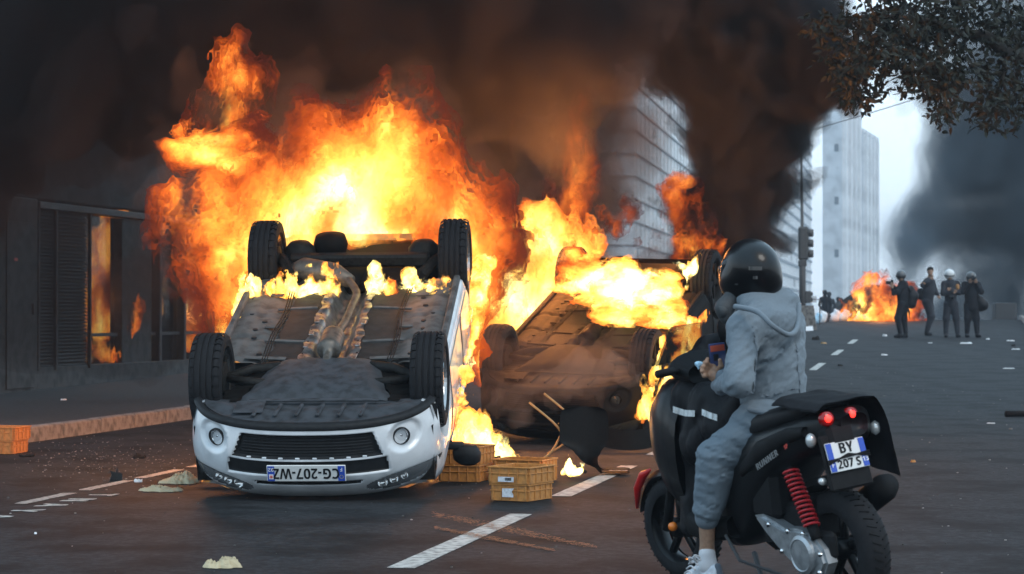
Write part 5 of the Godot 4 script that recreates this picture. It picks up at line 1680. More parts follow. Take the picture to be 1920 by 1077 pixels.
# ---------- far down the road
func build_far_street() -> void:
	# traffic light
	var p := on_road(1505, 70.0)
	var t := thing("traffic_light", "grey traffic light pole with two signal heads standing left of the pale tower", "traffic light", p)
	var st := tool_(true)
	tube(st, PackedVector3Array([Vector3(0, -0.1, 0), Vector3(0, 2.6, 0), Vector3(0.0, 2.62, 0), Vector3(-0.03, 5.2, 0)]), PackedFloat32Array([0.1, 0.1, 0.05, 0.035]), 14)
	commit(st, "pole", M.pole_grey, t)
	st = tool_()
	box(st, Vector3(0.03, 2.55, 0), Vector3(0.3, 1.0, 0.24), Basis.IDENTITY, 0.05)
	box(st, Vector3(0.0, 1.95, 0), Vector3(0.24, 0.2, 0.2), Basis.IDENTITY, 0.03)
	var hd := commit(st, "signal_head", M.pole_grey, t)
	for k in 3:
		st = tool_(true)
		lathe(st, PackedVector2Array([Vector2(0.0, 0.0), Vector2(0.1, 0.005), Vector2(0.115, 0.02), Vector2(0.115, 0.16), Vector2(0.105, 0.16), Vector2(0.1, 0.03), Vector2(0, 0.02)]), 16, Transform3D(Basis(Vector3.BACK, -PI / 2), Vector3(0.16, 2.24 + k * 0.31, 0)))
		commit(st, "hood", M.pole_grey, hd)
	st = tool_()
	box(st, Vector3(0.16, 0.95, 0), Vector3(0.2, 0.36, 0.16), Basis.IDENTITY, 0.03)
	for k in 2: box(st, Vector3(0.27, 0.87 + k * 0.17, 0), Vector3(0.08, 0.12, 0.14), Basis.IDENTITY, 0.03)
	commit(st, "pedestrian_head", M.pole_grey, t)
	# blocks and signs round its foot
	t = thing("concrete_block", "tall grey concrete block with sloping side at the traffic light's foot", "barrier", on_road(1513, 68.5))
	st = tool_()
	var pl := PackedVector2Array([Vector2(-0.26, 0), Vector2(0.27, 0), Vector2(0.17, 0.72), Vector2(-0.24, 0.72)])
	prism(st, pl, 0.5, Transform3D(Basis.IDENTITY, Vector3(0, 0, -0.25)))
	commit(st, "block", M.concrete, t)
	t = thing("white_board", "white board leaning on the grey concrete block", "board", on_road(1515, 67.8))
	st = tool_()
	box(st, Vector3(0, 0.06, 0), Vector3(0.3, 0.02, 0.2), Basis(Vector3.RIGHT, 0.7) * Basis(Vector3.BACK, 0.1), 0.004)
	commit(st, "board", M.paper, t)
	t = thing("road_sign", "small stacked brown and yellow sign above the rider's hood, left of the pole", "sign", on_road(1488, 71.0))
	st = tool_()
	rod(st, Vector3(0, -0.05, 0), Vector3(0, 0.95, 0), 0.03)
	commit(st, "post", M.pole_grey, t)
	for k in 2:
		st = tool_()
		box(st, Vector3(0, 0.72 + k * 0.14, 0.04), Vector3(0.2, 0.125, 0.05), Basis.IDENTITY, 0.01)
		commit(st, "panel", M.burnt_rust if k == 0 else M.crate, t)
	t = thing("banner_sign", "white sign with a faint orange edge on a bent post right of the traffic light", "sign", on_road(1531, 74.0))
	st = tool_()
	tube(st, PackedVector3Array([Vector3(0.1, -0.1, 0), Vector3(0.12, 0.8, 0), Vector3(-0.1, 0.82, 0)]), PackedFloat32Array([0.02]), 8)
	commit(st, "post", M.pole_grey, t)
	st = tool_()
	box(st, Vector3(-0.14, 0.82, 0), Vector3(0.3, 0.2, 0.02), Basis.IDENTITY, 0.004)
	commit(st, "panel", M.label_paper, t)
	st = tool_()
	box(st, Vector3(-0.2, 0.74, 0.014), Vector3(0.14, 0.03, 0.006))
	commit(st, "orange_edge", M.orange_cloth, t)
	var g := RandomNumberGenerator.new()
	g.seed = 5
	for i in 5:
		var px: float = [1532.0, 1541.0, 1549.0, 1565.0, 1583.0][i]
		t = thing("rubbish_bag", ["pale blue rubbish bag right of the concrete block", "white rubbish bag lowest in the barricade heap", "dark rubbish bag in the barricade heap", "white and blue bag leaning in the barricade heap", "pale sack at the left edge of the far fire"][i], "rubbish bag", on_road(px, 76.0 + i), 0.0, "bags of the far barricade")
		var r := 0.11 + 0.06 * g.randf()
		var ms := caps([[0, r * 0.8, 0, r], [0.08, r * 1.6, 0.02, r * 0.7], [-0.1, r * 0.6, 0.05, r * 0.8], [0.02, r * 2.3, 0, r * 0.25]], 0.03, 0.06)
		put("bag", ms, [M.cloth_blue, M.paper, M.grey_cloth, M.label_paper, M.paper][i], t)
	for i in 5:
		var px: float = [1547.0, 1555.0, 1572.0, 1577.0, 1898.0][i]
		var d: float = [104.0, 106.0, 112.0, 113.0, 96.0][i]
		t = thing("person", ["distant person in dark clothes at the barricade, the leftmost", "distant person close beside the leftmost one at the barricade", "distant person with dark hair left of the far fire", "distant person half hidden at the far fire's left edge", "distant dark figure in the smoke by the right kerb"][i], "person", on_road(px, d), 0.0, "people beyond the barricade")
		var w := 1.0 if i != 4 else 0.95
		put("body", caps(limb([[-0.1, 0.03, 0, 0.05], [-0.09, 0.45, 0, 0.07], [-0.06, 0.85, 0, 0.1]]) + limb([[0.12, 0.03, 0, 0.05], [0.1, 0.45, 0.03, 0.07], [0.06, 0.85, 0, 0.1]]) + limb([[0, 0.9, 0, 0.14], [0, 1.35, 0, 0.15], [0, 1.5, 0, 0.06], [0.0, 1.62, 0.02, 0.1]]) + limb([[-0.18, 1.38, 0, 0.07], [-0.25, 1.1, 0.05, 0.055], [-0.16, 0.9, 0.15, 0.045]]) + limb([[0.18, 1.38, 0, 0.07], [0.26, 1.12, 0.05, 0.055], [0.2, 0.88, 0.12, 0.045]]), 0.03, 0.05), [M.dark_cloth, M.navy_cloth, M.grey_cloth, M.jeans, M.dark_cloth][i], t)
		put("hair", caps([[0, 1.66, 0.0, 0.11]], 0.03, 0.02), M.ink, t).scale = Vector3.ONE * w
	# burnt car far away
	t = thing("burnt_car", "burnt-out dark car wrapped in flames far down the road", "car", on_road(1652, 81.5), 0.5)
	st = tool_(true)
	var secs := [[1.2, 0.45, 0.22, 0.6], [1.0, 0.5, 0.3, 0.75], [0.4, 0.55, 0.36, 0.8], [0.1, 0.7, 0.5, 0.72], [-0.4, 0.72, 0.52, 0.7], [-0.8, 0.6, 0.4, 0.76], [-1.2, 0.5, 0.28, 0.7]]
	loft(st, secs, 20, 3.0)
	commit(st, "body", M.char, t)
	for s in [[0.85, 0.7], [0.85, -0.7], [-0.85, 0.7], [-0.85, -0.7]]:
		var wh := put("wheel", tyre_mesh(0.3, 0.2, 24), M.char, t)
		wh.transform = Transform3D(Basis(Vector3.UP, PI / 2), Vector3(s[0], 0.3, s[1]))
	# dark boxes and a wall in the smoke on the right
	t = thing("planter_box", "dark box at the road's edge behind the photographers, right of the smoke", "planter", on_road(1884, 88.0))
	st = tool_()
	box(st, Vector3(0, 0.3, 0), Vector3(0.8, 0.7, 0.6), Basis.IDENTITY, 0.03)
	commit(st, "box", M.frame_metal, t)
	t = thing("overhead_cable", "thin cable strung across the bright sky gap under the leaves", "cable", at(1500, 244, 60))
	st = tool_()
	var cb := PackedVector3Array()
	for i in 13:
		var f := i / 12.0
		cb.append(at(lerpf(1500, 2050, f), lerpf(250, 66, f) + 34.0 * f * (1.0 - f), 60) - t.position)
	tube(st, cb, PackedFloat32Array([0.011]), 6)
	commit(st, "wire", M.pole_grey, t)

# ---------- trees
func branch(t: Node3D, pts: Array, r0: float, r1: float) -> void:
	var p := PackedVector3Array()
	for q in pts: p.append(at(q[0], q[1], q[2]) - t.position)
	p = curve(p, 5)
	var rr := PackedFloat32Array()
	for i in p.size(): rr.append(lerpf(r0, r1, float(i) / (p.size() - 1)))
	var st := tool_(true)
	tube(st, p, rr, 8)
	commit(st, "limb", M.bark, t)
func leaf_mesh() -> ArrayMesh:
	var st := tool_()
	st.set_color(Color.WHITE)
	var pts := [Vector3(0, 0, 0), Vector3(0.016, 0.022, 0.004), Vector3(0.02, 0.045, 0.003), Vector3(0.0, 0.085, -0.006), Vector3(-0.02, 0.045, 0.003), Vector3(-0.016, 0.022, 0.004)]
	var mid := Vector3(0, 0.045, -0.004)
	for i in 6: tri(st, mid, pts[i], pts[(i + 1) % 6])
	st.generate_normals()
	return st.commit()
func build_trees() -> void:
	var base := Vector3(7.75, 0.15 + lift(28.0), -28.0)
	var t := thing("plane_tree", "dark leafy tree whose boughs hang into the upper right corner", "tree", base)
	var st := tool_(true)
	tube(st, curve(PackedVector3Array([Vector3(0, -0.1, 0), Vector3(0.05, 1.5, 0), Vector3(-0.1, 3.2, -0.1), Vector3(0.1, 5.5, 0)]), 4), PackedFloat32Array([0.24, 0.22, 0.21, 0.2, 0.2, 0.19, 0.18, 0.17, 0.16, 0.15, 0.14, 0.12, 0.1]), 14)
	commit(st, "trunk", M.bark, t)
	branch(t, [[2140, 180, 28], [2000, 130, 27.6], [1890, 100, 27.2], [1850, 68, 27], [1800, 62, 26.8], [1740, 40, 26.6], [1640, 30, 26.4], [1560, 40, 26.2]], 0.1, 0.012)
	branch(t, [[2150, 60, 28], [2000, 20, 28.4], [1900, -20, 28.6], [1780, -30, 28.6], [1650, -20, 28.4]], 0.09, 0.015)
	branch(t, [[1890, 100, 27.2], [1880, 150, 27], [1900, 190, 27]], 0.035, 0.012)
	branch(t, [[1800, 62, 26.8], [1760, 100, 26.7], [1700, 120, 26.6], [1650, 110, 26.6]], 0.025, 0.007)
	branch(t, [[1665, 110, 26.6], [1656, 155, 26.5], [1640, 185, 26.5], [1620, 194, 26.5]], 0.009, 0.004)
	branch(t, [[1820, 95, 27], [1832, 125, 26.9], [1828, 150, 26.9]], 0.012, 0.005)
	branch(t, [[1640, 30, 26.4], [1600, 80, 26.4], [1585, 130, 26.4]], 0.014, 0.005)
	branch(t, [[1740, 40, 26.6], [1720, 90, 26.5], [1740, 150, 26.5], [1770, 190, 26.5]], 0.015, 0.005)
	branch(t, [[1900, 190, 27], [1860, 200, 26.8], [1830, 215, 26.8]], 0.014, 0.005)
	# leaves, in sprays
	var g := RandomNumberGenerator.new()
	g.seed = 77
	var xs: Array[Transform3D] = []
	var tint: Array[Color] = []
	var blobs := [[1640, 40, 26.4, 75, 36], [1720, 30, 26.6, 85, 40], [1800, 20, 26.8, 80, 36], [1880, 30, 27.2, 80, 34], [1600, 90, 26.4, 46, 20], [1640, 110, 26.5, 40, 16], [1590, 130, 26.4, 34, 14], [1620, 165, 26.5, 30, 14], [1605, 188, 26.5, 22, 9], [1575, 45, 26.3, 40, 14], [1540, 40, 26.2, 24, 6], [1700, 100, 26.6, 42, 16], [1740, 130, 26.5, 42, 18], [1715, 150, 26.5, 26, 10], [1780, 130, 26.7, 40, 14], [1770, 165, 26.5, 30, 10], [1740, 165, 26.5, 22, 8], [1830, 130, 26.9, 40, 12], [1870, 165, 27, 50, 14], [1900, 130, 27, 50, 14], [1860, 205, 26.8, 36, 9], [1780, 200, 26.5, 20, 6], [1770, 218, 26.5, 12, 3], [1850, 225, 26.8, 16, 3], [1905, 200, 27, 34, 9], [1920, 60, 27.4, 70, 30], [1680, 60, 26.5, 50, 22], [1760, 70, 26.7, 50, 20]]
	for b in blobs:
		for i in int(b[4] * 2.8):
			var c := at(b[0] + g.randfn() * b[3] * 0.55, b[1] + g.randfn() * b[3] * 0.42, b[2] + g.randfn() * 0.5)
			var dir := Vector3(g.randfn(), -0.35 + g.randfn() * 0.5, g.randfn()).normalized()
			for k in 6:
				var q := c + dir * (0.035 * k) + Vector3(g.randfn(), g.randfn(), g.randfn()) * 0.012
				var y := (dir + Vector3(g.randfn(), g.randfn() - 0.5, g.randfn()) * 0.7).normalized()
				var bs := look(y).rotated(y, g.randf() * TAU) * Basis.from_scale(Vector3.ONE * (0.7 + 0.7 * g.randf()))
				xs.append(Transform3D(bs, q - t.position))
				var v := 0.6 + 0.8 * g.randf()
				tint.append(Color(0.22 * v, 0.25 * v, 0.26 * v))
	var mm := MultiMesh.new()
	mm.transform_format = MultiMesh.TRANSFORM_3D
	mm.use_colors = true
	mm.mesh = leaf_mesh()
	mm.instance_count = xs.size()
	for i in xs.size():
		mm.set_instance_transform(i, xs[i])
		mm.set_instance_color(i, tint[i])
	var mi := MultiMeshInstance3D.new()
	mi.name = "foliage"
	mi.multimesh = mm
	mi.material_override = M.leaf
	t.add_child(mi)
	mi.set_meta("kind", "stuff")

# ---------- crates, chair, cloths, litter
func crate(label: String, where: Vector3, turn: float, m: Material, group: String, size := Vector3(0.3, 0.115, 0.36)) -> Node3D:
	var t := thing("crate", label, "crate", where, turn, group)
	var st := tool_()
	var w := 0.008
	var s := size
	box(st, Vector3(0, 0.006, 0), Vector3(s.x - 0.03, 0.012, s.z - 0.03))
	for k in [1.0, -1.0]:
		box(st, Vector3((s.x * 0.5 - 0.012) * k, s.y * 0.5, 0), Vector3(w, s.y - 0.004, s.z - 0.03))
		box(st, Vector3(0, s.y * 0.5 - 0.0005, (s.z * 0.5 - 0.012) * k), Vector3(s.x - 0.034, s.y - 0.005, w))
	commit(st, "tub", m, t)
	st = tool_()
	for k in [1.0, -1.0]:
		box(st, Vector3((s.x * 0.5 - 0.004) * k, s.y - 0.006, 0), Vector3(0.012, 0.012, s.z + 0.002), Basis.IDENTITY, 0.003)
		box(st, Vector3(0, s.y - 0.0055, (s.z * 0.5 - 0.004) * k), Vector3(s.x - 0.02, 0.011, 0.012), Basis.IDENTITY, 0.003)
		box(st, Vector3((s.x * 0.5 - 0.005) * k, s.y * 0.6, 0), Vector3(0.008, 0.007, s.z - 0.004), Basis.IDENTITY, 0.002)
		box(st, Vector3(0, s.y * 0.6 - 0.001, (s.z * 0.5 - 0.005) * k), Vector3(s.x - 0.02, 0.007, 0.008), Basis.IDENTITY, 0.002)
	commit(st, "rim", m, t)
	st = tool_()
	for k in [1.0, -1.0]:
		for i in 5:
			var f := -0.5 + i / 4.0
			box(st, Vector3((s.x * 0.5 - 0.006) * k, s.y * 0.5, f * (s.z - 0.05)), Vector3(0.01, s.y - 0.02, 0.008 if absf(f) < 0.4 else 0.014), Basis.IDENTITY, 0.002)
			box(st, Vector3(f * (s.x - 0.05), s.y * 0.5, (s.z * 0.5 - 0.006) * k), Vector3(0.008 if absf(f) < 0.4 else 0.014, s.y - 0.02, 0.01), Basis.IDENTITY, 0.002)
	var rb := commit(st, "ribs", m, t)
	tag(rb, "", "", "", "stuff")
	return t
func lump(called: String, label: String, cat: String, bones: Array, cell: float, amp: float, freq: float, m: Material, group := "", sd := 3) -> void:
	var fl := body(bones, cell, amp, 0.02)
	roughen(fl, noise(freq, 4, sd), amp, Basis.IDENTITY, 0.5)
	var o := thing(called, label, cat, Vector3.ZERO, 0.0, group)
	o.position = at(bones[0][0], bones[0][1], bones[0][2])
	o.position.y = lift(bones[0][2])
	put("folds", fl.mesh(), m, o).position = -o.position
func cloth(label: String, px: float, py: float, sx: float, sz: float, h: float, sd: int) -> void:     # a dropped cloth with crumpled folds
	var t := thing("cream_cloth", label, "cloth", spot(px, py), 0.0, "cream cloths on the road")
	var n := noise(1.0, 3, sd, FastNoiseLite.TYPE_SIMPLEX_SMOOTH, 0.4)
	var st := tool_(true)
	var nr := 26
	var na := 72
	var pt := func(i: int, k: int) -> Vector3:
		var r := float(i) / nr
		var a := TAU * k / na
		var c := Vector2(cos(a), sin(a))
		var e := 1.0 + 0.45 * n.get_noise_2d(c.x * 1.3 + 7.0, c.y * 1.3)
		var p := c * r * e
		var f := 1.0 - 2.2 * absf(n.get_noise_2d(p.x * 2.6, p.y * 2.6 + 3.0))
		var f2 := 1.0 - 2.0 * absf(n.get_noise_2d(p.x * 6.5 + 9.0, p.y * 6.5))
		var dome := sqrt(maxf(0.0, 1.0 - r * r))
		return Vector3(p.x * sx * 0.5, 0.004 + h * dome * (0.3 + 0.55 * f + 0.15 * f2) * (0.8 + 0.7 * n.get_noise_2d(p.x * 0.8, 5.0)), -p.y * sz * 0.5)
	for i in nr:
		for k in na:
			quad(st, pt.call(i, k), pt.call(i + 1, k), pt.call(i + 1, (k + 1) % na), pt.call(i, (k + 1) % na))
	commit(st, "cloth", M.cream_cloth, t)
func build_small_things() -> void:
	var cs := "crates stacked beside the white car"
	var p := spot(978, 938) + Vector3(0, 0.004, 0)
	var a := crate("lower crate of the front stack, torn white sticker on its end", p, -0.5, M.crate, cs)
	var st := tool_()
	prism(st, PackedVector2Array([Vector2(-0.04, -0.03), Vector2(0.045, -0.03), Vector2(0.045, -0.012), Vector2(0.032, 0.006), Vector2(0.05, 0.03), Vector2(-0.04, 0.028)]), 0.002, Transform3D(Basis.IDENTITY, Vector3(-0.01, 0.056, 0.1805)))
	commit(st, "sticker", M.label_paper, a)
	a = crate("upper crate of the front stack with a barcode label on its rim", p + Vector3(0, 0.116, 0), -0.5, M.crate, cs, Vector3(0.325, 0.115, 0.385))
	st = tool_()
	box(st, Vector3(-0.015, 0.03, 0.195), Vector3(0.12, 0.034, 0.002))
	var lb := commit(st, "label", M.label_paper, a)
	st = tool_()
	var g := RandomNumberGenerator.new()
	g.seed = 4
	for i in 18: box(st, Vector3(-0.02 + i * 0.0028, 0.032, 0.1965), Vector3(0.0007 + 0.0012 * g.randf(), 0.02, 0.0012))
	commit(st, "barcode", M.ink, lb)
	crate("empty crate standing just behind the front stack", spot(985, 905) + Vector3(0, 0.004, -0.1), -0.35, M.crate, cs, Vector3(0.4, 0.17, 0.36))
	p = spot(873, 904) + Vector3(0, 0.004, -0.1)
	crate("lower crate of the stack behind the white car's mirror", p, -0.3, M.crate, cs, Vector3(0.33, 0.125, 0.36))
	crate("upper crate of the stack behind the white car's mirror", p + Vector3(0.01, 0.126, 0), -0.34, M.crate, cs, Vector3(0.33, 0.14, 0.36))
	p = Vector3(-4.62, 0.004, -21.3)
	crate("lower bright orange crate at the left picture edge below the kerb", p, -0.16, M.crate_orange, "orange crates at the kerb", Vector3(0.34, 0.12, 0.4))
	crate("upper bright orange crate at the left picture edge below the kerb", p + Vector3(0.01, 0.121, 0), -0.16, M.crate_orange, "orange crates at the kerb", Vector3(0.36, 0.12, 0.42))
	# chair on its side
	var cp := on_road(1095, 18.4)
	var t := thing("overturned_chair", "black shell chair tipped over on the road, with bent yellow wooden legs", "chair", cp)
	st = tool_(true)
	var nu := 20
	var nv := 44
	var shell_at := func(u: float, v: float, off: float) -> Vector3:      # v from the top of the back down, round the bend and out along the seat
		var y := 0.0
		var x := 0.0
		var z := 0.0
		var w := 0.19
		if v < 0.55:
			var k := v / 0.55
			y = 0.535 - 0.37 * k
			w = 0.19 * (1.0 - 0.12 * pow(1.0 - k, 6.0)) * (1.0 - 0.5 * smoothstep(0.7, 1.0, k))
			if k < 0.12: w *= sqrt(1.0 - pow(1.0 - k / 0.12, 2.0) * 0.55)
			x = u * w
			z = 0.05 * u * u + 0.0
			x += 0.03 * smoothstep(0.7, 1.0, k)
		else:
			var k := (v - 0.55) / 0.45
			var b := minf(k / 0.4, 1.0)
			y = 0.165 - 0.125 * sin(b * PI / 2)
			w = 0.085 + 0.05 * smoothstep(0.1, 0.8, k)
			if k > 0.85: w *= sqrt(maxf(0.02, 1.0 - pow((k - 0.85) / 0.15, 2.0)))
			x = 0.03 + u * 0.085 * (1.0 - b) + 0.13 * (1.0 - cos(b * PI / 2)) + 0.2 * maxf(0.0, k - 0.4) / 0.6
			z = u * w * b + 0.05 * u * u * (1.0 - b)
			y += 0.012 * u * u * b
		return Vector3(x, y, z + off)
	for off in [0.0, -0.014]:
		for i in nu:
			for j in nv:
				var q: Array[Vector3] = []
				for e in [[i, j], [i + 1, j], [i + 1, j + 1], [i, j + 1]]:
					var vv: Vector3 = shell_at.call(-1.0 + 2.0 * e[0] / nu, e[1] / float(nv), 0.0)
					if off != 0.0: vv += Vector3(-0.004, -0.026 if e[1] > 30 else 0.0, off if e[1] < 34 else 0.0)
					q.append(vv)
				if off == 0.0: quad(st, q[3], q[2], q[1], q[0])
				else: quad(st, q[0], q[1], q[2], q[3])
	commit(st, "seat_shell", M.chair_plastic, t)
	for k in 2:
		st = tool_(true)
		var z: float = [0.02, -0.3][k]
		var o := Vector3([0.0, 0.12][k], [0.0, 0.06][k], z)
		tube(st, curve(PackedVector3Array([Vector3(-0.43, 0.57, 0) + o, Vector3(-0.2, 0.37, 0) + o, Vector3(-0.205, 0.27, 0) + o, Vector3(-0.28, 0.16, 0) + o, Vector3(-0.4, 0.09, 0) + o]), 4), PackedFloat32Array([0.0085]), 8)
		commit(st, "leg", M.wood_yellow, t)
	st = tool_()
	box(st, Vector3(-0.195, 0.38, -0.02), Vector3(0.02, 0.05, 0.08), Basis.IDENTITY, 0.006)
	rod(st, Vector3(-0.19, 0.37, -0.0), Vector3(-0.1, 0.36, -0.02), 0.008)
	commit(st, "bracket", M.chair_plastic, t)
	# cloths and scraps
	cloth("pale cream cloth lying alone at the bottom left of centre", 415, 1066, 0.19, 0.14, 0.07, 81)
	cloth("long cream cloth nearest the white car's left corner", 302, 922, 0.3, 0.22, 0.05, 82)
	cloth("cream cloth lit orange against the white car's left corner", 340, 906, 0.26, 0.4, 0.1, 83)
	lump("tissue", "small crumpled white tissue left of the cream cloths", "paper", [[254, 903, 17.6, 4, 264, 903, 17.6, 4]], 0.006, 0.012, 16.0, M.paper, "", 84)
	lump("charred_scrap", "charred black scrap on the road left of the white car", "debris", [[252, 857, 20.5, 5, 268, 858, 20.5, 5], [258, 854, 20.5, 3]], 0.008, 0.02, 12.0, M.char, "", 85)
	lump("charred_strip", "flat black strip on the road right of the orange crates", "debris", [[38, 856, 20.6, 3, 62, 855, 20.6, 3]], 0.008, 0.014, 14.0, M.char, "", 86)
	t = thing("broken_plastic", "upright black shard of broken car trim on the left of the road", "debris", spot(217, 902))
	st = tool_()
	prism(st, PackedVector2Array([Vector2(-0.05, 0.0), Vector2(0.04, 0.0), Vector2(0.045, 0.05), Vector2(0.01, 0.06), Vector2(0.006, 0.1), Vector2(-0.004, 0.06), Vector2(-0.05, 0.075), Vector2(-0.035, 0.045)]), 0.035, Transform3D(Basis(Vector3.UP, 0.3) * Basis(Vector3.RIGHT, -0.15), Vector3.ZERO))
	commit(st, "shard", M.black_plastic, t)
	lump("charred_debris", "burnt debris in the fire behind the crates", "debris", [[925, 868, 19.0, 8, 950, 866, 19.0, 7], [935, 860, 19.0, 6]], 0.01, 0.03, 10.0, M.char, "", 87)
	lump("charred_debris", "burning scraps under the overturned chair", "debris", [[1062, 884, 18.1, 4, 1098, 884, 18.1, 4]], 0.008, 0.02, 12.0, M.char, "", 88)
	t = thing("black_tube", "thick black tube lying by the right picture edge", "pipe", spot(1905, 783))
	st = tool_(true)
	rod(st, Vector3(-0.12, 0.04, 0.0), Vector3(0.5, 0.04, -0.15), 0.036, 14)
	commit(st, "tube", M.matt_black, t)
	t = thing("loose_bumper", "torn dark bumper lying under the dark car's nose", "bumper", on_road(1180, 21.4))
	st = tool_(true)
	for i in 16:
		var f0 := -1.0 + i / 8.0
		var f1 := -1.0 + (i + 1) / 8.0
		quad(st, Vector3(f0 * 0.34, 0.02 + 0.06 * f0 * f0, -0.2 * f0 * f0), Vector3(f1 * 0.34, 0.02 + 0.06 * f1 * f1, -0.2 * f1 * f1), Vector3(f1 * 0.37, 0.2 + 0.1 * f1 * f1, -0.2 * f1 * f1 - 0.05), Vector3(f0 * 0.37, 0.2 + 0.1 * f0 * f0, -0.2 * f0 * f0 - 0.05))
	commit(st, "shell", M.burnt, t)
	var scraps := [[1812, 645, 22, 3, "white torn paper in the middle of the road below the photographers"], [1660, 631, 9, 4, "small pale scrap left below the photographers"], [1852, 637, 8, 2, "white scrap right below the photographers"], [1530, 638, 16, 8, "dark flat lump on the road right of the rider"], [1545, 645, 10, 3, "yellowish scrap beside the dark flat lump"], [1504, 650, 12, 3, "pale scrap against the rider's back"], [1658, 667, 12, 3, "pair of pale scraps in the road's middle"], [1576, 687, 10, 5, "small dark scrap right of the rider's waist"], [1895, 640, 14, 2, "white scraps at the right kerb"], [1905, 656, 16, 2, "long white scrap at the right kerb"], [1901, 650, 8, 5, "small dark lump at the right kerb"], [1892, 692, 24, 1.5, "thin pale stick near the right edge"], [1858, 795, 16, 1.5, "thin pale straw near the right edge"], [1713, 868, 12, 5, "orange brown scrap right of the scooter"], [1896, 806, 8, 3, "tiny grey scrap near the black tube"], [118, 772, 12, 4, "pale scrap on the left pavement"], [66, 1003, 6, 4, "tiny white scrap at the lower left"], [1246, 1022, 6, 3, "tiny white scrap by the front wheel"], [845, 902, 5, 5, "small white crumb in front of the rear crates"], [1745, 644, 8, 1.5, "flat pale scrap left of the torn paper"]]
	for i in scraps.size():
		var s: Array = scraps[i]
		var q := spot(s[0], s[1])
		var sc := -q.z / F
		t = thing("litter", s[4], "litter", q, 0.0, "litter on the road")
		if i == 15: t.position.y += 0.14
		st = tool_()
		var n := 9
		var ring_ := PackedVector3Array()
		var ring2 := PackedVector3Array()
		for k in n:
			var an := TAU * k / n
			var rr: float = (0.75 + 0.5 * rng.randf()) * s[2] * 0.5 * sc
			ring_.append(Vector3(cos(an) * rr, 0.003, -sin(an) * rr * minf(1.0, 3.0 * s[3] / s[2] + 0.2)))
			ring2.append(ring_[k] * 0.8 + Vector3(0, s[3] * sc * (0.5 + 0.5 * rng.randf()), 0))
		ring(st, ring_, ring2)
		fan(st, ring2)
		commit(st, "scrap", [M.paper, M.paper, M.paper, M.char, M.wood_yellow, M.paper, M.paper, M.char, M.paper, M.paper, M.char, M.paper, M.paper, M.crate, M.gravel, M.paper, M.paper, M.paper, M.paper, M.paper][i], t)
	# glass crumbs and grit
	var mm := MultiMesh.new()
	mm.transform_format = MultiMesh.TRANSFORM_3D
	mm.use_colors = true
	st = tool_()
	st.set_color(Color.WHITE)
	box(st, Vector3.ZERO, Vector3(1.0, 0.5, 0.7), Basis(Vector3(1, 1, 0).normalized(), 0.4))
	st.generate_normals()
	mm.mesh = st.commit()
	mm.instance_count = 1700
	g.seed = 9
	for i in 1700:
		var q := Vector3.ZERO
		var r := g.randf()
		if r < 0.3: q = spot(200 + g.randfn() * 90, 862 + g.randfn() * 22)
		elif r < 0.36: q = spot(900 + g.randfn() * 60, 890 + g.randfn() * 20)
		else: q = Vector3(g.randf_range(-4.5, 7.0), 0, -g.randf_range(10.5, 45.0))
		q.y = lift(-q.z) + 0.002
		var sz := 0.004 + 0.009 * pow(g.randf(), 3.0) + 0.00015 * -q.z
		mm.set_instance_transform(i, Transform3D(Basis(Vector3.UP, g.randf() * TAU) * Basis.from_scale(Vector3.ONE * sz), q))
		var v := pow(g.randf(), 2.0)
		mm.set_instance_color(i, Color(0.3 + 1.6 * v, 0.3 + 1.6 * v, 0.3 + 1.6 * v))
	var mi := MultiMeshInstance3D.new()
	mi.name = "grit"
	mi.multimesh = mm
	M.gravel.vertex_color_use_as_albedo = true
	mi.material_override = M.gravel
	add_child(mi)
	tag(mi, "pale crumbs of glass and grit scattered over the road", "grit", "", "stuff")

# ---------- fire: nested skins of a turbulent body, each lit by its own heat
func heat_colour(t: float) -> Color:
	var k: Array[Color] = [Color(0.05, 0.010, 0.004), Color(0.26, 0.038, 0.007), Color(0.68, 0.14, 0.018), Color(0.95, 0.34, 0.045), Color(1.0, 0.62, 0.12), Color(1.0, 0.84, 0.3), Color(1.0, 0.93, 0.52)]
	var x := clampf(t, 0, 0.9999) * 6.0
	return k[int(x)].lerp(k[int(x) + 1], x - int(x))
func body(bones: Array, cell: float, amp: float, k := 0.12, deep := 1.0) -> Field:     # bones: [px, py, d, r] or [px, py, d, r, px, py, d, r]; radii in pixels
	var lo := Vector3.ONE * 1e6
	var hi := Vector3.ONE * -1e6
	var caps := []
	for b in bones:
		var a := at(b[0], b[1], b[2])
		var ra: float = b[3] / F * b[2]
		var c := a
		var rc := ra
		if b.size() > 4:
			c = at(b[4], b[5], b[6])
			rc = b[7] / F * b[6]
		caps.append([a, c, ra, rc])
		lo = lo.min(a - Vector3.ONE * ra).min(c - Vector3.ONE * rc)
		hi = hi.max(a + Vector3.ONE * ra).max(c + Vector3.ONE * rc)
	var m := Vector3.ONE * (amp * 1.7 + cell * 3.0)
	var fl := Field.new(lo - m, hi + m, cell)
	for c in caps: fl.bone(c[0], c[1], c[2], c[3], k + amp * 0.5, Vector3(1, 1, deep))
	return fl
func roughen(fl: Field, n: FastNoiseLite, amp: float, bend: Basis, bias := 0.35, swing := -2.0) -> void:
	var i := 0
	for z in fl.nz:
		for y in fl.ny:
			for x in fl.nx:
				var v := fl.f[i]
				if v < amp * 1.6 and v > -amp * 2.2:
					var p := bend * (fl.o + Vector3(x, y, z) * fl.h)
					fl.f[i] = v + amp * (bias + swing * absf(n.get_noise_3dv(p)))
				elif v < 0.0: fl.f[i] = v - amp * 0.3
				i += 1
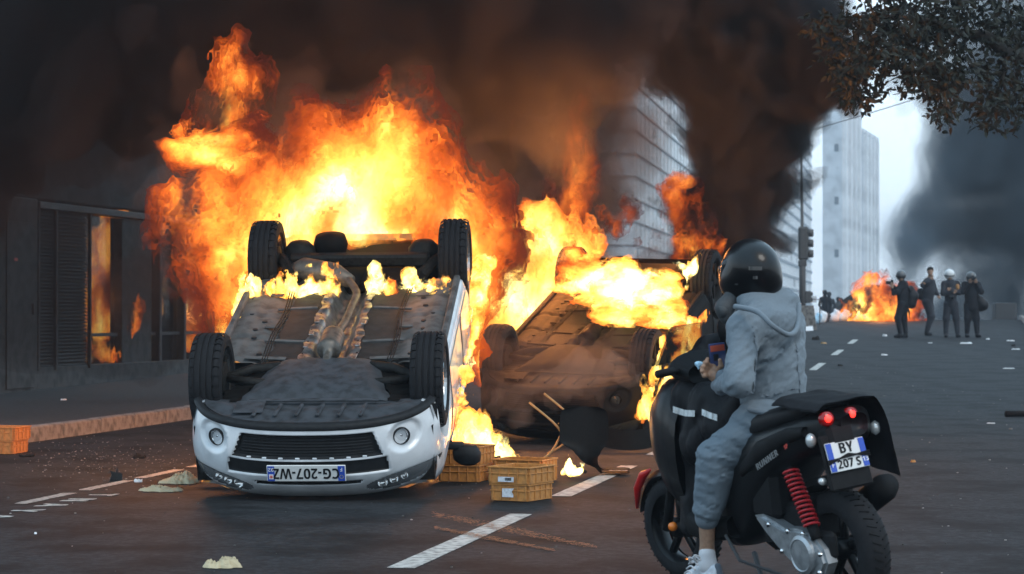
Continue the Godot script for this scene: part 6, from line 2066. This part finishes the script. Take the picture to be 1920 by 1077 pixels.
func fire_mat(key: String, gain: float, soft: bool) -> StandardMaterial3D:
	if M.has(key): return M[key]
	var m := StandardMaterial3D.new()
	m.resource_name = key
	m.shading_mode = BaseMaterial3D.SHADING_MODE_UNSHADED
	m.vertex_color_use_as_albedo = true
	m.albedo_color = Color(gain, gain, gain)
	if soft:
		m.transparency = BaseMaterial3D.TRANSPARENCY_ALPHA
		m.cull_mode = BaseMaterial3D.CULL_DISABLED
	M[key] = m
	return m
func fire(label: String, group: String, bones: Array, o: Dictionary) -> Node3D:
	var cell: float = o.get("cell", 0.03)
	var amp: float = o.get("amp", 0.25)
	var fr: float = o.get("freq", 0.9)
	var sd: int = o.get("seed", 3)
	var bend: Basis = o.get("bend", Basis.from_scale(Vector3(1.0, 0.7, 1.0)))
	var heat: float = o.get("heat", 0.62)
	var vary: float = o.get("vary", 0.75)
	var hot: Array = o.get("hot", [])
	var shells: int = o.get("shells", 5)
	var gain: float = o.get("gain", 1.1) * 1.28
	var fl := body(bones, cell, amp, o.get("join", 0.1), o.get("deep", 1.0))
	var nb := noise(fr, 5, sd, FastNoiseLite.TYPE_SIMPLEX, 0.35 / fr)
	var nt := noise(fr * 0.95, 6, sd + 5, FastNoiseLite.TYPE_SIMPLEX, 0.5 / fr)
	nt.fractal_gain = 0.55
	roughen(fl, nb, amp, bend, o.get("bias", 0.4))
	var base := Vector3.ZERO
	for b in bones: base += at(b[0], b[1], b[2]) / bones.size()
	var t := thing("fire", label, "fire", Vector3.ZERO, 0.0, group)
	t.position = Vector3(base.x, fl.o.y, base.z)
	var warm := func(p: Vector3) -> float:
		var q := bend * p
		var v := heat + vary * nt.get_noise_3dv(q)
		for h in hot: v += h[4] * clampf(1.0 - (p - at(h[0], h[1], h[2])).length() / (h[3] / F * h[2]), -0.6, 1.0)
		return v
	var step: float = o.get("step", 0.05) * amp / 0.25
	var in_: float = o.get("inward", 0.5)
	if o.get("core", true):
		var cc := func(p: Vector3, _n: Vector3) -> Color: return heat_colour(warm.call(p))
		var m := put("flame_core", fl.mesh(-step * (in_ * shells + 1.0), cc), fire_mat("fire_core_%.2f" % gain, gain, false), t)
		m.position = -t.position
	for k in shells:
		var fade: float = 1.0 - float(k) / shells
		var cs := func(p: Vector3, _n: Vector3) -> Color:
			var c := heat_colour(warm.call(p) - 0.07 * k - o.get("cool", 0.05))
			c.a = clampf((0.03 + 0.3 * fade + 0.9 * nb.get_noise_3d(p.x * 1.7 + 5.0, p.y * 1.1, p.z * 1.7)) * o.get("alpha", 1.0), 0.0, 0.75)
			return c
		var ms := fl.mesh(step * (k - in_ * shells), cs)
		if ms.get_surface_count() == 0: continue
		put("flame_skin", ms, fire_mat("fire_skin_%.2f" % gain, gain, true), t).position = -t.position
	for l in o.get("lights", []):
		var li := OmniLight3D.new()
		li.name = "flame_light"
		li.light_color = Color(1.0, 0.62, 0.32)
		li.light_energy = l[3] * 0.24
		li.light_size = l[4] if l.size() > 4 else 0.25
		li.omni_range = 40.0
		li.omni_attenuation = 2.0
		li.shadow_enabled = true
		t.add_child(li, true)
		li.position = at(l[0], l[1], l[2]) - t.position
	return t
func tongues(px0: float, py0: float, px1: float, py1: float, d: float, n: int, h: float, r: float, sd: int) -> Array:   # a row of upright flame tongues
	var out := []
	var g := RandomNumberGenerator.new()
	g.seed = sd
	for i in n:
		var t := (i + g.randf() * 0.8) / n
		var x := lerpf(px0, px1, t)
		var y := lerpf(py0, py1, t) + (g.randf() - 0.5) * 4.0
		var hh := h * (0.35 + 0.9 * g.randf())
		out.append([x, y, d, r * (0.7 + 0.6 * g.randf()), x + (g.randf() - 0.5) * hh * 0.8, y - hh, d + (g.randf() - 0.5) * 0.2, r * 0.12])
	return out
func build_fires() -> void:
	var D := 19.9
	fire("great yellow fireball billowing up behind the white overturned car", "", [[600, 405, D, 120], [700, 330, D, 98], [765, 272, D, 52], [560, 312, D, 68], [690, 460, D, 165], [560, 480, D, 125], [820, 420, D, 95], [890, 462, D, 42], [415, 450, D, 50], [375, 468, D, 26], [620, 560, D, 130], [815, 560, D, 42], [450, 540, D, 60]],
		{"cell": 0.032, "amp": 0.26, "freq": 0.85, "heat": 0.8, "vary": 0.4, "gain": 1.2, "shells": 9, "step": 0.052, "hot": [[670, 430, D - 0.6, 190, 0.26], [690, 300, D - 0.5, 90, 0.1], [360, 480, D, 120, -0.06]], "deep": 0.75, "lights": [[560, 600, 19.2, 1.5, 0.3], [940, 560, 19.6, 2.5, 0.25], [330, 560, 19.4, 13.0, 0.3], [620, 150, 22.6, 16.0, 0.4], [290, 340, 22.4, 5.0, 0.4], [890, 300, 22.6, 14.0, 0.4]]})
	fire("bright lobe of flame blown out to the left of the great fireball", "", [[360, 285, D, 30, 455, 270, D, 44], [350, 300, D, 26], [425, 300, D, 20]],
		{"cell": 0.02, "amp": 0.14, "freq": 1.4, "heat": 0.6, "vary": 0.5, "seed": 21, "gain": 1.2, "bend": Basis(Vector3.BACK, 0.3) * Basis.from_scale(Vector3(0.6, 1.2, 1.0)), "hot": [[410, 285, D - 0.2, 55, 0.34]]})
	fire("thin orange tongue of flame rising above the left lobe", "", [[420, 235, D, 34, 445, 150, D, 30], [445, 150, D, 26, 435, 95, D, 12]],
		{"cell": 0.022, "amp": 0.16, "freq": 1.2, "heat": 0.34, "vary": 0.5, "seed": 31, "core": false, "shells": 6, "alpha": 0.75, "step": 0.07, "bend": Basis.from_scale(Vector3(1.3, 0.45, 1.0))})
	var fl := tongues(450, 580, 628, 561, 18.12, 22, 52, 12, 4)
	fl.append([448, 600, 18.0, 7, 500, 552, 18.2, 12])
	fire("flames licking over the rear left of the white car's floor", "flames on the white car's floor", fl, {"cell": 0.012, "amp": 0.06, "freq": 4.0, "heat": 0.74, "vary": 0.6, "seed": 5, "shells": 3, "join": 0.02, "gain": 1.25, "lights": [[530, 520, 17.8, 0.25, 0.1]]})
	fl = tongues(690, 576, 842, 568, 18.12, 18, 58, 12, 9)
	fl.append_array([[700, 584, 18.0, 8, 735, 560, 18.15, 11], [735, 574, 18.05, 7, 800, 566, 18.15, 9]])
	fire("flames licking over the rear right of the white car's floor", "flames on the white car's floor", fl, {"cell": 0.012, "amp": 0.06, "freq": 4.0, "heat": 0.74, "vary": 0.6, "seed": 6, "shells": 3, "join": 0.02, "gain": 1.25, "lights": [[770, 530, 17.8, 0.25, 0.1]]})
	fl = tongues(630, 540, 660, 530, 18.5, 4, 24, 7, 19)
	fire("small flames beside the white car's exhaust pipe", "flames on the white car's floor", fl, {"cell": 0.012, "amp": 0.05, "freq": 4.0, "heat": 0.7, "vary": 0.6, "seed": 7, "shells": 2, "join": 0.02})
	fire("ragged ribbon of flame running up the white car's right flank", "", [[884, 640, 18.0, 5, 893, 560, 18.6, 12], [893, 560, 18.6, 12, 900, 500, 19.2, 18], [880, 660, 17.7, 3, 868, 740, 17.2, 5], [862, 760, 17.3, 8, 850, 800, 17.3, 10]], {"cell": 0.014, "amp": 0.08, "freq": 3.0, "heat": 0.68, "vary": 0.6, "seed": 8, "shells": 3, "join": 0.02, "gain": 1.2})
	fl = tongues(860, 860, 950, 855, 19.3, 8, 60, 20, 23)
	fl.append_array([[875, 820, 19.3, 22, 930, 835, 19.3, 18], [870, 770, 19.3, 12, 875, 820, 19.3, 20]])
	fire("fire burning on the road beside the white car, behind the crates", "", fl, {"cell": 0.014, "amp": 0.09, "freq": 2.4, "heat": 0.82, "vary": 0.5, "seed": 9, "shells": 3, "join": 0.03, "gain": 1.3, "lights": [[930, 800, 19.0, 1.8, 0.15], [860, 850, 18.4, 1.5, 0.1]]})
	D = 26.6
	fire("bright flames standing behind the dark overturned car's left side", "", [[1000, 520, D, 66], [955, 590, D, 64], [950, 500, D, 52], [985, 430, D, 44, 955, 500, D, 50], [935, 660, D, 40], [1040, 450, D, 34, 1000, 520, D, 50], [1080, 480, D, 30], [940, 640, D, 40], [1015, 600, D, 60]],
		{"cell": 0.03, "amp": 0.25, "freq": 1.1, "heat": 0.72, "vary": 0.5, "seed": 12, "gain": 1.2, "bend": Basis(Vector3.BACK, -0.5) * Basis.from_scale(Vector3(1.2, 0.6, 1.0)), "hot": [[990, 530, D - 0.3, 90, 0.3]], "lights": [[980, 640, 26.0, 5.0, 0.3], [1040, 440, 25.2, 48.0, 0.4], [1060, 270, 25.4, 15.0, 0.4]]})
	D = 24.2
	fl = [[1080, 520, D + 0.6, 28, 1150, 530, D + 0.3, 40], [1150, 530, D + 0.3, 42, 1230, 560, D, 40], [1230, 560, D, 38, 1275, 600, D - 0.3, 20], [1120, 580, D - 0.2, 16, 1200, 590, D - 0.4, 20], [1075, 500, D + 0.7, 14, 1068, 462, D + 0.8, 5]]
	for i in 9:
		var q := 1195.0 + i * 11.0
		fl.append([q, 585 + i * 2.0, D - 0.4, 9, q + 16, 626 + i * 1.5 - absf(i - 5.0) * 5.0, D - 0.55, 2.5])
	fire("sheet of yellow flame sliding over the dark car's underside", "", fl, {"cell": 0.018, "amp": 0.12, "freq": 2.0, "heat": 0.74, "vary": 0.5, "seed": 14, "shells": 4, "gain": 1.25, "join": 0.04, "bend": Basis(Vector3.BACK, 0.6) * Basis.from_scale(Vector3(0.5, 1.4, 1.0)), "hot": [[1170, 540, D, 90, 0.3]], "lights": [[1130, 600, 23.2, 0.4, 0.15], [1290, 640, 22.9, 1.0, 0.1]]})
	fire("streak of burning fuel pouring down the dark car's right side", "", [[1318, 590, 23.4, 4, 1290, 660, 23.2, 9], [1290, 660, 23.2, 8, 1255, 720, 22.9, 9], [1255, 720, 22.9, 9, 1222, 775, 22.6, 13], [1235, 690, 22.7, 4, 1212, 775, 22.4, 11], [1205, 770, 22.4, 9, 1245, 640, 22.9, 4], [1300, 600, 23.3, 7, 1262, 690, 22.9, 10], [1262, 690, 22.9, 10, 1228, 770, 22.5, 12]], {"cell": 0.015, "amp": 0.07, "freq": 2.6, "heat": 0.7, "vary": 0.5, "seed": 15, "shells": 3, "gain": 1.2, "join": 0.02, "bend": Basis(Vector3.BACK, 0.5) * Basis.from_scale(Vector3(1.8, 0.5, 1.0)), "lights": [[1190, 790, 21.8, 0.6, 0.1]]})
	fire("small flare clinging to the dark car's raised rear wheel", "", [[1293, 508, 24.9, 12], [1300, 495, 24.9, 7, 1308, 478, 24.9, 2], [1280, 500, 24.9, 6, 1268, 492, 24.9, 2], [1290, 520, 24.9, 6, 1286, 540, 24.9, 1.5]], {"cell": 0.014, "amp": 0.05, "freq": 3.0, "heat": 0.85, "vary": 0.5, "seed": 16, "shells": 3, "join": 0.02, "gain": 1.25})
	D = 27.2
	fire("orange lobes of flame in the smoke column above the dark car", "", [[1272, 360, D, 24, 1278, 405, D, 24], [1300, 455, D, 34, 1262, 450, D, 26], [1290, 480, D, 26], [1150, 420, D, 22, 1165, 400, D, 10]], {"cell": 0.026, "amp": 0.2, "freq": 1.5, "heat": 0.44, "vary": 0.5, "seed": 17, "core": false, "shells": 6, "alpha": 0.7, "gain": 0.95, "inward": 0.7, "step": 0.06, "lights": [[1260, 420, 26.2, 4.0, 0.2]]})
	fire("dim tongue of flame high in the brown smoke between the cars", "", [[1090, 330, D, 24, 1080, 210, D, 18], [1060, 420, D, 36, 1090, 330, D, 24]], {"cell": 0.03, "amp": 0.24, "freq": 1.1, "heat": 0.3, "vary": 0.4, "seed": 18, "core": false, "shells": 6, "alpha": 0.5, "step": 0.06, "bend": Basis.from_scale(Vector3(1.2, 0.5, 1.0))})
	fl = tongues(1056, 884, 1096, 882, 17.6, 7, 13, 4.5, 31)
	fl.append([1072, 880, 17.6, 5, 1066, 855, 17.6, 1.5])
	fire("little fire at the foot of the overturned black chair", "", fl, {"cell": 0.009, "amp": 0.03, "freq": 6.0, "heat": 0.86, "vary": 0.5, "seed": 19, "shells": 2, "join": 0.01, "gain": 1.3, "lights": [[1075, 860, 17.3, 0.25, 0.05]]})
	D = 80.0
	fl = [[1588, 602, D, 10, 1725, 603, D, 11], [1608, 585, D - 0.6, 20, 1612, 560, D - 0.6, 14], [1640, 588, D - 0.9, 22], [1670, 588, D - 0.8, 20], [1700, 585, D - 0.5, 22, 1712, 550, D - 0.4, 14], [1638, 550, D - 0.9, 12, 1642, 520, D - 0.8, 9], [1690, 560, D - 0.8, 20, 1672, 540, D - 0.6, 11]]
	fire("orange fire round the burnt-out car far down the road", "", fl, {"cell": 0.08, "amp": 0.4, "freq": 0.7, "heat": 0.42, "vary": 0.5, "seed": 41, "shells": 4, "join": 0.1, "gain": 1.15, "hot": [[1650, 606, D - 0.3, 70, 0.3]], "lights": [[1650, 590, 78.0, 10.0, 0.4]]})
	D = 36.6
	fire("fire seen through the shop window beside the louvred panel", "fires inside the shop", [[200, 590, D, 28, 190, 530, D, 26], [208, 520, D, 24, 200, 450, D, 20], [200, 450, D, 18, 208, 405, D, 10], [172, 560, D, 18], [170, 668, D - 0.3, 16, 205, 664, D - 0.3, 14], [222, 580, D, 20], [185, 600, D, 26, 212, 604, D, 24]], {"cell": 0.035, "amp": 0.22, "freq": 1.3, "heat": 0.5, "vary": 0.6, "seed": 43, "shells": 4, "bend": Basis.from_scale(Vector3(1.4, 0.5, 1.0)), "lights": [[195, 560, 36.0, 1.2, 0.15]]})
	fire("thin flame in the narrow shop window behind the pier", "fires inside the shop", [[291, 600, D + 2.0, 13, 292, 530, D + 2.0, 10]], {"cell": 0.03, "amp": 0.12, "freq": 1.8, "heat": 0.6, "vary": 0.5, "seed": 44, "shells": 3, "bend": Basis.from_scale(Vector3(1.4, 0.5, 1.0))})
	D = 41.5
	fire("broken flames in the last shop window, just left of the white car", "fires inside the shop", tongues(345, 628, 415, 620, D - 0.9, 10, 80, 17, 45), {"cell": 0.035, "amp": 0.16, "freq": 1.6, "heat": 0.45, "vary": 0.6, "seed": 46, "shells": 4, "lights": [[385, 590, 40.0, 1.5, 0.2]]})

# ---------- smoke: bodies of dark air
func smoke(called: String, label: String, group: String, bones: Array, o: Dictionary) -> void:
	var cell: float = o.get("cell", 0.09)
	var amp: float = o.get("amp", 0.5)
	var fl := body(bones, cell, amp, o.get("join", 0.3), o.get("deep", 1.0))
	var n := noise(o.get("freq", 0.4), 5, o.get("seed", 5), FastNoiseLite.TYPE_SIMPLEX, 0.3)
	roughen(fl, n, amp, o.get("bend", Basis.IDENTITY), o.get("bias", 0.6))
	var t := thing(called, label, "smoke", Vector3.ZERO, 0.0, group)
	t.position = fl.o + Vector3(fl.nx, 0, fl.nz) * fl.h * 0.5
	for l in o.get("layers", [[0.0, 1.0]]):
		var fog := FogMaterial.new()
		fog.density = l[1]
		fog.albedo = o.get("albedo", Color(0.4, 0.37, 0.36))
		var ms := fl.mesh(-l[0])
		if ms.get_surface_count() == 0: continue
		put("smoke_body", ms, fog, t).position = -t.position
	if o.get("over", false):        # unseen overhead part of the cloud, added to dim the sky light below
		var up := body([[-300, -1400, 16, 700, 1100, -1300, 17, 600], [-300, -1000, 21, 700, 900, -900, 22, 600], [300, -600, 30, 500, 1300, -500, 32, 420], [1500, -900, 20, 400, 1700, -500, 26, 260]], 0.4, 0.8, 0.8)
		roughen(up, n, 0.8, Basis.IDENTITY, 0.5)
		var fog2 := FogMaterial.new()
		fog2.density = 0.9
		fog2.albedo = o.get("albedo")
		put("smoke_body", up.mesh(), fog2, t).position = -t.position
func build_smoke() -> void:
	var D := 26.0
	smoke("smoke_cloud", "huge black smoke cloud filling the upper left above the fire", "", [[-120, 230, D, 260], [100, 130, D, 270], [380, 60, D, 300], [650, 10, D, 260], [900, 60, D, 260], [1120, 40, D, 190], [900, 240, D + 1, 170], [1050, 170, D + 1, 120], [290, 430, D - 2, 70, 330, 330, D - 2, 90], [250, 520, D, 60]],
		{"cell": 0.1, "amp": 0.55, "freq": 0.38, "layers": [[0.0, 0.8], [0.35, 3.0]], "albedo": Color(0.3, 0.29, 0.295), "deep": 0.9, "over": true})
	D = 28.0
	smoke("smoke_column", "thick black smoke column rising from the dark car past the lamp post", "", [[1335, 560, D, 80, 1352, 480, D, 92], [1352, 480, D, 92, 1372, 380, D, 98], [1370, 380, D, 95, 1400, 270, D, 105], [1400, 270, D, 105, 1400, 120, D, 150], [1400, 120, D, 150, 1300, 0, D, 160], [1500, 130, D, 90, 1545, 90, D, 70], [1490, 265, D, 34], [1560, 190, D - 1, 45, 1480, 60, D, 110]],
		{"cell": 0.055, "amp": 0.36, "freq": 0.85, "seed": 7, "layers": [[0.0, 3.0], [0.12, 6.0]], "albedo": Color(0.34, 0.345, 0.36)})
	smoke("smoke_column", "brown smoke pillar between the fireball and the pale office block", "", [[1090, 600, D + 5, 70, 1105, 400, D + 5, 78], [1105, 400, D + 5, 78, 1090, 180, D + 5, 95], [1090, 180, D + 5, 95, 1060, 0, D + 5, 130], [980, 500, D + 5, 110, 960, 200, D + 5, 130]],
		{"cell": 0.1, "amp": 0.3, "freq": 0.5, "seed": 23, "layers": [[0.0, 0.9], [0.2, 2.0]], "albedo": Color(0.5, 0.42, 0.38)})
	smoke("smoke_haze", "thin dark smoke hanging before the louvred building on the left", "", [[60, 560, 29.5, 170, 330, 540, 30.5, 150], [-60, 500, 29.5, 190], [200, 420, 30.0, 120]],
		{"cell": 0.14, "amp": 0.4, "freq": 0.4, "seed": 27, "layers": [[0.0, 0.42]], "albedo": Color(0.24, 0.22, 0.215)})
	smoke("smoke_haze", "thin brown smoke curling round the edge of the great fireball", "", [[560, 330, 20.9, 200, 760, 320, 20.9, 170], [420, 420, 20.9, 120, 350, 320, 20.9, 100], [860, 440, 20.9, 130, 930, 520, 21.0, 80], [440, 180, 21.0, 90]],
		{"cell": 0.07, "amp": 0.4, "freq": 0.7, "seed": 37, "layers": [[0.0, 0.45], [0.25, 0.5]], "albedo": Color(0.55, 0.47, 0.42), "deep": 0.8})
	smoke("smoke_haze", "brown smoke glowing orange in the firelight between the two cars", "", [[980, 560, D + 1, 120, 1060, 380, D + 1, 150], [1060, 380, D + 1, 150, 1150, 180, D + 1, 150], [1200, 520, D + 1, 110]],
		{"cell": 0.12, "amp": 0.5, "freq": 0.4, "seed": 9, "layers": [[0.0, 0.6], [0.3, 1.0]], "albedo": Color(0.72, 0.64, 0.58)})
	smoke("smoke_wisp", "pale smoke drifting over the road at the dark car's nose", "", [[920, 790, 21.0, 14, 985, 765, 21.0, 18], [1060, 720, 21.0, 30, 1150, 690, 21.4, 40], [960, 740, 21.0, 30, 1060, 700, 21.2, 30]],
		{"cell": 0.04, "amp": 0.16, "freq": 1.1, "seed": 13, "layers": [[0.0, 0.6]], "albedo": Color(0.9, 0.86, 0.82), "join": 0.1})
	smoke("smoke_haze", "thin smoke drifting before the pale glass office block", "", [[1235, 260, D + 4, 70, 1245, 430, D + 4, 70], [1210, 160, D + 4, 60]],
		{"cell": 0.1, "amp": 0.35, "freq": 0.6, "seed": 35, "layers": [[0.0, 0.2], [0.2, 0.2]], "albedo": Color(0.7, 0.66, 0.63)})
	smoke("smoke_haze", "orange lit haze veiling the dark car's nose and front wheels", "", [[930, 690, 20.6, 40, 1040, 690, 20.6, 70], [1040, 690, 20.6, 70, 1170, 680, 20.8, 60], [900, 620, 21.0, 50, 890, 740, 20.4, 30]],
		{"cell": 0.06, "amp": 0.25, "freq": 0.8, "seed": 33, "layers": [[0.0, 0.5]], "albedo": Color(0.62, 0.54, 0.48)})
	D = 92.0
	smoke("smoke_cloud", "slate grey smoke bank rising behind the photographers on the right", "", [[1700, 570, D - 8, 24, 1705, 490, D - 6, 36], [1705, 490, D - 6, 36, 1780, 420, D, 80], [1780, 420, D, 85, 1860, 300, D, 150], [1860, 300, D, 150, 1960, 220, D, 200], [1880, 530, D, 110, 1960, 420, D, 180], [1770, 560, D, 70], [1740, 585, D, 60, 1960, 580, D, 90], [1690, 455, D - 5, 40, 1640, 450, D - 4, 18], [1820, 180, D, 60, 1940, 100, D, 120]],
		{"cell": 0.25, "amp": 1.3, "freq": 0.2, "seed": 17, "layers": [[-0.2, 0.1], [0.3, 0.3], [0.9, 0.6], [1.8, 1.0]], "albedo": Color(0.44, 0.5, 0.55), "join": 1.0})
	smoke("smoke_wisp", "torn grey smoke hanging under the leaves in the bright gap", "", [[1690, 175, D, 34, 1790, 215, D, 50], [1690, 120, D, 60, 1630, 80, D, 70], [1800, 140, D, 90, 1900, 120, D, 120], [1740, 60, D, 80, 1880, 20, D, 110]],
		{"cell": 0.16, "amp": 0.9, "freq": 0.35, "seed": 19, "layers": [[0.0, 0.2], [0.4, 0.4]], "albedo": Color(0.5, 0.53, 0.56), "join": 0.6})
